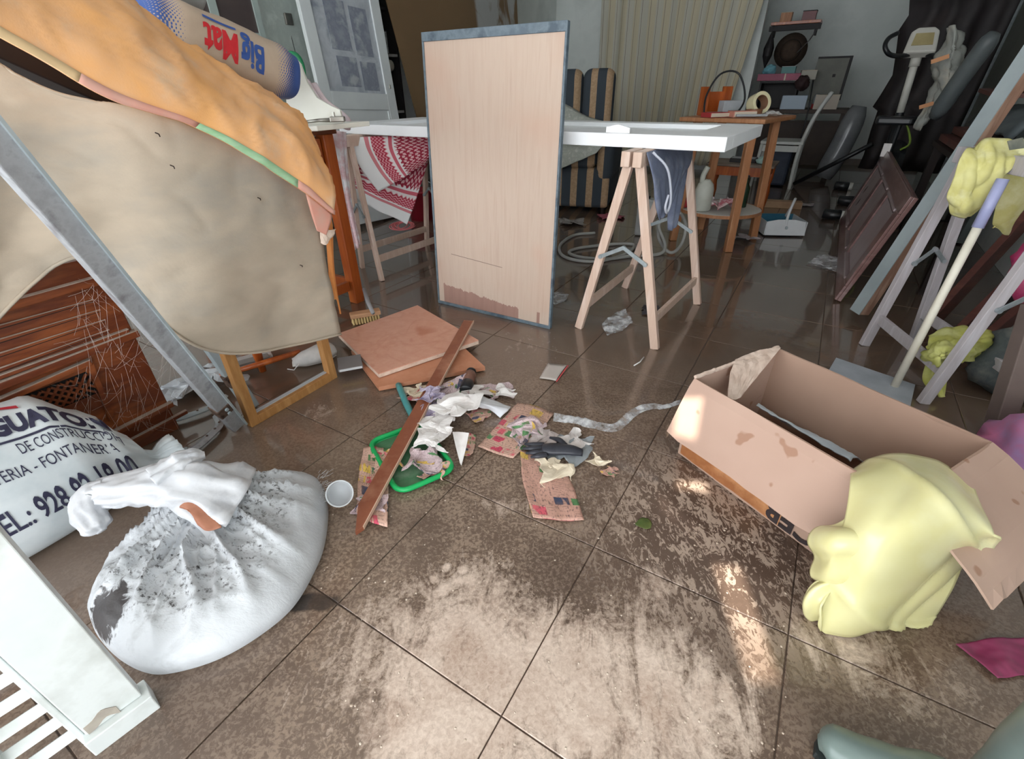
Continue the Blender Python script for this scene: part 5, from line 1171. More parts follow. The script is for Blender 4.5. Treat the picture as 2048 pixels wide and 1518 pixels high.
g = [[V((p.x, p.y, .009)) + s * (r * f) for p, s, r in sole] for f in (-1, -.5, 0, .5, 1)]
MB().sheet(g, .016).build('boot_sole', mat('dark_rubber', (40, 46, 46), rough=.6), t)
hp = heel + V((-.006, 0, .45))
MB().tube([hp + V((math.cos(q), math.sin(q), 0)) * .064 for q in [2 * math.pi * k / 28 for k in range(28)]], .004, 8, closed=True).build('boot_rim', m_boot, t, smooth=True)
MB().lathe([(.058, 0), (.001, .0005)], 24, Matrix.Translation(hp + V((0, 0, .001))), cap=False).build('boot_lining', mat('dark_lining', (30, 32, 32), rough=.95), t)
# ================================================================ LEFT WALL, BACK OF THE ROOM
# wooden stand with the orange leg (corner leg at u=-2.05, v=1.67)
t = thing('orange_wooden_table', 'orange-varnished wooden side table behind the beige sheet, carrying a white shelf', 'table', UV(-2.32, 1.46))
o3 = rotm('Z', math.degrees(YAW)); cu, cv = -2.315, 1.45
for du, dv in ((-2.05, 1.67), (-2.05, 1.25), (-2.58, 1.67), (-2.58, 1.25)):
    MB().box(UV(du, dv, .42), (.058, .058, .84), o3).build('leg', m_orwood, t, bevel=.004)
MB().box(UV(cu, cv, .853), (.62, .52, .026), o3).build('top', mat('dark_orange_top', (110, 56, 26), (92, 44, 20), scale=4, rough=.4), t, bevel=.003)
for z, h in ((.76, .13), (.105, .05)):
    for dv in (1.25, 1.67): MB().box(UV(cu, dv, z), (.47, .024, h), o3).build('rail', m_orwood, t)
    for du in (-2.05, -2.58): MB().box(UV(du, cv, z), (.024, .36, h), o3).build('rail', m_orwood, t)
MB().box(UV(-2.58, cv, .42), (.012, .36, .55), o3).build('side_panel', mat('red_brown_panel', (120, 52, 26), (100, 42, 22), scale=4, rough=.4), t)
# white shelf with curved bracket, standing on it
m_cream_w = mat('ivory_laminate', (232, 232, 222), (240, 240, 232), scale=4, rough=.4)
t = thing('white_corner_shelf', 'small white shelf with a curved side standing on the orange wooden table', 'shelf', PY(640, 240, 2.4))
zs = .868
Pq = [PZ(570, 240, zs), PZ(738, 238, zs), PZ(632, 256, zs), PZ(585, 254, zs)]
Pq = [PY(575, 232, 2.55), PY(738, 236, 2.5), PY(634, 252, 2.22), PY(590, 252, 2.2)]
for p in Pq: p.z = .870
mb = MB(); mb.add(Pq + [p + Z * .020 for p in Pq], [(0, 1, 2, 3), (7, 6, 5, 4), (0, 4, 5, 1), (1, 5, 6, 2), (2, 6, 7, 3), (3, 7, 4, 0)]); mb.build('base_plate', m_cream_w, t, bevel=.003)
prof = [(575, 238), (566, 140), (572, 118), (590, 116), (600, 128), (614, 165), (634, 196), (662, 212), (680, 220), (684, 236)]
Ys = 2.36; pp = [PY(x, y, Ys) for x, y in prof]; pb = [p + V((0, .018, 0)) for p in pp]
for L_ in (pp, pb):
    for k in (0, -1): L_[k].z = .891
n = len(pp); mb = MB(); mb.add(pp + pb, [tuple(range(n)), tuple(range(2 * n - 1, n - 1, -1))] + [(i, n + i, n + (i + 1) % n, (i + 1) % n) for i in range(n)]); mb.build('curved_side', m_cream_w, t)
m_chrome = mat('brushed_nickel', (150, 148, 142), (170, 168, 160), scale=14, rough=.3, metal=.8)
t = thing('door_lever', 'metal door lever lying on the white shelf', 'handle', PY(640, 238, 2.28))
a, c = PY(612, 240, 2.28), PY(660, 233, 2.30); a.z = .902; c.z = .906
MB().tube([a, a + (c - a) * .5 + Z * .002, c], [.006, .007, .009], 10).build('lever', m_chrome, t, smooth=True)
MB().box(c + V((.03, 0, .003)), (.06, .035, .022), rotm('Z', 8)).build('rose', m_chrome, t, bevel=.004)
MB().tube([c + V((.02, -.01, .01)), c + V((.02, -.01, .03))], .006, 8).build('spindle', m_chrome, t)

# cement bag
b = NB('cement_bag_paper'); s = b.sep(b.coord('UV'))
ax = b.math('ABSOLUTE', b.math('SUBTRACT', s[0], .45)); e_ = b.math('MULTIPLY', b.math('SUBTRACT', ax, .18), 3.9)
dots = b.math('MULTIPLY', b.math('SINE', b.math('MULTIPLY', s[0], 330)), b.math('SINE', b.math('MULTIPLY', s[1], 330)))
blue = b.math('GREATER_THAN', b.math('ADD', b.math('MULTIPLY', dots, .30), e_), .72)
nn = b.noise(b.coord('Object'), 9, 4); kraft = b.ramp(nn, [(.3, (176, 156, 136)), (.7, (192, 174, 154))])
col = b.mix(blue, kraft, b.ramp(nn, [(.3, (52, 82, 148)), (.7, (66, 96, 160))])); dustn = b.noise(b.coord('Object'), 3.5, 4)
col = b.mix(b.ramp(dustn, [(.52, 0.0), (.75, .5)]), col, (196, 180, 162)); b.set(Base_Color=col, Roughness=.6); b.bump(b.noise(b.coord('Object'), 22, 4), .25, .004); m_cem = b.m
CA, CB = PU(268, 40, -1.92), PU(580, 160, -1.92)
ca = (CB - CA).normalized(); cw = UD - ca * UD.dot(ca); cw.normalize(); ch = cw.cross(ca); ch = ch if ch.z > 0 else -ch
CK = [(0, .05, .05), (.05, .10, .080), (.2, .125, .095), (.5, .13, .098), (.8, .125, .092), (.95, .10, .078), (1.0, .06, .055)]
def cempt(f, th, off=0.0):
    a, h = interp(CK, max(0, min(1, f))); x, y = math.cos(th), math.sin(th); ex = .7
    p = CA + (CB - CA) * f + cw * math.copysign(abs(x) ** ex, x) * (a + off) + ch * math.copysign(abs(y) ** ex, y) * (h + off)
    return p + ch * .006 * fbm(p, 8, 2)
t = thing('cement_bag', 'brown paper cement bag with blue ends and upside-down printed name behind the orange towel', 'bag', CA + (CB - CA) / 2)
cbody = loft(MB(), [[cempt(i / 40, 2 * math.pi * k / 36) for k in range(36)] for i in range(41)]).build('bag_body', m_cem, t, smooth=True)
LC = (CB - CA).length
def cemtext(txt, size, f0, th0, m, xs=1.0, bold=.003):
    vs, fs = text_mesh(txt, size, bold); vs, fs = subdiv_text(vs, fs, .03)
    # upside down: text runs from the far end back toward the near end
    mb = MB(); mb.add([cempt(f0 - p.x * xs / LC, th0 - p.y / .11 * -1 if False else th0 + (-p.y) / .105, .003) for p in vs], fs); mb.build('lettering', m, cbody, fixn=False)
m_bmb = mat('blue_print', (48, 80, 150), (60, 92, 160), scale=20, rough=.6); m_bmr = mat('red_print', (202, 40, 48), (186, 34, 44), scale=20, rough=.6)
CTH = math.radians(34)
cemtext('Big', .088, .640, CTH - .32, m_bmb, .80); cemtext('Mat', .088, .462, CTH - .32, m_bmr, .80)
def cemband(f0, f1, th, w, m):
    n = 10; mb = MB(); vs = [cempt(f0 + (f1 - f0) * i / n, th + s_ * w, .003) for s_ in (-1, 1) for i in range(n + 1)]
    mb.add(vs, [(i, i + 1, n + 2 + i, n + 1 + i) for i in range(n)]); mb.build('print_band', m, cbody, fixn=False)
cemband(.26, .455, CTH - .10, .045, m_bmb)
# grey bag lying above it
t = thing('grey_sack', 'pale grey sack lying on top of the cement bag', 'sack', PU(330, 0, -2.05))
GA, GB = PU(190, -34, -2.1), PU(390, -8, -2.1); ga = (GB - GA).normalized(); gw = UD - ga * UD.dot(ga); gw.normalize(); gh = gw.cross(ga); gh = gh if gh.z > 0 else -gh
rings = []
for i in range(31):
    f = i / 30; a, h = interp([(0, .03, .03), (.1, .12, .06), (.5, .15, .085), (.9, .12, .06), (1, .04, .03)], f)
    rings.append([GA + (GB - GA) * f + gw * (math.cos(q) * a) + gh * (math.sin(q) * h + .006 * fbm(V((f * 3, math.cos(q), math.sin(q))), 2)) for q in [2 * math.pi * k / 28 for k in range(28)]])
loft(MB(), rings).build('sack_body', mat('pale_grey_sack', (176, 178, 178), (160, 162, 162), scale=6, rough=.7), t, smooth=True)
# green hose end behind the shelf
tag(MB().tube(spline([PY(560, 128, 2.55), PY(575, 110, 2.55), PY(592, 112, 2.55), PY(602, 128, 2.55), PY(606, 152, 2.55), PY(607, 200, 2.55)], 20), .014, 10).build('green_hose', mat('green_hose_rubber', (40, 140, 92), (32, 124, 80), scale=9, rough=.4), smooth=True), 'green hose end curving behind the white shelf', 'hose')
# pinkish cloth behind the shelf
g = patch([[PY(604, 150, 2.62), PY(618, 160, 2.6), PY(632, 170, 2.62)], [PY(625, 190, 2.6), PY(642, 198, 2.58), PY(655, 205, 2.6)], [PY(650, 225, 2.6), PY(672, 230, 2.58), PY(700, 238, 2.6)], [PY(652, 258, 2.62), PY(675, 258, 2.6), PY(700, 258, 2.62)]], 16, 26)
tag(MB().sheet(wrinkle(g, lambda p, u, v: .01 * math.sin(u * 12)), .004).build('striped_towel', mat('lilac_cotton', (206, 198, 206), (216, 196, 200), (190, 182, 190), scale=14, rough=.95, kind='Pos', lo=.3, hi=.7), smooth=True), 'pale lilac towel hanging behind the white shelf', 'towel')

# leaning on the left wall: white door, dark shelf unit, brown sheet
def leaning(px, us, th=.03):
    P = [PU(x, y, u) for (x, y), u in zip(px, us)]; return P
t = thing('white_panel_door', 'white panelled door with a dusty glass pane leaning against the left wall', 'door', UV(-3.45, 3.2))
q = [PU(570, -60, -3.48), PU(728, -60, -3.48), PU(796, 240, -3.36), PU(690, 240, -3.36)]       # TL TR BR BL (visible part)
ex = (q[2] - q[3]).normalized(); ey = ((q[0] + q[1]) / 2 - (q[2] + q[3]) / 2).normalized(); ey = (ey - ex * ey.dot(ex)).normalized(); ez = ex.cross(ey)
DW = .80; top = 2.1; k = (q[2].z) / ey.z; BRf = q[2] - ey * k
m_wdoor = mat('dull_white_door', (216, 222, 222), (206, 212, 214), scale=3, rough=.5, kind='Pos')
o3d = Matrix(((ex.x, ey.x, ez.x), (ex.y, ey.y, ez.y), (ex.z, ey.z, ez.z)))
def wd(x0, x1, y0, y1, z0, z1, name, m, bev=.003): MB().box(BRf + ex * ((x0 + x1) / 2) + ey * ((y0 + y1) / 2) + ez * ((z0 + z1) / 2), (x1 - x0, y1 - y0, z1 - z0), o3d).build(name, m, t, bevel=bev)
for x0, x1 in ((-DW, -DW + .1), (-.1, 0)): wd(x0, x1, 0, top, -.018, .018, 'stile', m_wdoor)
for y0, y1 in ((0, .16), (.86, .98), (top - .12, top)): wd(-DW + .1, -.1, y0, y1, -.018, .018, 'rail', m_wdoor)
wd(-DW + .1, -.1, .16, .86, -.010, .006, 'lower_panel', m_wdoor); wd(-DW + .1, -.1, .16, .18, .0, .016, 'bead', m_wdoor); wd(-.118, -.1, .16, .86, 0, .016, 'bead', m_wdoor)
m_fog = mat('dusty_glass', (168, 174, 182), (190, 196, 202), (140, 148, 160), scale=4.5, rough=.25, kind='Pos', lo=.3, hi=.7, dist=.6)
wd(-DW + .1, -.1, .98, top - .12, -.006, .004, 'glass_pane', m_fog, 0)
m_dimg = mat('faded_print', (150, 156, 166), (128, 134, 148), (176, 182, 186), scale=9, rough=.5, kind='Pos', lo=.32, hi=.66)
for x0, x1, y0, y1 in ((-.56, -.36, 1.02, 1.22), (-.33, -.16, 1.0, 1.20), (-.58, -.38, 1.26, 1.58), (-.34, -.16, 1.24, 1.56), (-.54, -.2, 1.62, 1.85)): wd(x0, x1, y0, y1, .004, .006, 'faded_print', m_dimg, 0)
wd(-.06, -.045, 1.02, 1.05, .018, .028, 'latch', m_chrome)
# dark shelf unit
t = thing('dark_shelf_unit', 'dark open shelf unit standing between the white door and the brown sheet', 'shelf', UV(-3.6, 3.85))
o3 = rotm('Z', math.degrees(YAW)); m_blk = mat('black_shelf', (24, 22, 24), (34, 30, 32), scale=5, rough=.6)
MB().box(UV(-3.735, 3.66, .95), (.02, .50, 1.9), o3).build('back', m_blk, t)
for v_ in (3.42, 3.90): MB().box(UV(-3.645, v_, .95), (.16, .02, 1.9), o3).build('side', m_blk, t)
for z in (.05, .52, .83, 1.27, 1.6, 1.89): MB().box(UV(-3.645, 3.66, z), (.158, .46, .02), o3).build('shelf_board', mat('shelf_edge', (150, 148, 146), (120, 118, 118), scale=9, rough=.6) if z in (.83, 1.27) else m_blk, t)
p = UV(-3.62, 3.70, 1.195); tag(MB().tube([p - VD * .14, p + VD * .14], .045, 16).build('paper_roll', mat('roll_paper', (206, 200, 186), rough=.8), smooth=True), 'off-white paper roll on the dark shelf unit', 'roll')
c = UV(-3.63, 3.68, 1.365); t = thing('grey_box', 'speckled grey box on the dark shelf above the paper roll', 'box', c - Z * .09)
MB().box(c, (.10, .24, .16), o3).build('carton', mat('speckled_grey', (110, 112, 112), (150, 152, 150), scale=60, rough=.7), t, bevel=.004); MB().box(c + Z * .082, (.104, .244, .012), o3).build('lid', m_blk, t)
# brown sheet
t = thing('brown_hardboard_sheet', 'tall brown hardboard sheet with a white paint smear leaning on the left wall', 'board', UV(-3.55, 4.9))
b = NB('hardboard'); co = b.coord('UV'); s = b.sep(co); n1 = b.noise(b.coord('UV', (1, .5, 1)), 5, 4, .6, 1.5)
m1 = b.math('MULTIPLY', b.ramp(s[0], [(.60, 0.0), (.62, 1.0)]), b.ramp(b.math('ADD', n1, b.math('MULTIPLY', s[0], -.12)), [(.30, 0.0), (.42, .9)]))
low = b.math('MULTIPLY', b.ramp(n1, [(.55, 0.0), (.65, .6)]), b.ramp(s[1], [(.30, 1.0), (.36, 0.0)]))
base = b.ramp(b.noise(b.coord('UV'), 3, 3), [(.3, (122, 98, 70)), (.7, (134, 108, 78))])
b.set(Base_Color=b.mix(b.math('MAXIMUM', b.math('MULTIPLY', m1, b.ramp(s[1], [(.55, 0.0), (.62, 1.0)])), low), base, (186, 190, 190)), Roughness=.6); m_hard = b.m
g = [[UV(-3.42 - .13 * i / 6, 4.10 + 1.85 * j / 8 - .42 * (i / 6) * (1 - j / 8), .004 + 2.15 * i / 6) for j in range(9)] for i in range(7)]
MB().sheet(g, .010).build('sheet', m_hard, t)
# plastic-wrapped frames further left
m_pwrap = mat('grey_green_plastic_wrap', (200, 210, 203), (186, 196, 191), (214, 222, 216), scale=5, rough=.25, kind='Pos', lo=.3, hi=.7, dist=1.5, bump=.3)
t = thing('plastic_wrapped_panel', 'tall panel wrapped in grey-green plastic leaning on the left wall behind the cement bag', 'panel', UV(-3.35, 2.4))
g = [[UV(-3.52 - .18 * i / 10, 2.46 + .62 * j / 8 + .08 * (i / 10), .004 + 2.0 * i / 10) for j in range(9)] for i in range(11)]
g = wrinkle(g, lambda p, u, v: .012 * ridge(V((p.x * 2 + p.z * .6, p.y * 2, p.z)), 2.6)); MB().sheet(g, .02).build('wrap', m_pwrap, t, smooth=True)
a = PU(577, 38, -3.62); MB().box(a, (.02, .06, .07), o3).build('clip', m_chrome, t, bevel=.004)
MB().tube(spline([PU(574, 0, -3.66), PU(580, 60, -3.63), PU(592, 110, -3.60), PU(604, 160, -3.57)], 12), .002, 5).build('wire', m_blk, t)
t = thing('window_sash', 'pale aluminium window sash with dark panes leaning on the left wall above the cement bag', 'window', UV(-3.3, 1.6))
m_palealu = mat('pale_green_aluminium', (176, 190, 184), (160, 174, 170), scale=6, rough=.4, metal=.2)
def ws(v0, v1, z0, z1, name, m, off=.0): 
    P = [UV(-3.30 - .08 * z + off, v + .05 * z, z) for z, v in ((z0, v0), (z0, v1), (z1, v1), (z1, v0))]; B2 = [p - UD * .03 for p in P]
    mb = MB(); mb.add(P + B2, [(0, 1, 2, 3), (7, 6, 5, 4), (0, 4, 5, 1), (1, 5, 6, 2), (2, 6, 7, 3), (3, 7, 4, 0)]); mb.build(name, m, t)
for v0, v1 in ((1.72, 1.77), (2.06, 2.11), (2.36, 2.40)): ws(v0, v1, .01, 1.9, 'stile', m_palealu)
for z0, z1 in ((.01, .08), (.72, .80), (1.30, 1.34), (1.58, 1.64), (1.84, 1.90)): ws(1.77, 2.36, z0, z1, 'rail', m_palealu, -.004)
m_dpane = mat('dark_pane', (70, 62, 62), (84, 74, 72), scale=3, rough=.15)
for v0, v1 in ((1.77, 2.06), (2.11, 2.36)):
    for z0, z1 in ((.08, .72), (.80, 1.30), (1.34, 1.58), (1.64, 1.84)): ws(v0, v1, z0, z1, 'pane', m_dpane, -.012)

# ---------------------------------------------------------------- armchair
b = NB('striped_upholstery'); s = b.sep(b.coord('Object'))
st = b.math('GREATER_THAN', b.math('SINE', b.math('MULTIPLY', s[0], 44.0)), -.25); nn = b.noise(b.coord('Object'), 60, 2)
b.set(Base_Color=b.mix(st, b.ramp(nn, [(.4, (178, 150, 120)), (.6, (164, 136, 106))]), (58, 66, 74)), Roughness=.9); m_strip = b.m
ACo = V((.61, 4.98, 0)); A3 = rotm('Z', -18)
t = thing('striped_armchair', 'armchair with dark grey and beige stripes under a knitted throw', 'armchair', ACo)
def ac(name, c, size, bev, m=None):
    o = MB(); o.box((0, 0, 0), size); ob = o.build(name, m or m_strip, None); ob.parent = t; ob.location = A3 @ V(c); ob.rotation_euler = (0, 0, math.radians(-18))
    bv = ob.modifiers.new('bevel', 'BEVEL'); bv.width = bev; bv.segments = 5; bv.limit_method = 'NONE'
    for p in ob.data.polygons: p.use_smooth = True
    return ob
ac('base', (0, 0, .22), (.86, .76, .34), .04); ac('seat_cushion', (0, -.06, .46), (.58, .66, .16), .06)
ac('arm', (-.37, -.03, .46), (.15, .72, .36), .06); ac('arm', (.37, -.03, .46), (.15, .72, .36), .06)
ac('backrest', (-.13, .33, .72), (.30, .18, .86), .08); ac('backrest', (.17, .33, .72), (.30, .18, .86), .08)
for x in (-.38, .38):
    for y in (-.33, .33): MB().tube([ACo + A3 @ V((x, y, .0)), ACo + A3 @ V((x, y, .06))], .022, 10).build('foot', m_darkw, t)
m_throw = mat('grey_knit_throw', (186, 190, 180), (166, 170, 162), (202, 204, 196), scale=26, rough=.95, kind='Pos', bump=.5, bscale=90, bdist=.004, lo=.3, hi=.7)
tt = thing('knitted_throw', 'grey-green knitted throw spread over the striped armchair', 'throw', ACo + V((0, -.3, .55)))
A_ = lambda x, y, z: ACo + A3 @ V((x, y, z))
ctrl = [[A_(-.46, .22, .98), A_(-.2, .24, .90), A_(.1, .22, .76), A_(.44, .16, .69)], [A_(-.48, .0, .74), A_(-.15, .04, .62), A_(.15, .02, .60), A_(.47, .0, .68)], [A_(-.48, -.26, .68), A_(-.15, -.26, .575), A_(.15, -.26, .575), A_(.47, -.28, .67)],
        [A_(-.49, -.44, .62), A_(-.2, -.42, .54), A_(.1, -.42, .54), A_(.40, -.43, .62)], [A_(-.49, -.47, .44), A_(-.25, -.45, .30), A_(.02, -.45, .40), A_(.30, -.46, .52)]]
MB().sheet(wrinkle(patch(ctrl, 40, 40), lambda p, u, v: .010 * fbm(p, 8)), .008).build('knit', m_throw, tt, smooth=True)

# curtain on the partition
m_curt = None
b = NB('beige_striped_curtain'); s = b.sep(b.coord('UV'))
w1 = b.math('SINE', b.math('MULTIPLY', s[0], 69)); l1 = b.math('GREATER_THAN', b.math('SINE', b.math('MULTIPLY', s[0], 69 * 2)), .985)
base = b.mix(b.math('GREATER_THAN', w1, 0), (206, 198, 174), (200, 199, 188)); base = b.mix(l1, base, (120, 110, 104)); base = b.mix(b.math('MULTIPLY', b.noise(b.coord('UV', (40, 2, 1)), 3, 3), .3), base, (176, 160, 120))
b.set(Base_Color=base, Roughness=.9); m_curt = b.m
t = thing('striped_curtain', 'beige striped curtain hanging in front of the back partition', 'curtain', UV(-2.2, 7.2))
g = []
for i in range(26):
    f = i / 25; row = []
    for j in range(120):
        s_ = j / 119; u0 = -3.02 + 2.0 * s_ - (.30 * s_ ** 3) * f ** 1.3 + .05 * f * (1 - s_)
        row.append(UV(u0, 7.22 + (.012 + .014 * f) * math.sin(s_ * 60 + .9 * math.sin(s_ * 9)) + .02 * math.sin(s_ * 21) + .02 * math.sin(f * 3 + s_ * 14), 2.38 - 2.30 * f))
    g.append(row)
MB().sheet(g, .004).build('fabric', m_curt, t, smooth=True)
MB().tube([UV(-3.1, 7.22, 2.40), UV(-.95, 7.22, 2.40)], .012, 10).build('rod', m_darkw, t)
for k in range(12): MB().tube([UV(-3.0 + .18 * k, 7.22, 2.40) + V((0, 0, .016 * math.sin(q))) + VD * .016 * math.cos(q) for q in [2 * math.pi * z / 10 for z in range(10)]], .003, 5, closed=True).build('ring', m_galv, t)

# ---------------------------------------------------------------- round-shelf table
m_beech = mat('beech_wood', (176, 124, 86), (160, 108, 72), (190, 140, 102), scale=2.5, stretch=(8, 8, 1), rough=.5, lo=.3, hi=.7)
FRl, FLl, BRl, BLl = V((1.544, 3.303, 0)), V((1.248, 3.618, 0)), V((1.86, 3.62, 0)), V((1.565, 3.935, 0)); cT = (FRl + BLl) / 2
t = thing('round_shelf_table', 'wooden side table with splayed legs and a white round lower shelf', 'table', cT)
for p in (FRl, FLl, BRl, BLl):
    top_ = cT + (p - cT) * .86 + Z * .80
    MB().bar(p, top_, .05, .05, (cT - p)).build('leg', m_beech, t, bevel=.004)
tx = (BRl - FRl).normalized(); mT = frame(tx, Z.cross(tx))
MB().box(cT + Z * .812, (.56, .56, .026), mT).build('top', m_beech, t, bevel=.006)
MB().lathe([(.27, 0), (.285, .004), (.285, .018), (.27, .022)], 40, Matrix.Translation(cT + Z * .215)).build('round_shelf', mat('white_melamine', (206, 204, 198), (190, 188, 182), scale=6, rough=.45), t, smooth=False)
MB().lathe([(.287, 0), (.289, .0), (.289, .022), (.287, .022)], 40, Matrix.Translation(cT + Z * .214), cap=False).build('shelf_edge_band', m_beech, t)
zt = .826
def onT(px, py, z): return PZ(px, py, z)
def boxthing(name, label, cat, c, size, rz, m, parts=(), grp=None, bev=.003, body='body'):
    t = thing(name, label, cat, V((c.x, c.y, c.z - size[2] / 2)), grp); mm = rotm('Z', rz); MB().box(c, size, mm).build(body, m, t, bevel=bev)
    for nm, off, sz, mt in parts: MB().box(c + mm @ V(off), sz, mm).build(nm, mt, t, bevel=min(bev, .002))
    return t
m_red = mat('red_cover', (178, 60, 62), (160, 50, 54), scale=8, rough=.5); m_pages = mat('book_pages', (206, 194, 176), rough=.9); m_lgrey = mat('light_grey_plastic', (168, 172, 176), (150, 154, 158), scale=8, rough=.45)
cc = cT
boxthing('red_book', 'red book lying at the left front of the round-shelf table', 'book', cc + V((-.19, -.10, zt + .014)), (.16, .10, .028), 18, m_red, (('pages', (0, -.004, 0), (.152, .098, .022), m_pages),), 'books on the side table')
boxthing('pink_book', 'salmon coloured book standing in the middle of the round-shelf table', 'book', cc + V((-.04, -.14, zt + .018)), (.15, .09, .036), 4, mat('salmon_cover', (196, 132, 116), rough=.5), (('pages', (.004, -.003, 0), (.146, .088, .028), m_pages),), 'books on the side table')
t = thing('wooden_tool_tray', 'small orange wooden tray standing upright on the side table', 'tray', cc + V((-.12, .14, zt)))
for x in (-.20, -.05): MB().box(cc + V((x, .14, zt + .085)), (.018, .10, .17), rotm('Z', 10)).build('side', m_orwood, t, bevel=.002)
MB().box(cc + V((-.125, .16, zt + .08)), (.14, .012, .12), rotm('Z', 10)).build('back', m_orwood, t); MB().box(cc + V((-.125, .14, zt + .012)), (.14, .09, .012), rotm('Z', 10)).build('bottom', m_orwood, t)
boxthing('grey_gadget', 'light grey plastic box on the side table in front of the wooden tray', 'box', cc + V((-.06, .02, zt + .045)), (.13, .07, .09), 8, m_lgrey, (('dark_end', (.066, 0, 0), (.006, .05, .06), m_blk),))
M = m4(frame((.96, .1, -.25), (.0, .3, .95)), cc + V((.11, -.02, zt + .068)))
t = thing('masking_tape_roll', 'wide cream masking tape roll standing on the side table', 'tape', cc + V((.11, -.02, zt)))
MB().lathe([(.045, -.035), (.066, -.035), (.066, .035), (.045, .035), (.045, -.035)], 32, M, cap=False).build('tape', mat('cream_tape', (222, 214, 176), (210, 202, 164), scale=9, rough=.5), t, smooth=False)
MB().lathe([(.043, -.034), (.045, -.034), (.045, .034), (.043, .034), (.043, -.034)], 32, M, cap=False).build('core', mat('brown_core', (140, 104, 80), rough=.8), t)
t = thing('brown_tape_roll', 'brown parcel tape roll lying in front of the masking tape', 'tape', cc + V((.05, -.13, zt)))
MB().lathe([(.030, 0), (.05, 0), (.05, .04), (.030, .04), (.03, 0)], 28, Matrix.Translation(cc + V((.055, -.10, zt + .002))), cap=False).build('tape', mat('brown_tape', (136, 92, 66), (120, 78, 54), scale=9, rough=.3), t)
t = thing('utility_knife', 'white plastic utility knife at the front edge of the side table', 'knife', cc + V((.02, -.2, zt)))
MB().bar(cc + V((-.10, -.20, zt + .012)), cc + V((.09, -.22, zt + .012)), .02, .014).build('handle', m_lgrey, t, bevel=.003); MB().bar(cc + V((.09, -.22, zt + .012)), cc + V((.15, -.225, zt + .010)), .012, .002).build('blade', m_chrome, t)
tag(MB().tube(spline([cc + V((-.24, -.02, zt + .006)), cc + V((-.22, .05, zt + .12)), cc + V((-.14, .08, zt + .24)), cc + V((-.02, .08, zt + .24)), cc + V((.02, .0, zt + .10)), cc + V((-.06, -.06, zt + .01)), cc + V((-.2, -.05, zt + .006))], 40), .006, 8).build('black_cable', m_blackp, smooth=True), 'black cable looping over the wooden tray on the side table', 'cable')
crumple('white_rag', 'small white rag at the right edge of the side table', (1530, 232), .10, mat('white_rag_c', (186, 184, 182), rough=.9), 61, 'rag', None); ob = bpy.data.objects['white_rag']; ob.location = cc + V((.19, -.06, zt)) - PZ(1530, 232, 0); ob.location.z = zt
# on the round shelf
zs_ = .240
t = thing('white_jug', 'white plastic jug with angled spout on the round shelf', 'jug', cc + V((-.17, -.10, zs_)))
M = Matrix.Translation(cc + V((-.17, -.10, zs_))); MB().lathe([(.055, 0), (.062, .01), (.062, .14), (.052, .175), (.03, .20), (.028, .205)], 24, M).build('jug_body', mat('white_poly', (196, 198, 188), (182, 184, 174), scale=8, rough=.45), t, smooth=True)
MB().tube(spline([cc + V((-.20, -.10, zs_ + .19)), cc + V((-.20, -.11, zs_ + .24)), cc + V((-.185, -.12, zs_ + .29))], 8), [.018] * 8, 10).build('spout', MATS['white_poly'], t, smooth=True)
crumple('printed_bag', 'crumpled pink and white printed bag on the round shelf', (1440, 400), .17, mat('pink_white_bag', (206, 190, 188), (178, 84, 100), (220, 212, 210), scale=16, rough=.5, kind='Pos', lo=.35, hi=.6), 63, 'bag', None, flatn=.9); ob = bpy.data.objects['printed_bag']; ob.location = cc + V((-.02, -.06, zs_)) - PZ(1440, 400, 0); ob.location.z = zs_
t = thing('green_bottle', 'dark green bottle on the right side of the round shelf', 'bottle', cc + V((.15, -.02, zs_)))
M = Matrix.Translation(cc + V((.15, -.02, zs_))); MB().lathe([(.034, 0), (.036, .004), (.036, .13), (.014, .17), (.013, .20)], 20, M).build('glass', mat('green_glass', (24, 44, 30), (34, 58, 40), scale=9, rough=.15), t, smooth=True); MB().lathe([(.015, .198), (.015, .215), (.001, .215)], 14, M).build('cap', m_blackp, t)
tag(MB().tube([cc + V((-.26, .02, zs_)), cc + V((-.26, .02, zs_ + .05)), cc + V((-.26, .02, zs_ + .065))], [.035, .035, .008], 16).build('red_lid', m_red, smooth=True), 'round red lid at the left end of the round shelf', 'lid')  # a loose round lid, no pot under it

# stool with turned legs
So = V((1.98, 4.32, 0)); S3 = rotm('Z', -32)
t = thing('turned_leg_stool', 'low wooden stool with turned orange legs behind the side table', 'stool', So)
MB().box(So + Z * .44, (.52, .36, .02), S3).build('seat', mat('dusty_stool_top', (130, 116, 104), (112, 96, 84), scale=6, rough=.6), t, bevel=.004)
for y in (-.15, .15): MB().box(So + S3 @ V((0, y, .395)), (.44, .02, .07), S3).build('apron', m_orwood, t)
for x in (-.22, .22): MB().box(So + S3 @ V((x, 0, .395)), (.02, .28, .07), S3).build('apron', m_orwood, t)
for x in (-.22, .22):
    for y in (-.15, .15): MB().lathe([(.014, 0), (.018, .03), (.013, .07), (.02, .12), (.026, .2), (.016, .27), (.024, .30), (.024, .43)], 14, Matrix.Translation(So + S3 @ V((x, y, 0)))).build('leg', m_orwood, t, smooth=True)
bag('pale_teal_mask', 'pale teal dust mask on the right end of the low stool', So + S3 @ V((.16, -.08, .475)), .05, mat('teal_mask', (150, 178, 172), rough=.8), 2.2, (1.1, .8, .6), 'mask', False)
boxthing('dark_tray', 'dark shallow tray on the middle of the low stool', 'tray', So + S3 @ V((0, 0, .466)), (.2, .14, .03), -32, m_blk, (('inset', (0, 0, .014), (.18, .12, .006), m_lgrey),))
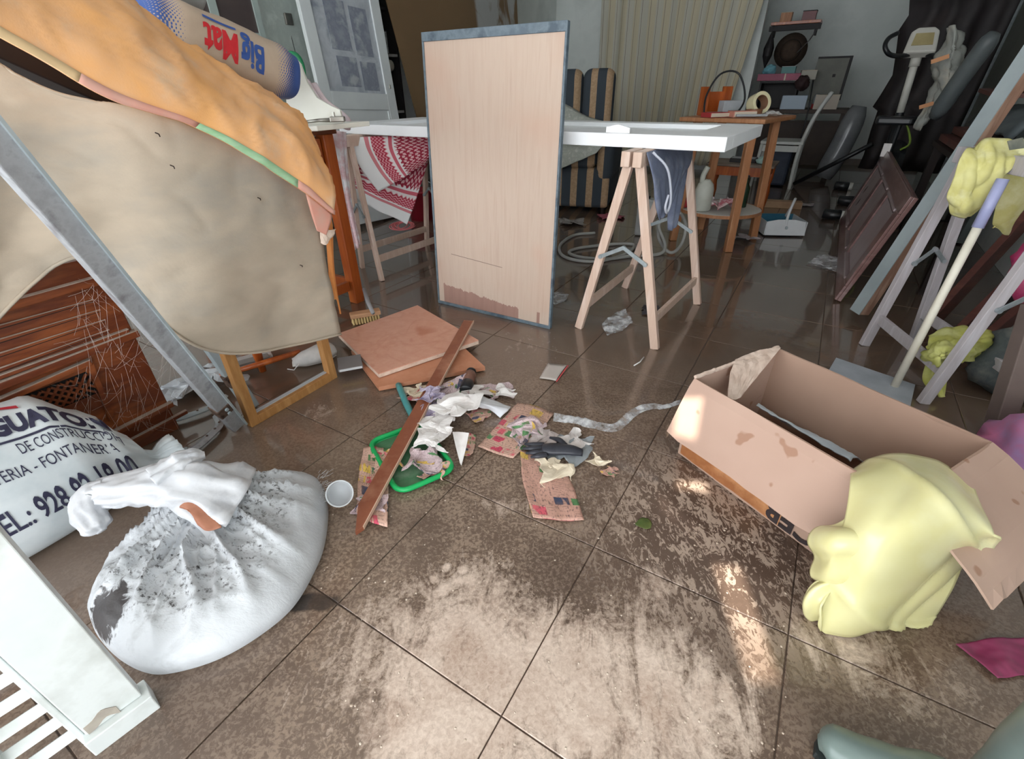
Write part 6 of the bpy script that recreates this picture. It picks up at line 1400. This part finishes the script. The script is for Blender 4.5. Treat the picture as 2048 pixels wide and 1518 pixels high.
# dustpan
Do = PZ(1562, 470, 0)
t = thing('dustpan', 'white and blue dustpan with an upright handle on the wet floor', 'dustpan', Do); D3 = rotm('Z', -8)
m_dp = mat('white_dustpan', (206, 208, 210), (196, 198, 200), scale=8, rough=.4); m_dpb = mat('blue_dustpan', (54, 110, 134), (44, 96, 120), scale=8, rough=.5)
dq = lambda x, y, z: Do + D3 @ V((x, y, z))
mb = MB(); mb.prism([(-.145, .0), (.145, .0), (.138, .10), (.06, .115), (-.06, .115), (-.138, .10)], .006, m4(D3 @ rotm('X', 74), dq(0, -.06, .012))); fpl_ = mb.build('front_plate', m_dp, t, bevel=.002)
MB().box(dq(0, .09, .014), (.29, .28, .008), D3).build('base', m_dpb, t); MB().box(dq(0, .235, .06), (.29, .008, .10), D3).build('rear_wall', m_dpb, t)
for x in (-.145, .145): MB().box(dq(x, .09, .06), (.006, .28, .10), D3).build('side_wall', m_dp, t)
MB().tube(spline([dq(0, -.045, .06), dq(.0, -.03, .14), dq(.02, .0, .22), dq(.05, .05, .26)], 12), .010, 8).build('handle', m_dp, t, smooth=True)
MB().tube(spline([dq(.05, .05, .26), dq(.07, .12, .20), dq(.075, .2, .10)], 10), .009, 8).build('handle_brace', m_dp, t, smooth=True)
MB().lathe([(.012, 0), (.008, .004), (.001, .004)], 10, m4(D3 @ rotm('X', 74), dq(0, -.062, .07))).build('screw', m_galv, fpl_)
bag('dark_sponge', 'dark sponge lying in the blue dustpan', dq(.06, .11, .05), .05, m_blk, 4.4, (1.2, .8, .6), 'sponge', False)
boxthing('wooden_offcut', 'flat wooden offcut on the floor behind the dustpan', 'offcut', PZ(1560, 408, .03), (.36, .10, .06), -22, mat('offcut_wood', (176, 144, 112), (150, 116, 88), scale=5, rough=.7), (('sawn_end', (.181, 0, 0), (.002, .096, .056), m_hdfe),))

# white chair, suitcase, grey roll, pole
Co = PZ(1578, 378, 0)
t = thing('white_chair', 'white wooden chair with tall curved back seen from the side', 'chair', Co); m_chw = mat('white_chair_paint', (196, 198, 194), (184, 186, 182), scale=6, rough=.45)
ca_ = VD * -1.0; cs_ = UD     # back stiles at Co side; seat goes to -u
for k in (0, 1):
    o_ = VD * (.40 * k)
    MB().tube(spline([Co + o_, Co + o_ + UD * -.01 + Z * .25, Co + o_ + UD * .0 + Z * .46, Co + o_ + UD * .05 + Z * .70, Co + o_ + UD * .14 + Z * .92], 16), [.020] * 16, 8).build('back_stile', m_chw, t, smooth=True)
    MB().tube([Co + o_ - UD * .40 + Z * 0, Co + o_ - UD * .38 + Z * .44], [.016, .02], 8).build('front_leg', m_chw, t, smooth=True)
for z, uo in ((.62, .035), (.76, .07), (.88, .12)): MB().box(Co + VD * .2 + UD * uo + Z * z, (.016, .38, .07), rotm('Z', math.degrees(YAW))).build('back_slat', m_chw, t, bevel=.003)
MB().box(Co + VD * .2 - UD * .19 + Z * .455, (.42, .44, .03), rotm('Z', math.degrees(YAW))).build('seat', m_chw, t, bevel=.006)
MB().box(Co + VD * .0 - UD * .19 + Z * .40, (.36, .018, .06), rotm('Z', math.degrees(YAW))).build('apron', m_chw, t)
c = UV(-.47, 6.57, .21); boxthing('dark_blue_suitcase', 'dark blue suitcase standing under the seat of the white chair', 'suitcase', c, (.28, .24, .40), math.degrees(YAW), mat('dark_blue_fabric', (34, 42, 58), (44, 52, 68), scale=9, rough=.6), (('zip_band', (0, 0, .0), (.286, .02, .404), m_blk), ('handle', (0, 0, .212), (.12, .03, .02), m_blk)), None, .03)
a, c = UV(.02, 6.95, .06), UV(.16, 7.0, .78); tag(MB().tube(spline([a, (a + c) / 2 + UD * .02, c], 10), [.09, .11, .115, .115, .115, .115, .115, .112, .10, .07], 20).build('grey_plastic_roll', mat('shiny_grey_plastic', (120, 122, 124), (104, 106, 110), scale=5, rough=.2), smooth=True), 'shiny grey plastic roll standing behind the white chair', 'roll')
tag(MB().tube([PZ(1588, 368, .03), PV(1745, 288, 6.2)], .022, 10).build('black_tube', m_blackp, smooth=True), 'long black vacuum tube lying from the white chair to the dark tarpaulin', 'tube')
# workbench against the back with its clutter
t = thing('workbench', 'cluttered dark workbench against the back wall', 'workbench', UV(-.5, 7.6))
o3 = rotm('Z', math.degrees(YAW)); m_bench = mat('dark_bench_wood', (70, 56, 48), (56, 44, 38), scale=4, rough=.6)
MB().box(UV(-.42, 7.45, .72), (1.0, .60, .04), o3).build('top', m_bench, t, bevel=.003)
for u_ in (-.88, .04):
    for v_ in (7.19, 7.71): MB().box(UV(u_, v_, .35), (.06, .06, .70), o3).build('leg', m_bench, t)
MB().box(UV(-.42, 7.68, .35), (.86, .02, .5), o3).build('back_panel', m_bench, t)
bz = .74
boxthing('white_carton', 'pale blue-white carton on the front of the workbench', 'carton', UV(-.50, 7.25, bz + .07), (.26, .14, .14), math.degrees(YAW), mat('pale_carton', (168, 182, 196), rough=.6), (('dark_side', (-.131, 0, 0), (.002, .17, .13), m_lgrey),))
boxthing('beige_carton', 'beige carton at the right end of the workbench', 'carton', UV(-.17, 7.30, bz + .07), (.24, .18, .14), math.degrees(YAW), mat('beige_carton_m', (186, 176, 164), rough=.7), (('lid', (0, 0, .071), (.245, .185, .006), m_pages),))
t = thing('dark_cabinet', 'small dark cabinet on the workbench carrying a pink case', 'cabinet', UV(-.80, 7.35, bz))
MB().box(UV(-.92, 7.5, bz + .14), (.02, .30, .28), o3).build('side', m_blk, t); MB().box(UV(-.52, 7.5, bz + .14), (.02, .30, .28), o3).build('side', m_blk, t); MB().box(UV(-.72, 7.63, bz + .14), (.38, .02, .28), o3).build('back', m_blk, t); MB().box(UV(-.72, 7.5, bz + .275), (.42, .30, .02), o3).build('top', m_blk, t)
boxthing('pink_case', 'flat pink case on top of the small dark cabinet', 'case', UV(-.74, 7.46, bz + .325), (.46, .26, .07), math.degrees(YAW), mat('pink_case_plastic', (158, 62, 92), (140, 54, 82), scale=8, rough=.45), (('strap', (.07, -.131, 0), (.016, .004, .07), m_pages),))
bag('teal_mask', 'light blue dust mask lying on the pink case', UV(-.86, 7.42, bz + .395), .075, mat('blue_mask', (120, 176, 190), (104, 160, 176), scale=7, rough=.8), 6.6, (1, .8, .75), 'mask', False)
boxthing('teal_box', 'small teal box on the pink case beside the dust mask', 'box', UV(-.66, 7.46, bz + .395), (.15, .10, .07), math.degrees(YAW), mat('teal_box_m', (84, 134, 134), rough=.5), (('lid', (0, 0, .036), (.154, .104, .006), m_lgrey),))
boxthing('pale_box', 'pale tilted box on the workbench right of the teal box', 'box', UV(-.44, 7.42, bz + .34), (.16, .10, .09), math.degrees(YAW) + 12, mat('pale_box_m', (176, 172, 160), rough=.6), (('lid', (0, 0, .046), (.164, .104, .006), m_pages),))
boxthing('framed_plate', 'olive grey metal plate with dark frame leaning at the back of the workbench', 'plate', UV(-.22, 7.62, bz + .30), (.34, .03, .44), math.degrees(YAW), mat('olive_metal', (104, 104, 94), (92, 92, 84), scale=6, rough=.5), (('frame_edge', (.165, -.017, 0), (.03, .006, .44), m_blk), ('frame_edge', (0, -.017, .21), (.34, .006, .02), m_blk), ('knob', (0.04, -.02, .03), (.03, .014, .03), m_blk)))
bag('dark_ball', 'dark round pouch hanging off the edge of the pink case', UV(-.47, 7.30, bz + .26), .075, mat('dark_maroon', (52, 34, 36), rough=.7), 3.6, (1, 1, 1), 'pouch', False)
t = thing('glass_jar', 'small glass jar with red base at the back of the workbench', 'jar', UV(-.30, 7.46, bz)); M = Matrix.Translation(UV(-.28, 7.40, bz))
MB().lathe([(.04, .0), (.04, .05)], 16, M).build('red_base', m_red, t); MB().lathe([(.036, .05), (.036, .13), (.025, .15), (.001, .15)], 16, M).build('glass', mat('jar_glass', (176, 184, 188), rough=.15, alpha=.6), t, smooth=True)
tag(MB().tube(spline([UV(-.36, 7.24, bz + .28), UV(-.34, 7.16, bz + .12), UV(-.32, 7.12, bz - .1), UV(-.33, 7.12, .35), UV(-.36, 7.12, .12)], 24), .008, 6).build('black_power_cable', m_blackp, smooth=True), 'black power cable hanging down in front of the workbench', 'cable')
# wall shelf with hanging things on the partition end
t = thing('wall_shelf', 'dark wooden wall shelf high on the end of the partition', 'shelf', UV(-.78, 7.62, 1.58))
MB().box(UV(-.72, 7.7, 1.60), (.52, .30, .03), o3).build('board', m_orwood, t, bevel=.003); MB().box(UV(-.72, 7.6, 1.555), (.54, .06, .05), o3).build('front_rail', m_blk, t)
for x in (-.95, -.5): MB().box(UV(x, 7.72, 1.53), (.02, .22, .10), o3).build('bracket', m_blk, t)
boxthing('red_tin', 'small dark red tin on the wall shelf', 'tin', UV(-.60, 7.66, 1.66), (.14, .10, .09), math.degrees(YAW), mat('dark_red_tin', (110, 50, 52), rough=.4), (('lid', (0, 0, .046), (.146, .106, .008), m_blk),))
boxthing('brown_tin', 'brown carton on the left of the wall shelf', 'carton', UV(-.84, 7.66, 1.66), (.12, .10, .09), math.degrees(YAW), m_beech, (('lid', (0, 0, .046), (.126, .106, .006), m_pages),))
t = thing('straw_hat', 'dark brown woven hat hanging under the wall shelf', 'hat', UV(-.74, 7.58, 1.25)); M = m4(frame(UD, Z), UV(-.70, 7.56, 1.33))
m_straw = mat('dark_straw', (58, 46, 38), (70, 56, 46), scale=30, rough=.9)
MB().lathe([(.165, 0), (.175, .006), (.105, .03), (.095, .08), (.06, .10), (.001, .10)], 28, M).build('brim_and_crown', m_straw, t, smooth=True); MB().lathe([(.112, .03), (.106, .05)], 28, M, cap=False).build('band', m_blk, t)
t = thing('folded_umbrella', 'black folded umbrella hanging from the wall shelf', 'umbrella', UV(-.90, 7.45, 1.25))
MB().lathe([(.004, 0), (.05, .12), (.055, .2), (.02, .32), (.008, .36)], 14, Matrix.Translation(UV(-.93, 7.45, 1.16))).build('canopy', m_blk, t); MB().tube([UV(-.93, 7.45, 1.50), UV(-.93, 7.45, 1.58)], .004, 6).build('strap', m_blk, t)
t = thing('hanging_spatula', 'black spatula hanging beside the woven hat', 'spatula', UV(-.52, 7.45, 1.35)); MB().bar(UV(-.62, 7.45, 1.30), UV(-.52, 7.45, 1.42), .012, .008).build('handle', m_blk, t); MB().bar(UV(-.52, 7.45, 1.42), UV(-.47, 7.45, 1.52), .035, .01).build('blade', m_blk, t)

# ---------------------------------------------------------------- exercise bike and right wall
t = thing('exercise_bike', 'white exercise bike with a beige console and black saddle', 'exercise bike', UV(.45, 5.3))
m_bw = mat('bike_white', (206, 204, 196), (194, 192, 184), scale=6, rough=.4); B_ = lambda u, v, z: UV(u, v, z)
pt = PV(1800, 225, 5.3); pc_ = PV(1834, 112, 5.3)
MB().tube([pt - (pc_ - pt) * .9, pt], .032, 12).build('lower_post', m_blackp, t); MB().tube([pt - (pc_ - pt) * .05, pc_], .026, 14).build('handlebar_post', m_bw, t, smooth=True); MB().tube([pt + (pc_ - pt) * .82, pc_], .034, 14).build('post_collar', m_bw, t, smooth=True)
cM = frame(UD, (VD * .55 + Z * .83)); mb = MB(); mb.prism([(-.10, -.02), (.10, -.02), (.085, .14), (.05, .17), (-.05, .17), (-.085, .14)], .07, m4(cM, pc_ - VD * .02 + Z * .0)); cons_ = mb.build('console', m_bw, t, bevel=.012)
mb = MB(); mb.prism([(-.065, .03), (.065, .03), (.055, .12), (-.055, .12)], .004, m4(cM, pc_ - VD * .02 + cM.col[2] * .071)); mb.build('display', mat('console_amber', (176, 162, 120), (160, 146, 104), scale=9, rough=.35), cons_)
MB().tube(spline([pc_ + Z * .02, PV(1800, 112, 5.2), PV(1778, 108, 5.1), PV(1770, 92, 5.1), PV(1778, 76, 5.15), PV(1796, 66, 5.2)], 24), .016, 8).build('handlebar', m_blackp, t, smooth=True)
MB().tube(spline([pc_ + Z * .02 + UD * .02, PV(1870, 112, 5.2), PV(1895, 100, 5.1), PV(1898, 80, 5.15)], 16), .016, 8).build('handlebar', m_blackp, t, smooth=True)
mb = MB(); mb.prism([(-.16, -.09), (.06, -.12), (.17, -.03), (.17, .03), (.06, .12), (-.16, .09)], .055, m4(o3, PV(1802, 240, 5.14) - Z * .03)); mb.build('saddle', m_blackp, t, bevel=.015)
sp_ = PV(1802, 240, 5.14); MB().tube([sp_ - Z * .03, V((sp_.x, sp_.y, .30))], .022, 10).build('saddle_post', m_blackp, t)
MB().lathe([(.02, -.07), (.24, -.07), (.26, -.03), (.26, .03), (.24, .07), (.02, .07)], 32, m4(frame(VD, Z), UV(.47, 5.42, .33))).build('flywheel_cover', m_blackp, t)
for v_ in (5.12, 5.80): MB().tube([UV(.28, v_, .04), UV(.74, v_, .04)], .03, 12).build('foot_bar', m_blackp, t)
MB().tube([UV(.47, 5.12, .05), UV(.47, 5.42, .10), UV(.47, 5.80, .05)], .03, 10).build('frame_tube', m_blackp, t)
# cloth bag on the bike
t = thing('grey_cloth_bag', 'light grey cloth hanging over the right handlebar of the exercise bike', 'cloth', PV(1890, 200, 4.9))
ctrl = [[PV(1892, 56, 4.95), PV(1912, 50, 4.85), PV(1928, 66, 4.95)], [PV(1880, 90, 4.95), PV(1908, 95, 4.78), PV(1934, 110, 4.95)], [PV(1862, 120, 4.95), PV(1900, 140, 4.72), PV(1936, 150, 4.95)], [PV(1858, 170, 4.95), PV(1890, 185, 4.75), PV(1915, 190, 4.95)], [PV(1845, 215, 4.95), PV(1862, 222, 4.85), PV(1884, 215, 4.95)], [PV(1826, 258, 4.98), PV(1840, 262, 4.92), PV(1858, 240, 4.98)]]
m_gc = mat('light_grey_linen', (172, 174, 168), (156, 158, 152), (186, 180, 166), scale=7, rough=.95, kind='Pos', lo=.3, hi=.7)
MB().sheet(wrinkle(patch(ctrl, 30, 44), lambda p, u, v: .03 * fbm(p, 7, 3) + .03 * crease(p, 9)), .006).build('linen', m_gc, t, smooth=True)
for q_ in ((1880, 118), (1855, 210)): a = PV(q_[0], q_[1], 4.70 if q_[0] > 1870 else 4.82); MB().box(a, (.09, .006, .025), o3 @ rotm('Y', -20)).build('orange_print', mat('orange_print', (206, 150, 110), rough=.9), t)
# dark tarpaulin on the right wall
t = thing('dark_tarpaulin', 'torn dark brown tarpaulin hanging in the back right corner', 'tarpaulin', UV(.7, 6.3))
edge = [(1822, -40), (1818, 30), (1798, 60), (1792, 110), (1786, 150), (1762, 190), (1746, 214), (1756, 222), (1742, 262), (1728, 310), (1716, 336)]
g = []
for i, (x, y) in enumerate(edge):
    a = PV(x, y, 6.5); c = UV(1.02, 6.4, a.z); g.append([a + (c - a) * (j / 10) + VD * .05 * math.sin(j * 1.7 + i * .3) for j in range(11)])
g = [[p if p.z > .01 else V((p.x, p.y, .01)) for p in r] for r in g]
MB().sheet(g, .006).build('tarp', mat('dark_tarp', (40, 32, 34), (30, 24, 26), (54, 44, 44), scale=4, rough=.6, kind='Pos', lo=.3, hi=.7), t, smooth=True)
def quadslab(name, label, cat, pts, th, m, extra=None):
    t = thing(name, label, cat, V((pts[2].x, pts[2].y, min(p.z for p in pts)))); n_ = (pts[1] - pts[0]).cross(pts[3] - pts[0]).normalized() * th
    mb = MB(); mb.add(pts + [p + n_ for p in pts], [(0, 1, 2, 3), (7, 6, 5, 4), (0, 4, 5, 1), (1, 5, 6, 2), (2, 6, 7, 3), (3, 7, 4, 0)]); mb.build('board', m, t, bevel=.002)
    if extra: MB().bar((pts[0] + pts[3]) / 2 + (pts[0] - pts[3]) * .49, (pts[0] + pts[3]) / 2 - (pts[0] - pts[3]) * .49, .02, th * 1.3).build('edge_trim', extra, t)
    return t
pu = .96
quadslab('grey_green_wardrobe_door', 'tall grey-green wardrobe door leaning on the right wall behind the exercise bike', 'door', [UV(1.04, 6.25, 2.0), UV(1.04, 5.35, 2.0), UV(.96, 5.35, .01), UV(.96, 6.25, .01)], .025, mat('grey_green_laminate', (98, 102, 96), (88, 92, 86), scale=4, rough=.5), m_galv)
a, c = UV(.98, 4.6, .02), UV(1.04, 4.2, 2.2); tag(MB().bar(a, c, .09, .05, UD).build('grey_door_jamb', mat('grey_green_paint', (120, 130, 126), (108, 118, 114), scale=5, rough=.5), bevel=.003), 'grey-green painted jamb leaning on the right wall at the top right', 'jamb')
a, c = PV(1868, 236, 4.45), PV(1990, 66, 4.3); tag(MB().tube(spline([a, (a + c) / 2 + Z * .02, c], 14), [.03, .045] + [.05] * 10 + [.045, .03], 16).build('grey_plastic_tube', mat('dull_grey_plastic', (92, 98, 98), (78, 84, 86), scale=5, rough=.45), smooth=True), 'thick grey plastic roll lying diagonally right of the hanging cloth', 'roll')
t = thing('storage_rack', 'low dark rack along the right wall carrying planks and blankets', 'rack', UV(.8, 4.2))
for v_ in (3.3, 4.75):
    for u_ in (.66, 1.0): MB().box(UV(u_, v_, .31), (.05, .05, .62), o3).build('leg', m_darkw, t)
MB().box(UV(.83, 4.02, .63), (.42, 1.55, .03), o3).build('deck', m_darkw, t)
for k, (u_, z, lab) in enumerate(((.70, .672, 'lowest red-brown board on the dark rack'), (.74, .718, 'upper red-brown board on the dark rack'))):
    tag(MB().box(UV(u_ + .02, 4.05, z), (.16 - .03 * k, 1.35, .04), o3).build('rack_board', m_redw, bevel=.003), lab, 'board', 'boards on the dark rack')
g = [[UV(.74 + .30 * j / 12, 3.45 + 1.1 * i / 14, .765 + .10 * math.sin(math.pi * j / 12) ** .7 * (1 + .3 * noise.noise(V((i * .4, j * .3, 0)))) + .02 * noise.noise(V((i * .6, j * .6, 4)))) for j in range(13)] for i in range(15)]
tag(MB().sheet(g, .02).build('grey_blanket', mat('grey_blanket_wool', (96, 104, 106), (80, 88, 92), scale=6, rough=.95, kind='Pos'), smooth=True), 'folded grey blanket heaped on the boards of the dark rack', 'blanket')
boxthing('teal_crate', 'dull teal plastic crate on the rack at the right edge', 'crate', UV(.95, 3.62, .985), (.20, .32, .22), math.degrees(YAW), mat('teal_crate_m', (92, 112, 108), rough=.5), (('rim', (0, 0, .10), (.22, .34, .025), m_lgrey),))
for k in range(3):
    a = UV(.70 + .08 * k, 3.75 + .1 * k, .935); tag(MB().bar(a, a + VD * .55 + Z * .02, .05, .02).build('short_lath', m_redw, bevel=.002), ['left short red-brown lath on the grey blanket', 'middle short red-brown lath on the grey blanket', 'right short red-brown lath on the grey blanket'][k], 'lath', 'laths on the grey blanket')
for k, (x, y) in enumerate(((1690, 372), (1700, 402), (1672, 430))):
    c = PZ(x, y, .04); t = thing('plastic_jar', ['dark jar with pale lid farthest along the foot of the brown panel door', 'dark jar with pale lid in the middle at the end of the brown panel door', 'dark jar with pale lid nearest at the corner of the brown panel door'][k], 'jar', V((c.x, c.y, 0)), 'jars by the brown door'); M = m4(frame(VD, Z), c)
    MB().lathe([(.03, -.10), (.042, -.09), (.042, .03), (.036, .04)], 18, m4(frame(VD, Z.cross(UD) * 0 + Z), c)).build('jar_body', m_blackp, t, smooth=True); MB().lathe([(.038, .03), (.038, .07), (.001, .07)], 18, m4(frame(VD, Z), c)).build('lid', mat('pale_lid', (196, 196, 190), rough=.5), t)
tag(MB().box(PV(1772, 300, 4.9), (.05, .03, .09), o3).build('white_tag', m_paper), 'small white tag at the top corner of the brown panel door', 'tag')
tag(MB().tube(spline([PV(1800, 300, 5.1), PV(1820, 285, 5.1), PV(1812, 246, 5.1), PV(1800, 250, 5.1)], 14), .008, 6).build('lime_rope', mat('lime_cord', (120, 150, 40), (96, 110, 50), scale=8, rough=.5), smooth=True), 'lime green cord hanging under the bike saddle', 'cord')
